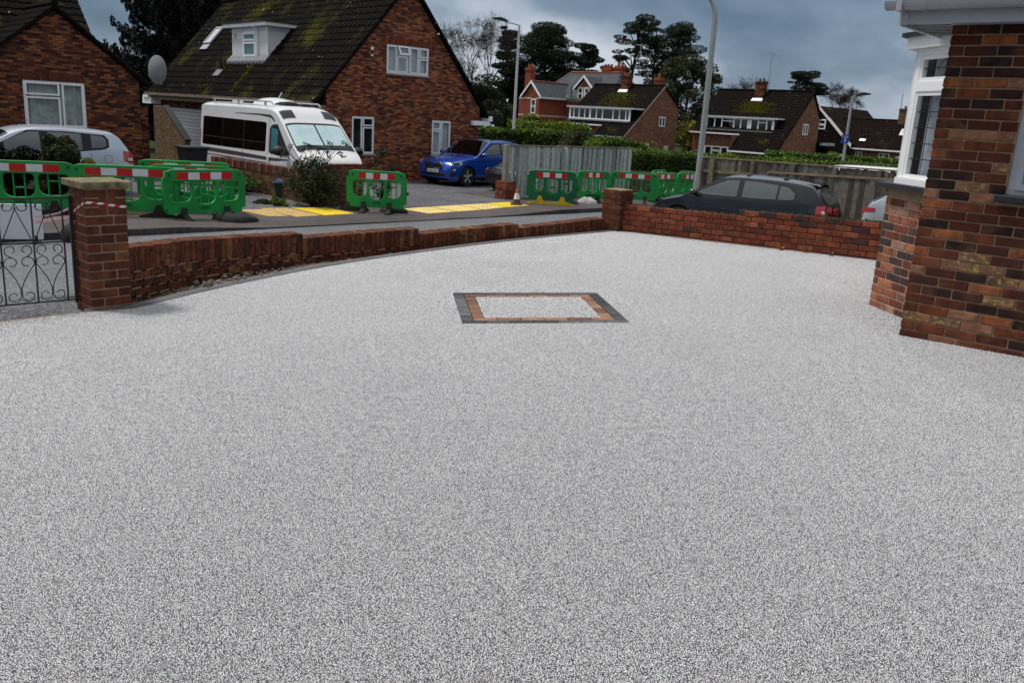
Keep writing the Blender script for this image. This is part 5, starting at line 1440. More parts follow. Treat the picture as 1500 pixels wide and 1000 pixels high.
MB().tube([(.75, 3.9, 1.3), (.75, 3.9, 2.0)], .06, 8).build('soil_pipe', 'black_plastic', H3)
MB(M_SIDE(-.6)).prism([(4.5, -2.2), (11.6, -2.2), (11.6, .6), (8.07, 3.95), (4.5, .6)], -.05, 0).build('wing_gable', 'roof_rust', H3)
MB(M_SIDE(-.66)).prism([(4.35, .42), (4.35, .72), (8.07, 4.10), (8.07, 3.80)], -.05, .05).prism([(8.0711, 3.80), (8.0711, 4.10), (11.8, .72), (11.8, .42)], -.05, .05).build('bargeboard', 'pvc', H3)
window(H3, M_SIDE(-.6), 7.25, 8.05, 1.95, 2.92, [(.06, .94, .05, .45), (.06, .94, .5, .95)], pane='glass_far', curtain='blind', setback=-.04, fw=.1, back=None)
for s in (-1, 1):
    MB().add([(-.7, 8.07, 4.05), (9, 8.07, 4.05), (9, 8.07 + s * 3.6, .6), (-.7, 8.07 + s * 3.6, .6), (-.7, 8.07, 4.15), (9, 8.07, 4.15), (9, 8.07 + s * 3.6, .72), (-.7, 8.07 + s * 3.6, .72)], [(0, 1, 2, 3), (4, 5, 6, 7), (0, 4, 7, 3), (1, 5, 6, 2)]).build('wing_roof', 'roof_rust', H3)
ch = MB().box(2.2 - .3, 2.2 + .4, .6, 1.4, 2.4, 4.25).box(1.85, 2.65, .55, 1.45, 4.05, 4.15).build('chimney', 'brick_yellowish', H3)
MB().lathe([(.12, 4.25), (.1, 4.5)], 10, 'z', (2.25, 1.0, 0)).build('chimney_pot', 'terracotta', ch)
p = Vector((34.71, 82.36)) + HD * 2.3 + HE * 1.5
aerial('small television aerial on the far right chimney', (p.x, p.y, 3.1), 2.6, HANG + .4, 6)
MB().box(-.9, 1.6, -1.9, -.3, -2.2, -.6).build('conservatory_wall', 'pvc', H3)
MB().box(-1.0, 1.7, -2.0, -.25, -.6, -.1).build('conservatory_roof', 'pvc_grey', H3)

# ------------------------------------------------------------------ Victorian house
VH = thing('victorian_house', 'red brick Victorian house with slate roof, cream bands and white gables', 'house', (1.43, 101.78, 0), HANG)
wall_face('gable_wall', VH, M_SIDE(0), [(-.1, -2.3), (2.55, -2.3), (2.55, 3.7), (1.25, 5.1), (-.1, 3.7)], [(.45, 1.25, 1.9, 3.55)], 'brick_victorian')
window(VH, M_SIDE(0), .45, 1.25, 1.9, 3.55, [(.08, .92, .04, .48), (.08, .92, .52, .96)], pane='glass_far', curtain=None, setback=.03, fw=.1)
MB().box(0.01, 4.2, -.1, -.08, -2.3, 3.75).build('wing_wall', 'brick_victorian', VH)
MB().box(1.0, 1.02, 2.56, 4.4, -2.3, 3.7).box(4.2, 4.22, -7.3, -.1, -2.3, 3.85).box(4.2, 14, 4.4, 4.42, -2.3, 3.8).build('wall', 'brick_victorian', VH)
for z in (3.5, 1.62):
    MB().box(-.02, -.002, -.12, .44, z, z + .18).box(-.02, -.002, 1.26, 2.55, z, z + .18).box(.0, 4.18, -.115, -.101, z, z + .18).box(.98, .998, 2.57, 4.4, z, z + .18).box(4.18, 4.198, -7.2, -.12, z, z + .18).build('band', 'cream', VH)
MB(M_SIDE(-.12)).prism([(-.45, 3.55), (-.45, 3.85), (1.25, 5.55), (1.25, 5.25)], 0, .08).prism([(1.2501, 5.25), (1.2501, 5.55), (2.95, 3.85), (2.95, 3.55)], 0, .08).build('bargeboard', 'pvc', VH)
for s in (-1, 1):
    MB().add([(-.12, 1.25, 5.35), (6, 1.25, 5.35), (6, 1.25 + s * 1.7, 3.62), (-.12, 1.25 + s * 1.7, 3.62), (-.12, 1.25, 5.47), (6, 1.25, 5.47), (6, 1.25 + s * 1.7, 3.74), (-.12, 1.25 + s * 1.7, 3.74)], [(0, 1, 2, 3), (4, 5, 6, 7), (0, 4, 7, 3), (3, 7, 6, 2)]).build('wing_roof', 'roof_slate', VH)
MB().tube([(-.12, 1.25, 5.5), (6, 1.25, 5.5)], .1, 6).build('ridge', 'terracotta', VH)
MB().box(-.1, 4.1, -.52, -.38, 3.6, 3.75).build('gutter', 'pvc', VH)
MB().box(3.9, 4.1, -7.4, -.5, 3.72, 3.88).build('gutter', 'pvc', VH)
mb = MB().add([(3.8, -7.6, 3.8), (3.8, 4.9, 3.8), (13, 4.9, 3.8), (13, -7.6, 3.8), (7.6, -5.2, 6.9), (7.6, 2.6, 6.9)], [(0, 1, 5, 4), (1, 2, 5), (2, 3, 4, 5), (3, 0, 4)])
MR = mb.build('main_roof', 'roof_slate', VH)
MB().tube([(7.6, -5.2, 6.95), (7.6, 2.6, 6.95)], .12, 6).build('ridge', 'terracotta', VH)
MB().tube([(3.8, 4.9, 3.85), (7.6, 2.6, 6.95)], .08, 6).tube([(4.0, -.5, 3.9), (6.2, 1.0, 5.6)], .07, 6).build('hip', 'lead', VH)
MB().tube([(4.0, -2.2, 4.0), (6.7, -.6, 6.2)], .07, 6).build('valley', 'pvc_grey', VH)
# gabled dormer
VD = MB(M_SIDE(4.0)).prism([(-4.45, 3.6), (-2.0, 3.6), (-2.0, 4.95), (-3.2, 5.95), (-4.45, 4.95)], -.1, 0).build('gabled_dormer', 'cream', VH)
MB(M_SIDE(3.98)).prism([(-3.9, 5.15), (-2.5, 5.15), (-3.2, 5.85)], 0, .03).build('dormer_brick', 'brick_victorian', VD)
MB(M_SIDE(3.8)).prism([(-4.75, 4.72), (-4.75, 4.98), (-3.2, 6.4), (-3.2, 6.14)], 0, .1).prism([(-3.199, 6.14), (-3.199, 6.4), (-1.65, 4.98), (-1.65, 4.72)], 0, .1).build('bargeboard', 'pvc', VD)
for a in (-4.05, -3.05):
    window(VH, M_SIDE(4.0), a, a + .75, 3.75, 5.05, [(.1, .9, .04, .48), (.1, .9, .52, .96)], pane='glass_dark', curtain=None, setback=-.05, fw=.08, back=None)
for s in (-1, 1):
    MB().add([(3.75, -3.2, 6.25), (7, -3.2, 6.25), (7, -3.2 + s * 1.55, 4.8), (3.75, -3.2 + s * 1.55, 4.8), (3.75, -3.2, 6.34), (7, -3.2, 6.34), (7, -3.2 + s * 1.55, 4.9), (3.75, -3.2 + s * 1.55, 4.9)], [(0, 1, 2, 3), (4, 5, 6, 7), (0, 4, 7, 3), (3, 7, 6, 2)]).build('dormer_roof', 'roof_slate', VD)
def stack(t_, e_, z0, z1, w, d_, mat, pots, cap=True):
    C_ = MB().box(t_ - w / 2, t_ + w / 2, e_ - d_ / 2, e_ + d_ / 2, z0, z1)
    if cap: C_.box(t_ - w / 2 - .08, t_ + w / 2 + .08, e_ - d_ / 2 - .08, e_ + d_ / 2 + .08, z1 - .35, z1 - .15)
    C_ = C_.build('chimney', mat, VH)
    for k in range(pots):
        MB().lathe([(.14, z1), (.16, z1 + .1), (.12, z1 + .4)], 10, 'z', (t_, e_ - d_ / 2 + d_ * (k + .5) / pots, 0)).build('chimney_pot', 'terracotta', C_)
stack(2.2, 4.0, 3.0, 7.1, .7, 1.0, 'brick_victorian', 2)
stack(7.9, -3.1, 6.0, 7.5, .7, 1.4, 'brick_victorian', 3)
stack(7.9, -4.9, 6.0, 7.7, .7, 1.1, 'brick_victorian', 2)
stack(8, -10.6, 4.6, 6.5, .7, .8, 'brick_victorian', 1)
MB().add([(5, -11, 3.6), (5, -7.3, 3.6), (8, -7.3, 5.7), (8, -11, 5.7), (11, -11, 3.6), (11, -7.3, 3.6)], [(0, 1, 2, 3), (3, 2, 5, 4), (1, 5, 2), (0, 3, 4)]).build('rear_roof', 'roof_rust', VH)
MB().box(5.3, 10.7, -10.9, -7.4, -2.3, 3.6).build('rear_wall', 'brick_victorian', VH)
MB().tube([(3.9, -1.3, 3.9), (3.9, -1.3, 5.2)], .06, 6).build('soil_pipe', 'black_plastic', VH)
p = Vector((1.43, 101.78)) + HD * 8 + HE * -7.6
aerial('television aerial among the Victorian house chimneys', (p.x, p.y, 6.8), 3.2, HANG, 6)

# ------------------------------------------------------------------ vehicles
class Car:
    """body lofted from a side profile, a belt line and a plan shape; x forward, y left, z up, origin on the ground"""
    def __init__(s, name, label, cat, loc, fwd, spec, scale=1.0):
        s.sp = spec; s.t = thing(name, label, cat, loc, math.atan2(fwd[1], fwd[0])); s.t.scale = (scale,) * 3
        s.L = spec['L']
    def ztop(s, x): return interps(s.sp['top'], x)
    def belt(s, x): return interps(s.sp['belt'], x)
    def wp(s, x): return interps(s.sp['plan'], x)
    def drop(s, x): return interps(s.sp['drop'], x)
    def zlow(s, x):
        z = interps(s.sp['sill'], x)
        for xw in s.sp['wheels']:
            d = abs(x - xw); ra = s.sp['arch']
            if d < ra: z = max(z, s.sp['wr'] + math.sqrt(ra * ra - d * d) - .02)
        return z
    def W(s, x, z):
        w = s.wp(x); zb = s.belt(x); zm = s.sp['zmid']; zs = s.sp['sill'][1][1]
        if z <= zm: f = 1 - .055 * ((zm - z) / max(.05, zm - zs)) ** 2
        elif z <= zb: f = 1 - .035 * ((z - zm) / max(.05, zb - zm)) ** 2
        else: f = .965 - s.sp['tumble'] * ((z - zb) / s.sp['gh']) ** 1.15
        return w * f
    def body(s, mat, n=110):
        L = s.L; xs = [-L / 2 + L * i / n for i in range(n + 1)]
        # tighter sampling at ends
        xs = sorted(set(xs + [-L / 2 + .01, -L / 2 + .03, L / 2 - .03, L / 2 - .01]))
        mb = MB(); P = []
        for x in xs:
            zt, zl, d = s.ztop(x), s.zlow(x), s.drop(x)
            ze = max(zt - d, zl + .02); ye = s.W(x, ze)
            side = []
            for k in range(15):
                z = zl + (ze - zl) * k / 14; side.append((s.W(x, z), z))
            top = []
            for k in range(1, 9):
                y = ye * (1 - k / 8); 
                top.append((y, zt - (zt - ze) * (y / ye) ** s.sp.get('crown', 3.2)))
            half = side + top
            row = [(x, y, z) for (y, z) in half] + [(x, -y, z) for (y, z) in half[-2::-1]]
            P.append(row)
        mb.grid(P)
        for row in (P[0], P[-1]):
            k = len(row) // 2
            for i in range(k):
                a, b, c, d_ = row[i], row[i + 1], row[-2 - i], row[-1 - i]
                mb.add([a, b, c, d_], [(0, 1, 2, 3)] if b != c else [(0, 1, 3)])
        o = mb.build('body', mat, s.t); smooth_angle(o, 40); s.body_o = o
        ub = MB(); w0 = max(p[1] for p in s.sp['plan'])
        ub.box(-L / 2 + .25, L / 2 - .25, -w0 + .16, w0 - .16, .20, s.sp['wr'] + s.sp['arch'] + .05); ub.build('underbody', 'black_plastic', s.t)
        return o
    def side(s, name, lower, upper, mat, off=.004, parent=None, nx=18, nz=5, sides=(1, -1)):
        out = []
        for sd in sides:
            x0, x1 = lower[0][0], lower[-1][0]; P = []
            for i in range(nx + 1):
                x = x0 + (x1 - x0) * i / nx; a, b = interp(lower, x), interp(upper, x); row = []
                for k in range(nz + 1):
                    z = a + (b - a) * k / nz; row.append((x, sd * (s.W(x, z) + off), z))
                P.append(row)
            out.append(MB().grid(P).build(name, mat, parent or s.t, smooth=True))
        return out
    def screen(s, name, x0, x1, k0, k1, mat, off=.006, parent=None, nx=10, ny=16, ya=-1, yb=1):
        P = []
        for i in range(nx + 1):
            f = i / nx; x = x0 + (x1 - x0) * f; zt, d = s.ztop(x), s.drop(x); ze = zt - d; ye = s.W(x, ze); k = k0 + (k1 - k0) * f
            dx = .02; sl = (s.ztop(x + dx) - s.ztop(x - dx)) / (2 * dx); nl = math.hypot(1, sl); row = []
            for j in range(ny + 1):
                g = ya + (yb - ya) * j / ny; y = ye * k * g
                row.append((x - sl / nl * off, y, zt - d * (abs(y) / ye) ** s.sp.get('crown', 3.2) + off / nl))
            P.append(row)
        return MB().grid(P).build(name, mat, parent or s.t, smooth=True)
    def wheels(s, rim='steel', spokes=5, width=.21):
        wr = s.sp['wr']; w0 = max(p[1] for p in s.sp['plan'])
        for xw in s.sp['wheels']:
            for sd in (1, -1):
                M = xf((xw, sd * (w0 - .03), wr), (1, 0, 0), (0, sd, 0), (0, 0, 1))
                tyre = MB(M).lathe([(wr * .62, -.02), (wr * .68, .0), (wr * .94, .0), (wr, -.03), (wr, -width + .03), (wr * .94, -width), (wr * .6, -width)], 32, 'y')
                wo = smooth_angle(tyre.build('wheel', 'rubber', s.t))
                MB(M).lathe([(wr * .66, -.01), (wr * .60, -.012), (wr * .58, -.06), (.0, -.065)], 32, 'y').build('rim_barrel', 'black_metal', wo)
                for k in range(spokes):
                    a = 2 * math.pi * k / spokes + .3; mbs = MB(M)
                    for da in (-.13, .13):
                        c0, s0 = math.cos(a), math.sin(a); c1, s1 = math.cos(a + da), math.sin(a + da)
                        r0, r1 = wr * .10, wr * .64; t = wr * .045
                        px, pz = -s1 * t, c1 * t
                        mbs.add([(c0 * r0 - s0 * t, -.02, s0 * r0 + c0 * t), (c0 * r0 + s0 * t, -.02, s0 * r0 - c0 * t), (c1 * r1 - px, -.004, s1 * r1 - pz), (c1 * r1 + px, -.004, s1 * r1 + pz),
                                 (c0 * r0 - s0 * t, -.05, s0 * r0 + c0 * t), (c0 * r0 + s0 * t, -.05, s0 * r0 - c0 * t), (c1 * r1 - px, -.04, s1 * r1 - pz), (c1 * r1 + px, -.04, s1 * r1 + pz)],
                                [(0, 1, 2, 3), (0, 3, 7, 4), (1, 2, 6, 5), (4, 5, 6, 7)])
                    mbs.build('spoke', rim, wo)
                MB(M).lathe([(wr * .13, -.055), (wr * .13, -.012), (.0, -.010)], 14, 'y').build('hub', rim, wo)
    def mirror(s, x, z, y, mat, sc=1.0):
        for sd in (1, -1):
            mb = MB(); P = []
            for i in range(7):
                a = i / 6; r = math.sin(math.pi * min(.98, max(.06, a * .95 + .02))) ** .5
                P.append([(x - .10 * sc + .2 * sc * a * .9, sd * (y + .10 * sc + .10 * sc * r * math.cos(t_)), z + .075 * sc * r * math.sin(t_)) for t_ in [2 * math.pi * k / 12 for k in range(13)]])
            mb.grid(P)
            mo = mb.build('mirror', mat, s.t, smooth=True)
            MB().box(x - .04, x + .05, min(sd * (y - .08), sd * (y + .05)), max(sd * (y - .08), sd * (y + .05)), z - .06, z - .03).build('mirror_stalk', 'black_plastic', mo)
    def interior(s, x0, x1, z0, rows, w):
        MB().box(x0, x1, -w, w, z0 - .3, z0 - .05).build('interior', 'seat_grey', s.t)
        for x in rows:
            for y in (-.36, .36):
                st = MB().bev(x - .10, x + .06, y - .24, y + .24, z0 - .05, z0 + .38, .04).bev(x - .06, x + .04, y - .13, y + .13, z0 + .40, z0 + .58, .03)
                st.build('seat', 'seat_grey', s.t)
    def plate(s, x, z, txt, back=False):
        pl = MB().box(x - .006, x + .006, -.26, .26, z - .055, z + .055).build('number_plate', 'plate_white', s.t)
        text(txt, s.t, xf((x + .008, -.235, z - .032), (0, 1, 0), (0, 0, 1), (1, 0, 0)), .085, 'black_plastic', 'plate_text', pl)
def text(txt, root, M, size, mat, name, parent=None, ext=.0008):
    cu = bpy.data.curves.new(name, 'FONT'); cu.body = txt; cu.size = size; cu.extrude = ext
    cu.materials.append(MATS[mat]); o = bpy.data.objects.new(name, cu); COL.objects.link(o)
    dg = bpy.context.evaluated_depsgraph_get(); dg.update(); me = bpy.data.meshes.new_from_object(o.evaluated_get(dg))
    bpy.data.objects.remove(o); me.materials.clear(); me.materials.append(MATS[mat])
    o = link(name, me, parent or root); o.matrix_local = M
    return o

def hatch_spec(L=4.2, H=1.46, W=.88, belt0=.90, belt1=1.0, hood=.96, nose=.62, tumble=.2, ws0=.98, ws1=.18, tail=.12, hb=1.0):
    a = L / 2
    return dict(L=L, wr=.31, arch=.37, wheels=(a - .84, -a + .78), zmid=.55, tumble=tumble, gh=H - belt0 - .02, crown=3.0,
        top=[(-a, .62), (-a + .03, hb * .80), (-a + .10, hb), (-a + tail + .20, H * .80), (-a + tail + .52, H - .055), (-a + tail + 1.1, H - .012), (-a + tail + 1.7, H), (ws1 - .05, H - .008), (ws1 + .10, H - .05), ((ws0 + ws1) / 2 + .04, (H + hood) / 2 + .01), (ws0, hood + .015), (ws0 + .10, hood - .02), (a - .55, hood - .12), (a - .22, nose + .14), (a - .06, nose + .03), (a - .015, nose - .06), (a, nose - .16)],
        belt=[(-a, belt1), (-a + .9, belt1), (0, (belt0 + belt1) / 2 + .005), (ws0 - .1, belt0), (ws0 + .15, hood + .1), (a, hood + .2)],
        plan=[(-a, W - .20), (-a + .05, W - .10), (-a + .25, W - .025), (-a + .7, W), (0, W), (a - .9, W - .005), (a - .45, W - .04), (a - .18, W - .13), (a - .05, W - .24), (a, W - .34)],
        sill=[(-a, .34), (-a + .2, .24), (a - .2, .22), (a, .30)],
        drop=[(-a, .10), (-a + .5, .07), (-a + 1.0, .055), (ws1, .055), (ws0, .05), (ws0 + .3, .075), (a - .2, .10), (a, .12)])

# campervan -------------------------------------------------------------
vf = Vector((.69, -.723)); vr = Vector((vf.y, -vf.x))          # forward; right-hand side
a = 6.4 / 2
cv = dict(L=6.4, wr=.33, arch=.40, wheels=(a - .95, -a + 1.35), zmid=.75, tumble=.10, gh=1.2, crown=5.0,
    top=[(-a, 2.22), (-a + .02, 2.28), (-a + .10, 2.315), (-a + .6, 2.325), (0.4, 2.325), (1.15, 2.31), (1.42, 2.25), (1.62, 2.13), (1.78, 1.98), (1.85, 1.92), (2.62, 1.22), (2.70, 1.17), (2.98, 1.03), (3.08, .93), (3.14, .78), (3.17, .6), (a, .50)],
    belt=[(-a, 1.15), (1.0, 1.12), (1.9, 1.08), (2.5, 1.08), (2.8, 1.3), (a, 1.3)],
    plan=[(-a, .95), (-a + .04, .985), (-a + .15, 1.0), (0, 1.0), (1.6, 1.0), (2.3, .985), (2.7, .95), (2.95, .86), (3.1, .74), (a, .60)],
    sill=[(-a, .36), (-a + .2, .30), (2.9, .28), (a, .34)],
    drop=[(-a, .12), (1.2, .12), (1.7, .09), (1.85, .07), (2.6, .06), (2.9, .12), (a, .16)])
vs_ = Vector((-9.93, 26.95))                                    # rear right-hand corner on the ground
vc = vs_ + vf * 3.2 - vr * 1.0
V = Car('campervan', 'white high-roof campervan with dark side windows and silver screen cover', 'campervan', (vc.x, vc.y, tz(vc.x, vc.y) - .02), vf, cv)
V.body('car_white')
V.side('side_window', [(-2.95, 1.08), (-2.88, 1.06), (.98, 1.08), (1.02, 1.1)], [(-2.95, 1.86), (-2.88, 1.88), (.98, 1.86), (1.02, 1.84)], 'glass_dark', .006, nx=30)
for xw in (-1.62, -.28):
    V.side('window_seam', [(xw, 1.08), (xw + .02, 1.08)], [(xw, 1.87), (xw + .02, 1.87)], 'stripe_dark', .008, nx=1, nz=6)
V.side('window_rail', [(-2.9, 1.30), (.95, 1.31)], [(-2.9, 1.315), (.95, 1.325)], 'stripe_dark', .008, nx=24, nz=1)
V.side('cab_window', [(1.22, 1.10), (1.30, 1.05), (1.9, 1.03), (2.30, 1.06)], [(1.22, 1.70), (1.30, 1.80), (1.62, 1.84), (2.30, 1.10)], 'black_plastic', .005)
V.side('cab_glass', [(1.28, 1.13), (1.34, 1.10), (1.95, 1.09), (2.12, 1.12)], [(1.28, 1.66), (1.34, 1.75), (1.58, 1.78), (2.12, 1.26)], 'glass', .012)
V.side('cab_blind', [(1.32, 1.13), (1.34, 1.12), (1.66, 1.12), (1.68, 1.13)], [(1.32, 1.68), (1.34, 1.72), (1.66, 1.70), (1.68, 1.68)], 'curtain_teal', .0075)
V.side('stripe', [(-2.95, .87), (-1, .87), (1.5, .87), (2.25, .93)], [(-2.95, .98), (-1, .98), (1.5, .95), (2.25, .96)], 'stripe_dark', .004, nx=30)
V.side('stripe', [(-2.6, .78), (0, .78), (1.15, .78)], [(-2.6, .80), (0, .80), (1.15, .80)], 'stripe_dark', .004, nx=20)
V.side('swoosh', [(-.9, 2.035), (.6, 2.03), (1.25, 1.99), (1.45, 1.87)], [(-.9, 2.045), (.6, 2.07), (1.25, 2.06), (1.45, 1.93)], 'stripe_dark', .004, nx=20)
V.side('door_seam', [(1.16, .45), (1.175, .45)], [(1.16, 2.0), (1.175, 2.0)], 'stripe_dark', .003, nx=1, nz=14)
V.side('door_seam', [(-.3, .45), (-.285, .45)], [(-.3, 1.05), (-.285, 1.05)], 'stripe_dark', .003, nx=1, nz=8)
V.side('locker_frame', [(-1.35, .48), (-.85, .48)], [(-1.35, .80), (-.85, .80)], 'stripe_dark', .004, nx=3)
V.side('locker', [(-1.30, .52), (-.90, .52)], [(-1.30, .76), (-.90, .76)], 'car_white', .008, nx=3)
V.side('flap', [(-.55, .55), (-.40, .55)], [(-.55, .68), (-.40, .68)], 'stripe_dark', .006, nx=2)
V.side('flap', [(-.15, .58), (-.05, .58)], [(-.15, .66), (-.05, .66)], 'stripe_dark', .006, nx=2)
for sd in (1, -1):
    MB().bev(1.18, 1.30, min(sd * 1.0, sd * 1.03), max(sd * 1.0, sd * 1.03), .72, .98, .01).build('door_handle', 'car_white', V.t)
ws = V.screen('windscreen', 1.875, 2.60, .93, .94, 'black_plastic', .004)
V.screen('screen_cover', 1.93, 2.46, .90, .90, 'screen_silver', .009, ws, ya=-1, yb=-.03)
V.screen('screen_cover', 1.93, 2.46, .90, .90, 'screen_silver', .009, ws, ya=.03, yb=1)
V.screen('windscreen_glass', 1.90, 2.58, .92, .92, 'glass', .016, ws)
MB().tube([(2.66, .15, 1.24), (2.55, -.25, 1.30), (2.42, -.62, 1.42)], .012, 5).build('wiper', 'black_plastic', V.t)
for (y0, y1) in ((-.82, -.44), (.44, .82)):
    P = []
    for i in range(6):
        x = 1.50 + .24 * i / 5; z = V.ztop(x); row = []
        for j in range(6): row.append((x + .006, y0 + (y1 - y0) * j / 5, z + .008 - V.drop(x) * (abs(y0 + (y1 - y0) * j / 5) / .93) ** 5))
        P.append(row)
    MB().grid(P).build('cab_skylight', 'glass_far', V.t, smooth=True)
vx = 1.815; sl_ = Vector((1, 0, (V.ztop(1.83) - V.ztop(1.80)) / .03)).normalized()
text('AUTO-SLEEPERS', V.t, xf((vx + .012, -.55, V.ztop(vx) - .035), (0, 1, 0), (-sl_.x, 0, -sl_.z), (-sl_.z, 0, sl_.x)), .115, 'lead', 'lettering')
for y in (-.72, .72): MB().tube([(-2.7, y, 2.40), (.9, y, 2.40), (1.05, y, 2.33)], .022, 6).build('roof_rail', 'steel', V.t)
for y in (-.72, .72):
    for x in (-2.6, -1.0, .6): MB().box(x - .03, x + .03, y - .02, y + .02, 2.30, 2.40).build('rail_foot', 'steel', V.t)
rv = MB(); P = []
for i in range(8):
    f = i / 7; x = -.75 + 1.25 * f; h = .20 * math.sin(math.pi * min(1, .12 + f * .82)) ** .4
    P.append([(x, y * .42, 2.318 + h * (1 - abs(y) ** 4)) for y in (-1, -.9, -.6, 0, .6, .9, 1)])
rv.grid(P); rv.build('air_conditioner', 'car_white', V.t, smooth=True)
for (x0, x1, y0, y1, h, m_) in ((-2.2, -1.5, -.35, .35, .07, 'car_white'), (-1.4, -.85, -.4, .3, .06, 'black_plastic'), (.62, 1.0, -.35, .05, .07, 'black_plastic'), (.62, 1.15, .1, .6, .05, 'glass_dark')):
    MB().bev(x0, x1, y0, y1, 2.322, 2.322 + h, .015).build('roof_vent', m_, V.t)
MB().tube([(-.2, .1, 2.5), (-.05, .12, 2.66)], .02, 6).build('aerial_mast', 'steel', V.t)
V.mirror(2.22, 1.18, 1.02, 'black_plastic', 1.8)
V.wheels('steel', 5)
for sd in (1, -1):
    V.side('headlight', [(2.86, .80), (2.95, .78), (3.08, .72)], [(2.86, .90), (2.95, .93), (3.08, .84)], 'lens_clear', .006, sides=(sd,), nx=8)
MB().bev(3.10, 3.22, -.78, .78, .32, .56, .05).build('bumper', 'stripe_dark', V.t)
MB().bev(3.12, 3.19, -.5, .5, .60, .74, .02).build('grille', 'black_plastic', V.t)
V.side('tail_light', [(-3.19, .9), (-3.08, .9)], [(-3.19, 1.5), (-3.08, 1.5)], 'lens_red', .006, nx=3)
V.interior(1.2, 2.4, 1.0, (1.3,), .85)

# blue SUV ---------------------------------------------------------------
bf = Vector((-.60, -.80)); bl = Vector((.80, -.60))
bs_ = hatch_spec(4.44, 1.58, .905, 1.04, 1.10, 1.06, .80, .17, .90, .02, .10, 1.12)
bs_.update(wr=.345, arch=.405, wheels=(4.44 / 2 - .83, -4.44 / 2 + .90), zmid=.65)
aa = 2.22
bs_['top'] = [(-aa, .75), (-aa + .03, 1.0), (-aa + .1, 1.16), (-aa + .32, 1.36), (-aa + .6, 1.52), (-aa + 1.2, 1.575), (-aa + 1.8, 1.585), (.05, 1.57), (.18, 1.52), (.52, 1.32), (.92, 1.075), (1.02, 1.045), (aa - .62, .985), (aa - .25, .90), (aa - .11, .82), (aa - .03, .70), (aa, .60)]
bs_['belt'] = [(-aa, 1.12), (-aa + .9, 1.10), (0, 1.05), (.8, 1.03), (1.05, 1.2), (aa, 1.2)]
bs_['plan'] = [(-aa, .66), (-aa + .06, .78), (-aa + .3, .875), (-aa + .8, .905), (0, .905), (aa - .9, .90), (aa - .5, .87), (aa - .22, .80), (aa - .08, .71), (aa, .60)]
bw_ = Vector((-1.84, 30.45)); bc = bw_ - bf * (aa - .83) - bl * .9
B = Car('blue_suv', 'bright blue SUV parked on the forecourt beside the gabled brick house', 'car', (bc.x, bc.y, tz(bc.x, bc.y) + .0), bf, bs_)
B.body('car_blue')
ws = B.screen('windscreen', .10, .90, .90, .93, 'glass_dark', .006)
B.side('window_trim', [(-1.62, 1.12), (-.9, 1.10), (.2, 1.06), (.78, 1.05)], [(-1.62, 1.20), (-1.3, 1.47), (.05, 1.49), (.78, 1.09)], 'black_plastic', .005, nx=26)
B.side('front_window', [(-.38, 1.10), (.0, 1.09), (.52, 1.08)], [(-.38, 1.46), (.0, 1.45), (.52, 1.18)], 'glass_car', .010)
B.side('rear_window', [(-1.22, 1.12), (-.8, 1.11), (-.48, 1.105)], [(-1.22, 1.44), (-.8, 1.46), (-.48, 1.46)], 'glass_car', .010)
for x in (.62, -.43, -1.45):
    B.side('door_seam', [(x, .42), (x + .012, .42)], [(x, 1.05), (x + .012, 1.05)], 'black_plastic', .003, nx=1, nz=10)
B.side('crease', [(-1.9, .885), (0, .87), (1.0, .85)], [(-1.9, .905), (0, .89), (1.0, .865)], 'car_black', .003, nx=20, nz=1)
B.side('sill_trim', [(-.9, .23), (.95, .23)], [(-.9, .34), (.95, .34)], 'black_plastic', .006, nx=14)
for x in (.1, -.95): B.side('door_handle', [(x - .11, .955), (x + .11, .965)], [(x - .11, .985), (x + .11, .995)], 'chrome', .018, nx=4, nz=2)
B.side('headlight_housing', [(1.72, .755), (1.90, .735), (2.12, .73)], [(1.72, .855), (1.90, .855), (2.12, .80)], 'lens_clear', .006, nx=12)
B.side('headlight', [(1.84, .755), (2.05, .745)], [(1.84, .83), (2.05, .81)], 'black_plastic', .010, nx=6)
B.side('fog_surround', [(1.98, .36), (2.14, .36)], [(1.98, .50), (2.14, .50)], 'black_plastic', .006, nx=6)
B.side('fog_light', [(1.98, .565), (2.06, .565)], [(1.98, .615), (2.06, .615)], 'lens_clear', .008, nx=4)
B.side('badge', [(.98, .78), (1.05, .78)], [(.98, .80), (1.05, .80)], 'steel', .005, nx=2)
for sd in (1, -1):
    MB().bev(2.205, 2.245, min(sd * .04, sd * .40), max(sd * .04, sd * .40), .60, .80, .03).build('grille', 'black_plastic', B.t)
    MB().tube([(2.235, sd * .06, .61), (2.235, sd * .38, .63), (2.225, sd * .40, .76), (2.215, sd * .30, .81), (2.215, sd * .08, .80), (2.235, sd * .06, .61)], .012, 5).build('grille_surround', 'chrome', B.t)
MB().bev(2.16, 2.225, -.56, .56, .33, .47, .02).build('lower_grille', 'black_plastic', B.t)
MB().lathe([(.0, 0), (.04, 0.0), (.042, -.01)], 14, 'x', (2.12, 0, .872)).build('badge', 'chrome', B.t)
B.plate(2.245, .52, 'WG64 CNO')
B.screen('roof_trim', -1.6, .03, .995, .995, 'car_blue', .004)
for y in (-.66, .66): MB().tube([(-1.5, y, 1.58), (-.6, y, 1.625), (.0, y, 1.585)], .018, 6).build('roof_rail', 'black_plastic', B.t)
B.mirror(.70, 1.10, .90, 'car_blue', 1.0)
B.wheels('car_pearl', 5, .24)
B.interior(-1.4, .6, .95, (-.1, -.95), .7)
MB().box(-1.9, .6, -.7, .7, .5, .9).build('cabin_floor', 'seat_grey', B.t)

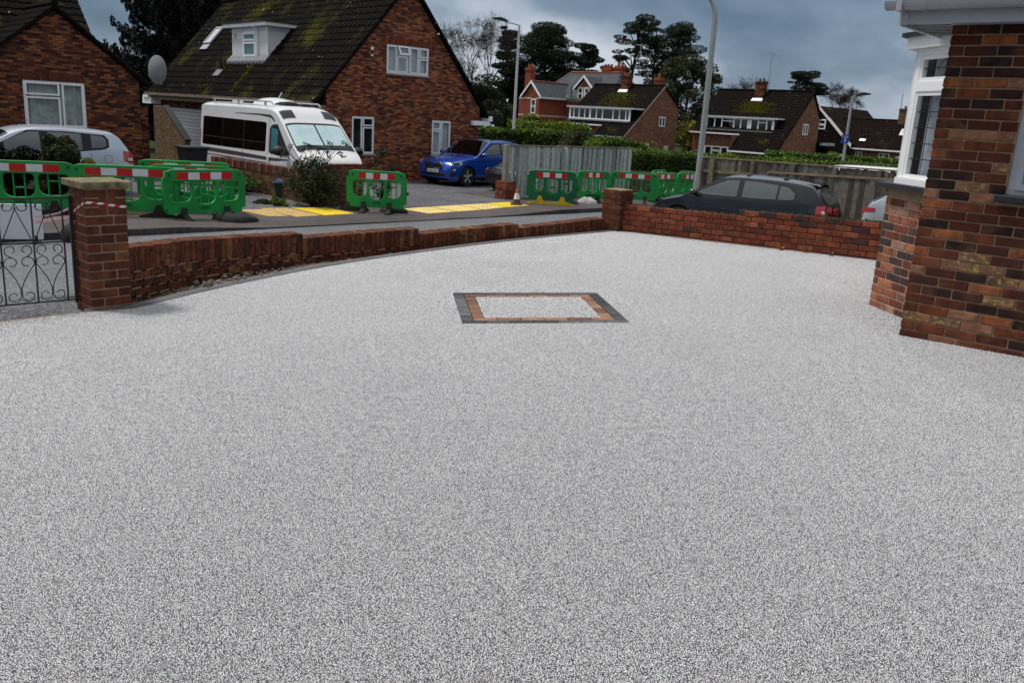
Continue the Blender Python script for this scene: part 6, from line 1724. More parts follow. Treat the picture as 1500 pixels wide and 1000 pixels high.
# black hatchback behind the right wall ------------------------------------
gf = Vector((-.82, .57)); gl = Vector((-.57, -.82))                 # left-hand side faces us
ga_ = 2.1
gs = hatch_spec(4.2, 1.42, .88, .90, .97, .93, .66, .19, .98, .10, .06, .98)
gs['top'] = [(-2.1, .55), (-2.07, .80), (-2.03, .95), (-1.90, 1.10), (-1.70, 1.295), (-1.60, 1.36), (-1.2, 1.40), (-.6, 1.42), (-.15, 1.42), (.2, 1.395), (.35, 1.36), (.85, 1.10), (1.10, .955), (1.2, .92), (1.6, .83), (1.88, .72), (2.02, .62), (2.07, .52), (2.1, .42)]
gs['belt'] = [(-2.1, .96), (-1.3, .95), (0, .915), (1.0, .89), (1.25, 1.1), (2.1, 1.1)]
gs['plan'] = [(-2.1, .66), (-2.06, .76), (-1.9, .83), (-1.5, .875), (-.9, .88), (.9, .88), (1.5, .85), (1.85, .76), (2.03, .64), (2.1, .5)]
gn = Vector((6.36, 17.80))                                            # near rear corner
gc = gn + gf * 2.1 - gl * .80
G = Car('black_hatchback', 'black hatchback parked beyond the low red brick wall', 'car', (gc.x, gc.y, tz(gc.x, gc.y) - .05), gf, gs)
G.body('car_black')
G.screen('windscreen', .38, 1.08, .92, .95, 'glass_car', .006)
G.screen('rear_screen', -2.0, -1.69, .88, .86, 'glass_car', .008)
G.side('window_trim', [(-1.42, .99), (-.9, .955), (0, .935), (1.02, .915)], [(-1.42, 1.06), (-1.22, 1.29), (-.1, 1.33), (1.02, .96)], 'black_plastic', .004, nx=30)
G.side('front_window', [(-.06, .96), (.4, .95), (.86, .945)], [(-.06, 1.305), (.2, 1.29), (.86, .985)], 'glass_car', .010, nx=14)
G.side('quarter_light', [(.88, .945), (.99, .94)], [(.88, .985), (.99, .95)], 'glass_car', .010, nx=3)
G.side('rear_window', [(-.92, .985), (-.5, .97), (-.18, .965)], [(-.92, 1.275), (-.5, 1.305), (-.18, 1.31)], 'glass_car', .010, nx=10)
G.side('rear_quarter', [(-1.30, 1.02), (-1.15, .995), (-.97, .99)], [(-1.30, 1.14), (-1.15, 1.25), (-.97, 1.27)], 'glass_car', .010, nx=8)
for x in (-.13, .98, -1.12): G.side('door_seam', [(x, .35), (x + .01, .35)], [(x, .93), (x + .01, .93)], 'black_plastic', .003, nx=1, nz=10)
G.side('door_handle', [(-.02, .845), (.2, .85)], [(-.02, .875), (.2, .88)], 'black_plastic', .016, nx=4, nz=2)
G.side('tail_light', [(-2.075, .72), (-1.97, .70), (-1.78, .74)], [(-2.075, .93), (-1.97, .95), (-1.78, .93)], 'lens_red', .008, nx=10)
for sd in (1, -1):
    for (x, z) in ((-1.93, .80), (-2.03, .80)):
        MB(xf((x, sd * (G.W(x, z) + .010), z), (1, 0, 0), (0, sd, 0), (0, 0, 1))).lathe([(.045, 0), (.03, .006), (0, .008)], 14, 'y').build('lamp', 'lens_clear' if x > -1.95 else 'black_plastic', G.t)
    MB().bev(-2.125, -2.08, min(sd * .34, sd * .66), max(sd * .34, sd * .66), .76, .90, .02).build('tail_light_inner', 'lens_red', G.t)
sp_ = MB(); P = []
for i in range(6):
    f = i / 5; x = -1.44 - .28 * f; P.append([(x, y * .58, 1.372 - .02 * f + (.010 if i < 5 else -.012) - .03 * abs(y) ** 3) for y in (-1, -.8, -.4, 0, .4, .8, 1)])
sp_.grid(P); P2 = [[(p[0], p[1], p[2] - .03) for p in r] for r in P]; sp_.grid(P2); sp_.build('spoiler', 'car_black', G.t, smooth=True)
MB().tube([(-1.1, 0, 1.40), (-1.14, 0, 1.44), (-1.22, 0, 1.48)], [.03, .02, .006], 6).build('aerial_fin', 'black_plastic', G.t)
MB().tube([(-1.95, .28, 1.0), (-1.93, 0, 1.07), (-1.90, -.3, 1.10)], .012, 5).build('rear_wiper', 'black_plastic', G.t)
G.mirror(.90, .985, .88, 'car_black', 1.0); G.wheels('steel', 5)
G.interior(-1.5, .9, .86, (-.12, -.95), .66)
MB().lathe([(.17, -.014), (.185, 0), (.17, .014)], 18, 'x', (.55, -.36, .98)).build('steering_wheel', 'lead', G.t)

# silver car in front of the bungalow ---------------------------------------
sf = -HD; sl2 = Vector((-sf.y, sf.x))
ss_ = hatch_spec(3.85, 1.525, .835, .98, 1.06, 1.02, .72, .16, 1.42, .35, .04, 1.0)
ss_['top'] = [(-1.925, .60), (-1.90, .85), (-1.85, 1.02), (-1.70, 1.24), (-1.58, 1.395), (-1.45, 1.445), (-1.0, 1.49), (-.3, 1.525), (.1, 1.52), (.45, 1.47), (.62, 1.42), (1.38, .99), (1.50, .95), (1.72, .86), (1.84, .74), (1.90, .60), (1.925, .46)]
ss_['belt'] = [(-1.925, 1.03), (-1.3, 1.02), (-.4, .955), (.5, .93), (1.3, .92), (1.5, 1.1), (1.925, 1.1)]
ss_['plan'] = [(-1.925, .66), (-1.88, .74), (-1.7, .80), (-1.2, .83), (1.0, .835), (1.45, .80), (1.7, .70), (1.86, .58), (1.925, .45)]
ss_['wheels'] = (1.925 - .78, -1.925 + .62); ss_['drop'] = [(-1.925, .1), (-1.4, .06), (.4, .06), (.6, .075), (1.4, .06), (1.925, .12)]
sn = Vector((-9.06, 20.55)); sc_ = sn + sf * 1.93 - sl2 * .80 * (1 if sl2.dot(Vector((0, -1))) > 0 else -1)
S = Car('silver_car', 'small silver hatchback parked in front of the dark bungalow', 'car', (sc_.x, sc_.y, tz(sc_.x, sc_.y) - .03), sf, ss_)
S.body('car_silver')
S.screen('windscreen', .66, 1.36, .90, .94, 'glass_dark', .006)
S.screen('rear_screen', -1.82, -1.56, .86, .84, 'glass_dark', .007)
S.side('window_trim', [(-1.36, 1.10), (-1.25, 1.045), (-.6, .985), (.3, .955), (1.22, .945)], [(-1.36, 1.27), (-1.30, 1.36), (-.5, 1.425), (.3, 1.435), (1.22, .985)], 'black_plastic', .004, nx=34)
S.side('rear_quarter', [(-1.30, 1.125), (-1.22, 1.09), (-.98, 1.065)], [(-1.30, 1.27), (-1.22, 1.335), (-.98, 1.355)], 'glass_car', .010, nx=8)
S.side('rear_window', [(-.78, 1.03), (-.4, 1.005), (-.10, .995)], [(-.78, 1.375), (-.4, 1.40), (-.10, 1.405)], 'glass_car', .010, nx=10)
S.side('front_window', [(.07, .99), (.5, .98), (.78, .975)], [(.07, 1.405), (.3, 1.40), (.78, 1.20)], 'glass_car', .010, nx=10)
for x in (-.06, -.96, .92): S.side('door_seam', [(x, .32), (x + .01, .32)], [(x, .97), (x + .01, .97)], 'stripe_dark', .003, nx=1, nz=10)
for x in (.12, -.83): S.side('door_handle', [(x - .1, .865), (x + .1, .865)], [(x - .1, .895), (x + .1, .895)], 'car_silver', .02, nx=4, nz=2)
for sd in (1, -1):
    rg_ = MB()
    for k in range(24):
        a0, a1 = 2 * math.pi * k / 24, 2 * math.pi * (k + 1) / 24
        rg_.add([(-1.32 + r * math.cos(t_), sd * (S.W(-1.32 + r * math.cos(t_), .84 + r * math.sin(t_)) + .003), .84 + r * math.sin(t_)) for r, t_ in ((.085, a0), (.085, a1), (.092, a1), (.092, a0))], [(0, 1, 2, 3)])
    rg_.build('fuel_flap', 'stripe_dark', S.t)
S.side('tail_light', [(-1.895, .74), (-1.80, .74), (-1.66, .80)], [(-1.895, .95), (-1.80, 1.01), (-1.66, 1.02)], 'lens_red', .007, nx=8)
S.side('reversing_light', [(-1.88, .79), (-1.76, .80)], [(-1.88, .86), (-1.76, .865)], 'lens_clear', .010, nx=5)
S.mirror(1.0, 1.0, .83, 'car_silver', .9); S.wheels('steel', 5, .18)
MB().tube([(.35, .0, 1.50), (.10, 0, 1.62)], .006, 5).build('aerial_mast', 'black_plastic', S.t)
S.interior(-1.3, .9, .92, (.2, -.6), .62)

# partly hidden cars ---------------------------------------------------------
def small_car(name, label, loc, fwd, paint, scale=1.0, red=True):
    C_ = Car(name, label, 'car', loc, fwd, hatch_spec(4.1, 1.45, .86, .92, 1.0, .96, .68), scale)
    C_.body(paint, 80)
    C_.screen('windscreen', .30, .95, .92, .95, 'glass_far', .006); C_.screen('rear_screen', -1.86, -1.50, .86, .84, 'glass_far', .007)
    C_.side('side_window', [(-1.25, 1.02), (-.8, .99), (.78, .95)], [(-1.25, 1.20), (-1.0, 1.32), (.78, 1.0)], 'glass_far', .008, nx=22)
    C_.side('headlight', [(1.66, .66), (1.95, .60)], [(1.66, .78), (1.95, .70)], 'lens_clear', .007, nx=8)
    C_.side('tail_light', [(-2.03, .84), (-1.80, .87)], [(-2.03, .93), (-1.80, .93)], 'lens_red', .008, nx=8)
    C_.side('lower_trim', [(-2.03, .36), (-1.2, .30)], [(-2.03, .78), (-1.2, .34)], 'black_plastic', .008, nx=8)
    MB().bev(-2.09, -2.0, -.72, .72, .34, .62, .04).build('bumper', 'black_plastic', C_.t)
    C_.mirror(.72, 1.0, .86, paint, .9); C_.wheels('steel', 5)
    return C_
small_car('pearl_car', 'pale silver car, only its rear light showing past the bay window', (8.42, 15.75, tz(8.42, 15.75) - .02), Vector((.88, -.47)), 'car_pearl')
nb_ = Vector(KN); kf = -Vector(KU)
pcar = Vector((-.13, 28.62)) - kf * 2.05 + nb_ * .86
small_car('black_car', 'black car, only its headlight showing behind the pale fence post', (pcar.x, pcar.y, tz(pcar.x, pcar.y)), kf, 'car_black')
small_car('white_car', 'white car showing just above the blue SUV roof, before the hedge', (1.9, 40.6, -1.05), Vector((-.9, -.43)), 'car_white')
wv = thing('white_van', 'white van roof just visible over the dark fence on the right', 'van', (12.15, 30.2, .22), math.atan2(-.3, .95))
P = []
for i in range(12):
    f = i / 11; x = -2.2 + 4.4 * f; h = .62 - .5 * abs(2 * f - 1) ** 5
    P.append([(x, y * .85, -.20 + h * (1 - .25 * abs(y) ** 5)) for y in (-1, -.95, -.7, 0, .7, .95, 1)])
MB().grid(P).build('roof', 'car_white', wv, smooth=True)
MB().box(-2.15, 2.15, -.83, .83, -1.0, -.10).build('body', 'car_white', wv)
for x in (-1.4, 1.4):
    for y in (-.8, .8): MB().lathe([(.32, -.1), (.32, .1), (.2, .1), (0, .1)], 20, 'y', (x, y, -.95)).build('wheel', 'rubber', wv)
MB().box(-2.0, 1.0, -.851, -.84, -.35, -.12).build('side_window', 'glass_far', wv)

# ------------------------------------------------------------------ barriers
def barrier_mesh(w, mat):
    cu = bpy.data.curves.new('barrier', 'CURVE'); cu.dimensions = '2D'; cu.fill_mode = 'BOTH'
    cu.extrude = .022; cu.bevel_depth = .010; cu.bevel_resolution = 1
    def poly(pts):
        sp = cu.splines.new('POLY'); sp.points.add(len(pts) - 1); sp.use_cyclic_u = True
        for i, p in enumerate(pts): sp.points[i].co = (p[0], p[1], 0, 1)
    h = w / 2
    poly([(-h + .10, .13), (h - .10, .13), (h - .10, .21), (h - .02, .24), (h - .02, .80), (h - .07, .84), (h - .07, .93), (h - .20, .97), (-h + .20, .97), (-h + .07, .93), (-h + .07, .84), (-h + .02, .80), (-h + .02, .24), (-h + .10, .21)])
    n = 3; x0, x1 = -h + .12, h - .12; pw = (x1 - x0) / n
    for k in range(n):
        a, b = x0 + k * pw + .022, x0 + (k + 1) * pw - .022
        r = min(.16, (b - a) * .42); zb_, zt_ = (.345 if k != 1 else .30), .755
        pts = []
        for (cx, cz, a0) in ((b - r, zb_ + r, -90), (b - r * .5, zt_ - r * .5, 0), (a + r * .5, zt_ - r * .5, 90), (a + r, zb_ + r, 180)):
            rr = r if cz < .6 else r * .5
            for q in range(5):
                t_ = R2(a0 + 22.5 * q); pts.append((cx + rr * math.cos(t_), cz + rr * math.sin(t_)))
        poly(pts)
        # a pair of bars per opening is added below
    o = bpy.data.objects.new('tmp', cu); COL.objects.link(o)
    dg = bpy.context.evaluated_depsgraph_get(); me = bpy.data.meshes.new_from_object(o.evaluated_get(dg))
    bpy.data.objects.remove(o); bpy.data.curves.remove(cu)
    me.transform(xf((0, 0, 0), (1, 0, 0), (0, 0, 1), (0, -1, 0)))
    me.materials.clear(); me.materials.append(MATS[mat]); me.name = 'barrier_panel'
    return me
_bar = {}
def barrier_kit(w, mat):
    if (w, mat) in _bar: return _bar[(w, mat)]
    h = w / 2; kit = [('panel', barrier_mesh(w, mat), None)]
    x0, x1 = -h + .12, h - .12; pw = (x1 - x0) / 3
    for k in range(3):
        c = x0 + (k + .5) * pw; zb_ = .365 if k != 1 else .315
        for s in (-1, 1):
            kit.append(('bar', MB().bev(c + s * pw * .16 - .012, c + s * pw * .16 + .012, -.012, .012, zb_ - .035, .77, .004).mesh('bar', mat), None))
        kit.append(('crossbar', MB().bev(c - pw * .16 + .0125, c + pw * .16 - .0125, -.010, .010, (.60 if k != 1 else .47), (.63 if k != 1 else .50), .003).mesh('crossbar', mat), None))
    n = 5; a, b = -h + .30, h - .30
    for side in (-1, 1):
        for k in range(n):
            kit.append(('reflective_strip', MB().box(a + (b - a) * k / n, a + (b - a) * (k + 1) / n, min(side * .033, side * .036), max(side * .033, side * .036), .785, .925).mesh('strip', 'strip_red' if k % 2 == 0 else 'strip_white'), None))
    for s in (-1, 1):
        for side in (-1, 1):
            kit.append(('socket', MB(xf((s * (h - .15), side * .033, .875), (1, 0, 0), (0, side, 0), (0, 0, 1))).lathe([(.03, 0), (.032, .006), (.02, .002), (0, -.0)], 12, 'y').mesh('socket', 'barrier_deep'), None))
    # raised maker's plate
    kit.append(('maker_plate', MB().box(-.10, .10, -.036, -.0335, .205, .265).mesh('maker_plate', 'barrier_deep'), None))
    # feet
    for s in (-1, 1):
        x = s * (h - .42)
        kit.append(('foot', MB().prism([(-.36, 0), (.36, 0), (.36, .03), (.10, .10), (.045, .25), (-.045, .25), (-.10, .10), (-.36, .03)], x - .055, x + .055).mesh('foot', 'rubber'), 'rot'))
    # hinge lugs at the ends
    kit.append(('hook', MB().bev(h - .03, h + .035, -.02, .02, .45, .52, .006).mesh('hook', 'black_plastic'), None))
    _bar[(w, mat)] = kit
    return kit
def barrier(label, x, y, ang, w=2.0, mat='barrier_green', foot=None, dz_=0.0, lean=0.0, turn=True):
    t_ = thing('safety_barrier', label, 'barrier', (x, y, gz2(x, y) + dz_), ang, 'green roadworks barriers')
    t_.rotation_euler = (R2(lean), 0, ang)
    for nm, me, fl in barrier_kit(w, mat):
        o = link(nm, me, t_)
        if fl == 'rot':
            o.matrix_local = xf((0, 0, 0), (0, 1, 0), (1, 0, 0), (0, 0, 1))
            if not turn: c_ = (w / 2 - .42) * (1 if sum(v.co.y for v in me.vertices) > 0 else -1); o.matrix_local = xf((c_ - .0, -c_ - .09 if False else -c_, 0), (1, 0, 0), (0, 1, 0), (0, 0, 1))
        if foot and nm == 'foot':
            me2 = me.copy(); me2.materials.clear(); me2.materials.append(MATS[foot]); o.data = me2
    return t_
kang = math.atan2(KU[1], KU[0])
barrier('green barrier at the left edge of the picture, behind the white board', -9.38, 16.25, math.atan2(.30, .95), turn=False)
barrier('green barrier directly behind the gate pillar', -7.62, 16.78, math.atan2(.25, .97), turn=False)
barrier('short green barrier with a scuffed end, right of the gate pillar, front of its cluster', -6.28, 17.30, kang - .06, 1.75)
barrier('green barrier half hidden at the back of the left cluster, highest in view', -7.42, 19.25, math.atan2(.22, .97), 2.0)
barrier('green barrier filling the gap behind the front pair of the left cluster', -6.86, 18.15, math.atan2(.30, .95), 1.75)
barrier('lone green barrier standing between the yellow paving slabs', -3.40, 20.62, math.atan2(-.02, 1.0), 1.45, lean=0)
barrier('green barrier in painted shade tone on yellow feet beside the traffic cone', .90, 25.6, math.atan2(-.05, 1), 1.5, 'barrier_deep', 'yellow_paint', turn=False)  # deeper green colours in the shade on this turned-away barrier
barrier('green barrier stacked close behind the shade-toned one', .98, 26.35, math.atan2(-.12, 1), 1.45)
barrier('green barrier in front of the pale fence, left of the corner pier', 2.25, 27.4, math.atan2(.35, .94), 1.2)
barrier('green barrier half hidden behind the corner pier', 3.62, 28.1, math.atan2(-.12, .99), 1.6)
barrier('narrow green barrier just right of the corner pier', 4.75, 29.2, math.atan2(.72, .70), 1.45)
barrier('green barrier seen above the black car bonnet', 5.75, 30.2, math.atan2(.35, .93), 1.05)
barrier('green barrier at the foot of the tall lamp post', 6.75, 31.0, math.atan2(.6, .8), 1.2)
barrier('green barrier against the stone wall, left of the pair at the back', 5.02, 32.2, math.atan2(.85, .5), 1.45)
barrier('green barrier against the stone wall nearest the tall lamp post', 6.6, 32.4, math.atan2(-.25, .97), 1.75)

# traffic cone, red sign, bags
cp = (-.10, 24.85)
CN = thing('traffic_cone', 'small dirty traffic cone on the yellow paving', 'traffic cone', (*cp, gz2(*cp) + .008))
MB().bev(-.17, .17, -.17, .17, 0, .035, .01).build('base', 'cone_brown', CN)
MB().lathe([(.12, .03), (.092, .16)], 16).build('lower_cone', 'cone_brown', CN, smooth=True)
MB().lathe([(.092, .161), (.055, .33)], 16).build('reflective_sleeve', 'strip_white', CN, smooth=True)
MB().lathe([(.055, .331), (.03, .45), (.0, .455)], 16).build('tip', 'cone_orange', CN, smooth=True)
fp = (6.05, 29.35)
FS = thing('warning_sign', 'small red folding warning sign at the lamp post foot', 'sign', (*fp, tz(*fp)), .2)
MB().prism([(-.16, .12), (.16, .12), (.12, .55), (-.10, .52)], -.01, .01).build('panel', 'strip_red', FS)
MB().tube([(-.12, 0, .14), (-.16, .12, 0)], .012, 5).tube([(.12, 0, .14), (.16, .12, 0)], .012, 5).build('stand', 'black_metal', FS)
def lump(name, label, cat, x, y, sx, sy, sz, mat, seed):
    r_ = random.Random(seed); P = []
    for i in range(9):
        th = math.pi / 2 * i / 8; row = []
        for k in range(17):
            a = 2 * math.pi * (k % 16) / 16
            w = 1 + .13 * math.sin(3 * a + seed) + .08 * math.sin(5 * a + seed * 2)
            row.append((sx * w * math.cos(a) * math.cos(th) ** .7, sy * w * math.sin(a) * math.cos(th) ** .7, sz * math.sin(th) * (1 + .12 * math.sin(2 * a + i))))
        P.append(row)
    o = MB().grid(P).build(name, mat, smooth=True); o.location = (x, y, gz2(x, y)); tag(o, label, cat); return o
lump('sandbag', 'dark sandbag weighing down the lone green barrier', 'sandbag', -3.05, 20.95, .34, .22, .16, 'rubber', 2)
lump('sandbag', 'brown sandbag beside the left foot of the lone green barrier', 'sandbag', -4.02, 20.85, .28, .2, .15, 'soil', 3)
lump('white_sack', 'pale torn sack lying before the green barriers near the corner pier', 'sack', 2.05, 26.6, .32, .25, .20, 'sack', 4)
lump('sandbag', 'black sandbag next to the pale torn sack', 'sandbag', 1.55, 26.55, .3, .2, .10, 'rubber', 5)
lump('sandbag', 'black sandbag on the foot of the front barrier right of the gate pillar', 'sandbag', -5.72, 17.35, .42, .26, .17, 'rubber', 6)

# ------------------------------------------------------------------ tactile paving
def slab_at(corners, mat, n=6):
    """corners (x,y) near-left, near-right, far-right, far-left on the pavement"""
    zf = lambda x, y: gz2(x, y) + .008
    o = MB().slab(corners, lambda x, y: zf(x, y) - .05, zf).build('tactile_slab', mat, TP_)
    bl_ = MB()
    for i in range(n):
        for j in range(n):
            f, g_ = (i + .5) / n, (j + .5) / n
            x = lerp(lerp(corners[0][0], corners[1][0], f), lerp(corners[3][0], corners[2][0], f), g_)
            y = lerp(lerp(corners[0][1], corners[1][1], f), lerp(corners[3][1], corners[2][1], f), g_)
            bl_.lathe([(.03, zf(x, y) - .001), (.022, zf(x, y) + .005), (0, zf(x, y) + .006)], 6, 'z', (x, y, 0))
    kind(bl_.build('blisters', mat, o), 'stuff')
TP_ = thing('tactile_paving', 'yellow blister paving slabs at the dropped kerb across the road', 'paving')
def quadpt(Q, f, g_):
    return (lerp(lerp(Q[0][0], Q[1][0], f), lerp(Q[3][0], Q[2][0], f), g_), lerp(lerp(Q[0][1], Q[1][1], f), lerp(Q[3][1], Q[2][1], f), g_))
def sub(Q, f0, f1, g=.012):
    return [quadpt(Q, f0 + g, 0), quadpt(Q, f1 - g, 0), quadpt(Q, f1 - g, 1), quadpt(Q, f0 + g, 1)]
Q1 = [(-4.83, 18.68), (-3.79, 20.10), (-4.66, 20.94), (-5.95, 19.72)]
slab_at(sub(Q1, 0, .42), 'tactile_worn'); slab_at(sub(Q1, .45, 1), 'tactile_yellow')
Q2 = [(-2.24, 21.20), (.28, 24.87), (-.36, 25.80), (-3.02, 21.80)]
for k, m_ in enumerate(('tactile_pale', 'tactile_pale', 'tactile_pale', 'tactile_yellow')): slab_at(sub(Q2, k / 4, (k + 1) / 4, .008), m_)
Qm = [(-5.35, 18.45), (-5.0, 18.75), (-5.75, 19.6), (-6.3, 19.2)]
mh_ = MB().slab(Qm, lambda x, y: tz(x, y) - .03, lambda x, y: tz(x, y) + .007).build('manhole_cover', 'tactile_worn'); tag(mh_, 'worn pale cover slab on the pavement left of the yellow paving', 'cover')

# ------------------------------------------------------------------ lamp posts and sign
def lamp_post(label, x, y, h, armdir, arm, mat, r=.075, style='bend', z0=None, sign=False):
    z0 = tz(x, y) if z0 is None else z0
    L_ = thing('street_lamp', label, 'street lamp', (x, y, z0), math.atan2(armdir[1], armdir[0]), 'street lamps')
    if style == 'bend':
        path = [(0, 0, 0), (0, 0, h - .9)] + [(arm * .6 * (1 - math.cos(a)), 0, h - .9 + .85 * math.sin(a)) for a in [math.pi / 2 * k / 6 for k in range(1, 7)]] + [(arm, 0, h)]
        smooth_angle(MB().tube(path, [r * 1.15, r] + [r * .9] * 7, 12).build('post', mat, L_))
        MB().bev(arm - .05, arm + .55, -.11, .11, h - .07, h + .05, .03).build('lantern', 'lamp_dark', L_)
        MB().tube([(0, 0, 0), (0, 0, 1.1)], r * 1.5, 12).build('base', mat, L_)
    else:
        smooth_angle(MB().tube([(0, 0, 0), (0, 0, h)], [r * 1.2, r * .8], 10).build('post', mat, L_))
        MB().tube([(0, 0, h - .02), (arm, 0, h + arm * .18)], r * .5, 8).build('arm', mat, L_)
        MB().prism([(arm - .1, h + arm * .18 - .04), (arm + .75, h + arm * .18 + .10), (arm + .75, h + arm * .18 + .16), (arm + .3, h + arm * .18 + .2), (arm - .1, h + arm * .18 + .08)], -.14, .14).build('lantern', 'lamp_dark', L_)
    return L_
lamp_post('tall grey lamp post with curved top, left of the dark fence', 5.70, 28.45, 6.62, (-.95, .3), .75, 'lamp_grey', .085)
lamp_post('slim white lamp post standing before the Victorian house', -.62, 52.0, 7.95, (-1, -.05), .78, 'lamp_white', .085, 'angle', -1.36)
lp3 = lamp_post('grey lamp post on the right carrying a small blue sign', 16.72, 46.3, 4.75, (.9, .3), .25, 'lamp_grey', .075, 'angle')
lamp_post('thin dark lamp post seen against sky above the bungalow roof', -28.2, 63, 7.3, (1, 0), .55, 'lamp_dark', .06, 'angle')
T_ = thing('road_sign', 'small square blue sign with white T on the right lamp post', 'sign', (16.63, 46.2, 1.40), 0)
T_.scale = (.68, 1, .68)
MB().bev(-.30, .30, -.02, .0, -.32, .32, .004).build('plate', 'sign_blue', T_)
MB().box(-.045, .045, -.026, -.0205, -.24, .10).build('white_stem', 'strip_white', T_)
MB().box(-.17, .17, -.027, -.0205, .101, .21).build('red_bar', 'strip_white', T_)
MB().box(-.13, .13, -.031, -.0275, .125, .19).build('red_inset', 'strip_red', T_)

# ------------------------------------------------------------------ fences
def board_fence(name, label, a, b, z_top, z_bot, mat, bw=.125, cap=None, posts=(), rails=(), side=-1):
    L = math.dist(a, b); ang = math.atan2(b[1] - a[1], b[0] - a[0])
    F_ = thing(name, label, 'fence', (a[0], a[1], 0), ang)
    n = int(L / (bw * .97))
    zt0, zt1 = z_top; zb0, zb1 = z_bot
    for i in range(n):
        f = (i + .5) / n; x = L * f; zt, zb = lerp(zt0, zt1, f) - rng.uniform(0, .012), lerp(zb0, zb1, f)
        h = 1.0; o = link('board', fence_board(bw, mat), F_)
        o.location = (x, side * (.012 + (i % 2) * .016), zb); o.scale = (1, 1, zt - zb); o.rotation_euler = (rng.uniform(-.006, .006), rng.uniform(-.006, .006), side * -.07 + rng.uniform(-.02, .02))
    for (p, w, mt, ext) in posts:
        f = p / L; MB().bev(p - w / 2, p + w / 2, side * .10 - .05, side * .10 + .05, lerp(zb0, zb1, f) - .2, lerp(zt0, zt1, f) + ext, .006).build('post', mt, F_)
    for (h, mt) in rails:
        MB().add([(0, side * .03, zt0 - h), (L, side * .03, zt1 - h), (L, side * .03, zt1 - h + .09), (0, side * .03, zt0 - h + .09), (0, side * .075, zt0 - h), (L, side * .075, zt1 - h), (L, side * .075, zt1 - h + .09), (0, side * .075, zt0 - h + .09)], [(0, 1, 2, 3), (4, 5, 6, 7), (0, 1, 5, 4), (3, 2, 6, 7), (0, 4, 7, 3), (1, 5, 6, 2)]).build('rail', mt, F_)
    if cap:
        MB().add([(0, -.05, zt0), (L, -.05, zt1), (L, .05, zt1), (0, .05, zt0), (0, -.05, zt0 + .04), (L, -.05, zt1 + .04), (L, .05, zt1 + .04), (0, .05, zt0 + .04)], [(0, 1, 2, 3), (4, 5, 6, 7), (0, 1, 5, 4), (3, 2, 6, 7), (0, 4, 7, 3), (1, 5, 6, 2)]).build('cap_rail', cap, F_)
    return F_
def fence_board(bw, mat):
    k = ('fb', bw, mat)
    if k not in _bm: _bm[k] = MB().bev(-bw / 2, bw / 2, -.007, .007, 0, 1, .003).mesh('board', mat)
    return _bm[k]
PFa, PFb = (-.45, 27.1), (3.96, 32.26)
board_fence('pale_fence', 'pale weathered feather-board fence beside the blue SUV', PFa, PFb, (.71, .70), (-.85, -.95), 'board_pale', .125, cap='fascia_wood')
po = thing('fence_post', 'white concrete post ending the pale fence, on a brick base', 'post', (-.50, 27.0, -.34), kang)
MB().bev(-.09, .06, -.07, .07, 0, 1.10, .008).build('post', 'concrete', po)
pr_ = thing('brick_pier', 'short red brick pier under the white fence post', 'brick pier', (-.47, 26.93, -1.0), kang)
pinwheel(pr_, .46, .0, 9, 'brick_red'); MB().box(-.222, .222, -.222, .222, 0, .66).build('mortar', 'mortar_dark', pr_)
DFa, DFb = (5.42, 26.7), (10.4, 22.0)
board_fence('dark_fence', 'dark weathered board fence with mossy rails behind the black hatchback', DFa, DFb, (.72, .80), (-1.0, -.85), 'board_dark', .115,
            posts=[(.05, .05, 'concrete', .02), (.42, .15, 'cap_lichen', -.03), (1.75, .12, 'board_dark', -.02), (3.0, .1, 'board_dark', -.02), (4.2, .1, 'board_dark', -.02), (5.4, .1, 'board_dark', 0)], rails=[(.42, 'cap_lichen'), (1.1, 'board_dark')], cap='fascia_wood')
NFa, NFb = (5.55, 19.9), (8.6, 16.3)
board_fence('grey_fence', 'nearer grey board fence right of the black hatchback', NFa, NFb, (.70, .86), (-.9, -.75), 'board_dark', .12, cap='fascia_wood')
# low garden wall opposite and its pier
GWa, GWb = (-4.95, 21.25), (-8.9, 25.4)
gl_ = math.dist(GWa, GWb); GWt = thing('garden_wall', 'low garden wall with upright brick coping in front of the campervan', 'brick wall', (GWa[0], GWa[1], 0), math.atan2(GWb[1] - GWa[1], GWb[0] - GWa[0]))
MB().add([(0, -.1, -1.1), (gl_, -.1, -1.1), (gl_, -.1, -.20), (0, -.1, -.17), (0, .1, -1.1), (gl_, .1, -1.1), (gl_, .1, -.20), (0, .1, -.17)], [(0, 1, 2, 3), (4, 5, 6, 7), (0, 4, 7, 3), (3, 2, 6, 7), (1, 5, 6, 2)]).build('wall', 'brick_garden', GWt)
nn_ = int(gl_ / .078)
for i in range(nn_):
    x = gl_ * (i + .5) / nn_; brick(GWt, (x, 0, -.17 - .03 * x / gl_ + .105), 0, gl_ / nn_ - .012, .225, .205, 'block_tan' if i % 5 == 0 else 'brick_pillar', .003, name='coping_brick')
MB().box(0.02, gl_ - .02, -.095, .095, -.169, -.02).build('coping_bed', 'mortar_dark', GWt)
EPt = thing('end_pier', 'brown brick wall end beside the leafy shrub and lone barrier', 'brick wall', (-4.72, 21.45, -1.0), kang)
MB().box(-.15, 1.0, -.11, .11, 0, 1.16).build('wall', 'brick_garden', EPt)
for i in range(11):
    brick(EPt, (-.10 + i * .105, 0, 1.16 + .035), 0, .095, .225, .07, 'brick_pillar', .002, name='coping_brick')

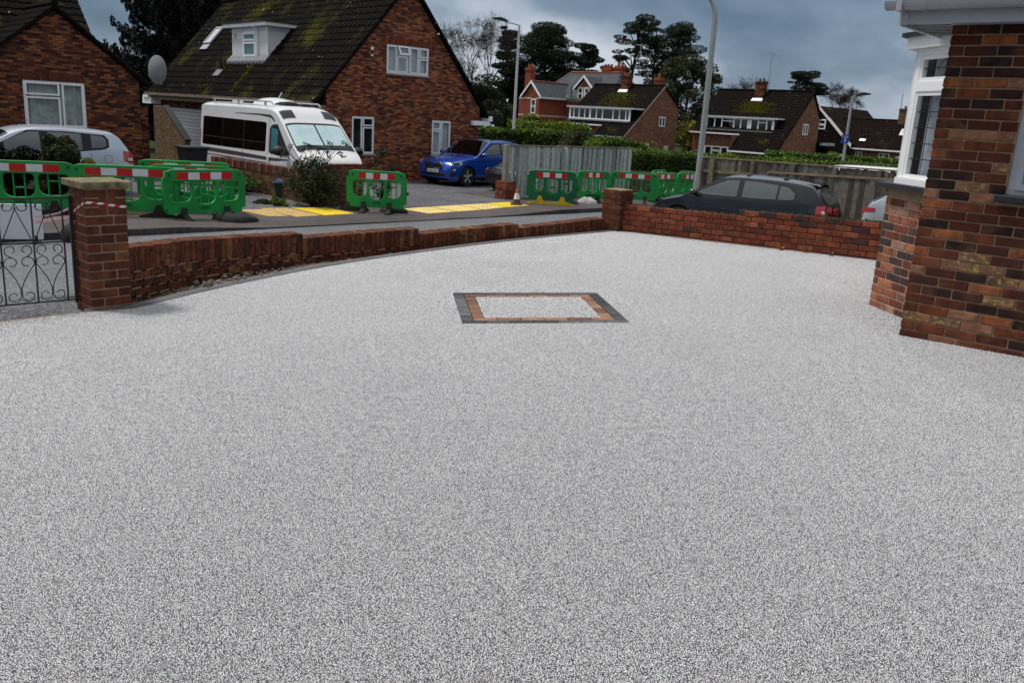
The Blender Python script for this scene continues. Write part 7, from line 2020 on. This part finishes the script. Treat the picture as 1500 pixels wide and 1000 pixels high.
# stone wall under the hedge
SWt = MB().add([(3.9, 33.6, -1.2), (16, 35.2, -1.2), (16, 35.2, -.22), (3.9, 33.6, -.16), (3.9, 34.0, -1.2), (16, 35.6, -1.2), (16, 35.6, -.22), (3.9, 34.0, -.16)], [(0, 1, 2, 3), (4, 5, 6, 7), (3, 2, 6, 7), (0, 4, 7, 3), (1, 5, 6, 2)]).build('stone_wall', 'stone_wall')
tag(SWt, 'old stone retaining wall under the long green hedge', 'stone wall')

# bins
wb = thing('wheelie_bin', 'dark navy wheelie bin behind the green barriers and garden wall', 'bin', (-9.15, 24.35, tz(-9.15, 24.35)), HANG)
MB().add([(-.22, -.26, .08), (.22, -.26, .08), (.22, .26, .08), (-.22, .26, .08), (-.30, -.34, 1.0), (.30, -.34, 1.0), (.30, .34, 1.0), (-.30, .34, 1.0)], [(0, 3, 2, 1), (0, 1, 5, 4), (1, 2, 6, 5), (2, 3, 7, 6), (3, 0, 4, 7)]).build('body', 'bin_navy', wb)
MB().bev(-.35, .35, -.40, .40, 1.001, 1.06, .015).build('lid', 'bin_navy', wb)
MB().tube([(-.3, .43, 1.0), (.3, .43, 1.0)], .02, 6).build('handle', 'bin_navy', wb)
for s in (-.24, .24): MB().lathe([(.1, -.03), (.1, .03), (0, .03)], 14, 'x', (s, .28, .1)).build('wheel', 'rubber', wb)
wb.scale = (1, 1, .98)
rbx = thing('recycling_box', 'green recycling box with blue bag and black lid propped open', 'box', (-6.08, 22.55, tz(-6.08, 22.55)), .35)
MB().add([(-.25, -.18, 0), (.25, -.18, 0), (.25, .18, 0), (-.25, .18, 0), (-.31, -.23, .40), (.31, -.23, .40), (.31, .23, .40), (-.31, .23, .40)], [(0, 3, 2, 1), (0, 1, 5, 4), (1, 2, 6, 5), (2, 3, 7, 6), (3, 0, 4, 7)]).build('body', 'box_green', rbx)
MB().bev(-.335, .335, -.255, .255, .36, .40, .01).build('rim', 'box_green', rbx)
MB().lathe([(.27, .38), (.25, .44), (.16, .50), (0, .52)], 14).build('blue_bag', 'box_blue', rbx, smooth=True)
lid = MB().bev(-.02, .02, -.26, .26, -.36, .36, .01).build('lid', 'black_plastic', rbx); lid.location = (.40, .02, .42); lid.rotation_euler = (0, R2(-18), .2)

# ------------------------------------------------------------------ vegetation
def clump_points(c, r, n, shell=.55):
    p = nrg.normal(size=(n, 3)); p /= np.linalg.norm(p, axis=1)[:, None] + 1e-9
    rr = nrg.uniform(shell, 1.0, n) ** .6
    return np.asarray(c) + p * rr[:, None] * np.asarray(r)
def hedge(label, a, b, depth, z0, z1, leaf, n, size, name='hedge', rough=.10, dome=0.0, cat='hedge'):
    """clipped hedge between ground points a and b; z0/z1 pairs along its length"""
    L = math.dist(a, b); ang = math.atan2(b[1] - a[1], b[0] - a[0])
    H_ = thing(name, label, cat, (a[0], a[1], 0), ang)
    nx = max(6, int(L / .5)); sec = [(-.5, 0), (-.5, .5), (-.5, .93), (-.40, 1.0), (0, 1.02), (.40, 1.0), (.5, .93), (.5, 0)]
    P = []
    def topz(f):
        t0 = lerp(z1[0], z1[1], f); return t0 - dome * (2 * f - 1) ** 4 * (t0 - lerp(z0[0], z0[1], f)) 
    for i in range(nx + 1):
        f = i / nx; zb, zt = lerp(z0[0], z0[1], f), topz(f); row = []
        for (y, h) in sec: row.append((L * f, y * depth * .9 + rng.uniform(-rough, rough) * .4, zb + (zt - zb) * h * .96 + (rng.uniform(-rough, rough) * .4 if h > 0 else 0)))
        P.append(row)
    core = MB().grid(P); core.add(P[0], [tuple(range(len(sec)))]); core.add(P[-1], [tuple(range(len(sec)))])
    core.build('crown_core', leaf + '_core' if False else 'soil', H_)
    f = nrg.uniform(0, 1, n); k = nrg.uniform(0, 1, n)
    hh = np.where(k < .5, nrg.uniform(0, 1, n) ** .8, 1.0); yy = np.where(k < .5, -.5, nrg.uniform(-.5, .5, n))
    zb = z0[0] + (z0[1] - z0[0]) * f; zt = z1[0] + (z1[1] - z1[0]) * f; zt = zt - dome * (2 * f - 1) ** 4 * (zt - zb)
    wob = .5 * np.sin(f * L * 2.1) + .5 * np.sin(f * L * 4.7 + 1)
    x = L * f + nrg.normal(0, size * .3, n)
    y = yy * depth + nrg.normal(0, rough * .6, n) - np.where(k < .5, wob * rough * .6, 0)
    z = zb + (zt - zb) * hh + np.where(k >= .5, nrg.normal(0, rough * .55, n) + wob * rough * .5, 0)
    e = k > .93; x = np.where(e, np.where(nrg.uniform(0, 1, n) < .5, 0, L), x); y = np.where(e, nrg.uniform(-.5, .5, n) * depth, y); z = np.where(e, zb + (zt - zb) * nrg.uniform(0, 1, n), z)
    c = np.stack([x, y, z], 1)
    q = leaf_quads(c, size, .6, (0, -.25, .55), .8)
    tint = np.clip(.30 + .25 * (hh - .5) + np.where(k >= .5, .16, 0) + nrg.normal(0, .24, n) + .16 * wob, 0, 1)  # top leaves tinted paler: sunlight on the hedge tops put into the colour
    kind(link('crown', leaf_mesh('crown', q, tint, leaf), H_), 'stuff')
    return H_
def branchy(mb, p, d, length, r, depth, rnd, spread=.5, kids=3, tips=None, gravity=0.05, seg=3):
    """recursive limbs"""
    path = [Vector(p)]; dd = Vector(d).normalized()
    for i in range(seg):
        dd = (dd + Vector((rnd.gauss(0, .10), rnd.gauss(0, .10), rnd.gauss(0, .06) + gravity))).normalized()
        path.append(path[-1] + dd * length / seg)
    mb.tube(path, [r * (1 - .45 * i / seg) for i in range(seg + 1)], 6 if depth > 1 else (4 if depth > 0 else 3), cap=False)
    if depth == 0:
        if tips is not None: tips.append(path[-1])
        return
    for k in range(kids):
        at = path[-1] if k == 0 else path[rnd.choice((seg, max(1, seg - 1)))]
        ax = Vector((rnd.gauss(0, 1), rnd.gauss(0, 1), rnd.gauss(0, .7))).normalized()
        nd = (dd + ax * spread).normalized()
        branchy(mb, at, nd, length * rnd.uniform(.58, .82), r * .56, depth - 1, rnd, spread, kids, tips, gravity, seg)
def foliage(parent, clumps, per, size, leaf, aspect=.5, up=None, name='crown', dark=0.0, spread=1.0):
    C, T = [], []
    for (c, r, w) in clumps:
        n = max(4, int(per * w)); pts = clump_points(c, r, n); C.append(pts)
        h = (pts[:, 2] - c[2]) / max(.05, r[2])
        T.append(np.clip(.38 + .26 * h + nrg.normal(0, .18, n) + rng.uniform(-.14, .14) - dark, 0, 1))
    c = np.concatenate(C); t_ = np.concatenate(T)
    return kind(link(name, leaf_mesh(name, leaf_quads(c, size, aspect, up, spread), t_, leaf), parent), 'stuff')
def tree(name, label, x, y, z, group=None):
    return thing(name, label, 'tree', (x, y, z), 0, group)
def trunk_of(t_, path, rs, mat='bark', nm='trunk', n=9):
    return smooth_angle(MB().tube(path, rs, n, cap=False).build(nm, mat, t_), 60)
def pine(label, x, y, zb, zt, w, seed, shape='flat', lean=0.0, per=190, leaf='leaf_pine', size=.55, clear=.5, name='pine_tree', n=34, gaps=1.0):
    """bare trunk, a few big limbs and a layered, broken crown of needle clumps"""
    rd = random.Random(seed); h = zt - zb; T_ = tree(name, label, x, y, zb)
    top = Vector((lean, 0, h * .92)); path = [Vector((0, 0, 0))]
    for i in range(1, 6):
        f = i / 5; path.append(Vector((top.x * f ** 1.4 + rd.gauss(0, .015) * h * .4, rd.gauss(0, .1), top.z * f)))
    r0 = h * .022; trunk_of(T_, path, [r0 * (1 - .75 * i / 5) for i in range(6)])
    cl = []; lm = MB()
    for k in range(n):
        f = clear + (1 - clear) * (k + .5) / n
        b = path[0].lerp(path[-1], min(.97, f)); b.x = top.x * f ** 1.4
        g = (f - clear) / (1 - clear)
        if shape == 'flat': rad = w / 2 * (math.sin(math.pi * (.22 + .66 * g)) ** .8)
        elif shape == 'dome': rad = w / 2 * math.sqrt(max(.05, 1 - (1.7 * (g - .35)) ** 2 if g > .35 else 1 - .5 * (.35 - g)))
        else: rad = w / 2 * (1.05 - .85 * g)
        a = rd.uniform(0, 2 * math.pi); rr = rad * rd.uniform(.25, .95)
        c = Vector((b.x + rr * math.cos(a), rr * math.sin(a), h * f + rr * .16 + rd.gauss(0, .02) * h))
        s = w * rd.uniform(.10, .19)
        if rd.random() < .22: s *= .6
        cl.append(((c.x, c.y, c.z), (s * 1.35, s * 1.35, s * .42), 1.5 * (s / (w * .13)) ** 2))
        if k % 2 == 0: lm.tube([b - Vector((0, 0, h * .05)), b.lerp(c, .55) + Vector((0, 0, -.02 * h)), c], [r0 * .34, r0 * .24, r0 * .10], 5, cap=False)
    lm.build('limb', 'bark', T_)
    foliage(T_, cl, per * gaps, size, leaf, .42, (0, 0, .5), spread=1.0)
    return T_
SC = 1.45        # distant trees: positions a good way beyond the houses
def far(x, y): return x * SC, y * SC
def fz(z): return 1.65 + (z - 1.65) * SC
# tall pines behind the Victorian house
x, y = far(2.2, 116.6); pine('broad dark dome-shaped pine behind the Victorian house', x, y, -2.5, fz(12.75), 13.0, 3, 'dome', 0, 330, clear=.30, n=110, size=.36)
x, y = far(6.5, 118.3); pine('smaller pine leaning right of the broad dome-shaped one', x, y, -2.5, fz(11.0), 7.4, 4, 'flat', 1.6, 230, clear=.40, n=40, size=.36)
x, y = far(12.3, 111.8); pine('tall leaning pine with open crown, leftmost of the right-hand pines', x, y, -2.5, fz(14.1), 8.2, 8, 'flat', 1.6, 210, clear=.55, n=32, size=.34)
x, y = far(16.0, 117.0); pine('pine with layered clumps, middle of the right-hand pines', x, y, -2.5, fz(13.7), 8.0, 9, 'flat', .4, 210, clear=.45, n=36, size=.34)
x, y = far(19.4, 119.1); pine('pine with rounded crown, rightmost of the tall right-hand pines', x, y, -2.5, fz(13.9), 10.0, 12, 'dome', 0, 200, clear=.52, n=50, size=.34)
x, y = far(38.6, 126.1); pine('small flat-topped pine above the mossy chalet roof', x, y, -2.5, fz(9.5), 7.6, 21, 'flat', .6, 260, clear=.60, n=44, size=.34)
x, y = far(-2.6, 105.8); pine('sparse layered cedar left of the dome-shaped pine', x, y, -2.5, fz(11.0), 6.6, 15, 'cone', 0, 200, clear=.25, n=34, size=.5, name='cedar_tree')
x, y = far(-.9, 108); pine('dense dark conifer filling the gap behind the white lamp post', x, y, -2.5, fz(7.6), 7.5, 18, 'dome', 0, 420, clear=.05, n=50, size=.6, name='conifer_tree', leaf='leaf_cypress')
x, y = far(10.4, 113); pine('low dark pine tops peeping over the Victorian ridge', x, y, -2.5, fz(7.9), 6.5, 31, 'flat', 0, 230, clear=.3, n=44, size=.36)
# big dark cypress between bungalow and gabled house
CT = tree('cypress_tree', 'huge dark cypress between the bungalow and the gabled house', -21.5, 55.6, -1.7)
trunk_of(CT, [(0, 0, 0), (0, 0, 6), (.2, 0, 12.5)], [.5, .35, .08])
cl = []; rd = random.Random(5)
for k in range(520):
    f = rd.random() ** 1.15; zz = 1.0 + 12.5 * f; rad = 4.0 * (1 - f) ** .62 + .25
    a = rd.uniform(0, 2 * math.pi); rr = rad * rd.uniform(.45, 1.05)
    cl.append(((rr * math.cos(a) + .9, rr * math.sin(a), zz), (.5, .5, .42), .5))
lm = MB()
for k in range(60):
    f = rd.random(); zz = 1 + 11 * f; a = rd.uniform(0, 6.28); rr = 4.2 * (1 - f) ** .62 + .4
    lm.tube([(0, 0, zz), (rr * math.cos(a) + .9, rr * math.sin(a), zz + rr * .45)], [.08, .02], 4, cap=False)
lm.build('limb', 'bark', CT)
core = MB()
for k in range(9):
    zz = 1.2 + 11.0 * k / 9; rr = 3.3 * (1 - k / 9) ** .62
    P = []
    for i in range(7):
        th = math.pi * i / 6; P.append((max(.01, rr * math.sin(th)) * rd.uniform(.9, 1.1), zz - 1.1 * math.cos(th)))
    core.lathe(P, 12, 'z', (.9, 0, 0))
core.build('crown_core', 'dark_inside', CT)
foliage(CT, cl, 420, .20, 'leaf_cypress', .45, (.3, 0, .9), spread=.8)
# sprays sticking out of the outline
cl = []
for k in range(150):
    f = rd.random(); zz = 1.5 + 11.5 * f; a = rd.uniform(0, 6.28); rr = 4.2 * (1 - f) ** .62 + .55
    for q_ in range(4):
        cl.append(((rr * (1 + .09 * q_) * math.cos(a) + .9, rr * (1 + .09 * q_) * math.sin(a), zz + .28 * q_), (.30 - .05 * q_, .30 - .05 * q_, .30), .3))
foliage(CT, cl, 260, .20, 'leaf_cypress', .4, (.2, 0, 1.0), name='spray', spread=.6)
# bare trees
def bare_tree(label, x, y, zb, h, seed, spread=.42, depth=5, r=.26, ivy=None, mat='bark_pale', lean=(0, 0)):
    T_ = tree('bare_tree', label, x, y, zb); rd = random.Random(seed); mb = MB(); tips = []
    trunk_of(T_, [(0, 0, 0), (lean[0] * .5, lean[1], h * .18), (lean[0], lean[1], h * .32)], [r, r * .85, r * .7], mat)
    for k in range(4):
        branchy(mb, (lean[0] * (.7 + .1 * k), 0, h * (.22 + .033 * k)), (rd.gauss(lean[0] * .1, .35), rd.gauss(0, .3), 1), h * .27, r * .5, depth - 1, rd, spread, 3, tips, .10)
    mb.build('limb', mat, T_)
    # fine twigs at the tips
    tw = MB()
    for p in tips:
        for _ in range(3):
            d = Vector((rd.gauss(0, 1), rd.gauss(0, 1), rd.gauss(.7, .6))).normalized() * h * rd.uniform(.03, .075)
            tw.tube([p, p + d], [.022, .008], 3, cap=False)
    kind(tw.build('twigs', mat, T_), 'stuff')
    if ivy:
        cl = [((rd.gauss(0, ivy[0] * .4), rd.gauss(0, ivy[0] * .4), rd.uniform(.05, ivy[1]) * h), (.9, .9, .9), 1) for _ in range(ivy[2])]
        foliage(T_, cl, 150, .45, 'leaf_olive', .6)
    return T_
x, y = far(-5.6, 100.5); bare_tree('tall bare winter tree right of the gabled house roof', x, y, -2.5, fz(10.7) + 2.5, 2, .46, 6, .30, (2.0, .45, 26), 'bark')
x, y = far(-7.2, 98); bare_tree('slender bare tree closest to the gabled roof slope', x, y, -2.5, fz(7.6) + 2.5, 6, .46, 5, .22, (1.6, .4, 16), 'bark')
x, y = far(44.6, 125.5); bare_tree('bushy bare tree right of the small flat-topped pine', x, y, -2.5, fz(7.5) + 2.5, 9, .62, 6, .24, (2.6, .62, 12), 'bark')
x, y = far(24.3, 104); bare_tree('thin bare tree right of the tall lamp post top', x, y, -2.5, fz(7.0) + 2.5, 14, .5, 5, .2, None, 'bark')
# broad olive-green tree behind chalet
OT = tree('broad_tree', 'broad olive-green tree left of the tall lamp post', *far(17.9, 100.2), -2.5); rd = random.Random(33)
trunk_of(OT, [(0, 0, 0), (.1, 0, 4), (0, 0, 9)], [.4, .3, .12]); cl = []; lm = MB()
for k in range(120):
    g = rd.random(); zz = 1.5 + (fz(9.0) + .9) * g; rad = 6.2 * math.sqrt(max(.04, 1 - (1.25 * (g - .38)) ** 2)) * (1 if g < .75 else .85)
    a = rd.uniform(0, 6.28); rr = rad * rd.uniform(.3, 1.0); c = (rr * math.cos(a), rr * math.sin(a), zz)
    cl.append((c, (1.1, 1.1, .8), 1)); 
    if k % 3 == 0: lm.tube([(0, 0, max(1, zz - 3)), c], [.10, .02], 4, cap=False)
lm.build('limb', 'bark', OT)
foliage(OT, cl, 150, .42, 'leaf_olive', .5)
# mixed evergreens behind the bare trees
ET = tree('broad_tree', 'dark olive evergreens below the bare winter tree', *far(-4.6, 97), -2.5); rd = random.Random(44)
trunk_of(ET, [(0, 0, 0), (.1, 0, 4), (0, 0, 8)], [.4, .3, .12]); cl = []; lm = MB()
for k in range(110):
    g = rd.random(); zz = 1.0 + 7.6 * g; rad = 5.2 * math.sqrt(max(.05, 1 - (1.2 * (g - .3)) ** 2)); a = rd.uniform(0, 6.28); rr = rad * rd.uniform(.2, 1.0); c = (rr * math.cos(a), rr * math.sin(a), zz + 1.2 * math.sin(a * 3))
    cl.append((c, (1.1, 1.1, .9), 1))
    if k % 4 == 0: lm.tube([(0, 0, max(1, zz - 3)), c], [.10, .02], 4, cap=False)
lm.build('limb', 'bark', ET)
foliage(ET, cl, 150, .38, 'leaf_olive', .5, dark=.25)
# small shrubs and bushes
def bush(label, x, y, rx, rz, leaf, seed, n=26, per=110, size=.10, name='bush', z=None, up=None, cat='bush', ry=None, stems=True):
    rd = random.Random(seed); z = tz(x, y) if z is None else z; T_ = thing(name, label, cat, (x, y, z)); cl = []; lm = MB(); ry = ry or rx
    for k in range(n):
        a = rd.uniform(0, 6.28); f = rd.random(); zz = rz * (.12 + .80 * f); rad = math.sqrt(max(.06, 1 - (1.35 * (f - .38)) ** 2)); rr = rad * rd.uniform(.2, .95)
        c = (rr * rx * math.cos(a), rr * ry * math.sin(a), zz); s = max(rx, ry) * rd.uniform(.22, .34)
        cl.append((c, (s, s, min(s, rz * .22)), 1))
        if stems: lm.tube([(0, 0, 0), (c[0] * .4, c[1] * .4, zz * .6), c], [.02, .012, .004], 4, cap=False)
    if stems: lm.build('stem', 'bark', T_)
    foliage(T_, cl, per, size, leaf, .5, up, name='foliage'); return T_
bush('dark low conifer shrub at the left edge before the silver car', -10.45, 17.9, .75, 1.08, 'leaf_cypress', 1, 24, 420, .09, up=(0, 0, -.5), name='conifer_shrub')
bush('tall drooping conifer shrub in front of the silver car', -9.62, 18.3, .56, 1.36, 'leaf_olive', 2, 34, 420, .09, up=(0, 0, -.9), name='conifer_shrub')
bush('small golden-tipped shrub by the silver car door', -9.12, 18.3, .40, .92, 'leaf_yellow', 3, 22, 260, .07, name='golden_shrub')
SH = bush('straggly leafy shrub hiding the end of the garden wall', -5.02, 20.98, .62, 1.15, 'leaf_shrub', 4, 60, 60, .07, ry=.5, name='leafy_shrub')
rd = random.Random(77); sm = MB(); cl = []
for k in range(26):
    a = rd.uniform(0, 6.28); r = rd.uniform(.35, .85); h = rd.uniform(.7, 1.55); p1 = (r * .5 * math.cos(a), r * .5 * math.sin(a), h * .75); p2 = (r * math.cos(a), r * .8 * math.sin(a), h); p3 = (r * 1.25 * math.cos(a), r * math.sin(a), h - .12)
    sm.tube([(0, 0, 0), p1, p2, p3], [.012, .008, .005, .003], 4, cap=False)
    for f in (.0, .3, .6, 1.0): cl.append(((lerp(p2[0], p3[0], f), lerp(p2[1], p3[1], f), lerp(p2[2], p3[2], f)), (.06, .06, .05), 1))
    cl.append((p1, (.09, .09, .09), 1))
sm.build('arching_stem', 'bark', SH); foliage(SH, cl, 9, .06, 'leaf_shrub', .5, None, name='arching_leaves')
bush('leafy spray above the wall end by the campervan nose', -3.55, 22.3, .35, 1.55, 'leaf_shrub', 5, 12, 60, .07, ry=.3, name='leafy_shrub')
bush('weeds along the foot of the garden wall', -7.25, 23.15, .95, .42, 'leaf_hedge', 6, 22, 110, .07, name='weeds', cat='weeds')
bush('low grass tuft beside the pale cover slab', -5.72, 20.55, .26, .20, 'leaf_lime', 7, 10, 80, .06, name='grass_tuft', cat='grass', up=(0, 0, 1))
bush('flat patch of grass left of the low tuft', -6.15, 20.75, .34, .09, 'leaf_olive', 8, 10, 70, .05, name='grass_tuft', cat='grass', up=(0, 0, 1))
# hedges
hedge('dark clipped hedge behind the blue SUV', (-2.9, 42.6), (2.4, 43.6), 1.0, (-1.3, -1.3), (.86, .92), 'leaf_hedge', 9000, .14)
hedge('grey-green rounded bush between the two hedges behind the pale fence', (1.75, 40.6), (3.35, 41.0), 1.3, (-1.2, -1.2), (.98, .98), 'leaf_box', 5200, .10, name='clipped_bush', dome=.45, cat='bush')
hedge('lighter rounded hedge on the right behind the pale fence', (2.85, 39.4), (5.75, 41.2), 1.3, (-1.2, -1.2), (.94, .62), 'leaf_hedge', 9000, .11, dome=.3)
hedge('long bright green hedge on top of the stone wall', (4.0, 34.5), (15.8, 36.1), 1.1, (-.6, -.6), (.52, .46), 'leaf_hedge', 22000, .09)
hedge('dark hedge below the far dark house, by the blue sign', (15.2, 55.5), (29.5, 50.5), 1.4, (-1.5, -1.5), (.28, .32), 'leaf_hedge', 12000, .16)
hedge('loose leafy hedge in front of the Victorian house', (-.9, 60.5), (4.3, 62.5), 1.6, (-1.5, -1.5), (1.0, 1.05), 'leaf_lime', 9000, .20, rough=.22)
bush('grey-green bush left of the white lamp post', -2.6, 60.5, 1.5, 3.2, 'leaf_box', 11, 30, 160, .20, name='garden_bush')
bush('bright lime bush beside the Victorian house wall', .7, 92, 1.5, 3.6, 'leaf_lime', 12, 24, 150, .28, name='garden_bush')
bush('yellow autumn bush between the two chalet houses', 16.4, 84, 2.4, 3.9, 'leaf_yellow', 13, 30, 170, .28, name='garden_bush')
bush('olive bush at the foot of the chalet gable by the dark fence', 25.3, 71.5, 1.6, 1.5, 'leaf_hedge', 14, 18, 130, .2, name='garden_bush')
# stuff on the horizon: hazy wood
qs = []; ts = []
for k in range(900):
    x = rng.uniform(-330, 330); y = rng.uniform(285, 330); z = base_z(x, y) + rng.uniform(0, 1) ** 1.3 * rng.uniform(4, 9)
    pts = clump_points((x, y, z), (2.6, 2.0, 1.8), 16); qs.append(leaf_quads(pts, 1.5, .7)); ts.append(np.clip(nrg.normal(.35, .2, 16), 0, 1))
wd = link('woodland', leaf_mesh('woodland', np.concatenate(qs), np.concatenate(ts), 'leaf_olive')); kind(wd, 'stuff'); tag(wd, 'distant low line of trees along the horizon', 'woodland')
# low white marker posts behind the hedge
for (x, y, z, lab) in ((-2.05, 57.5, -.2, 'white post left of the white lamp post foot'), (-1.62, 57.2, -.2, 'small pale sign beside the white lamp post foot')):
    o = MB().bev(-.10 if 'sign' not in lab else -.28, .10 if 'sign' not in lab else .28, -.06, .06, -1.4, 1.15 if 'sign' not in lab else .62, .01).build('marker_post', 'pvc'); o.location = (x, y, z); tag(o, lab, 'post')
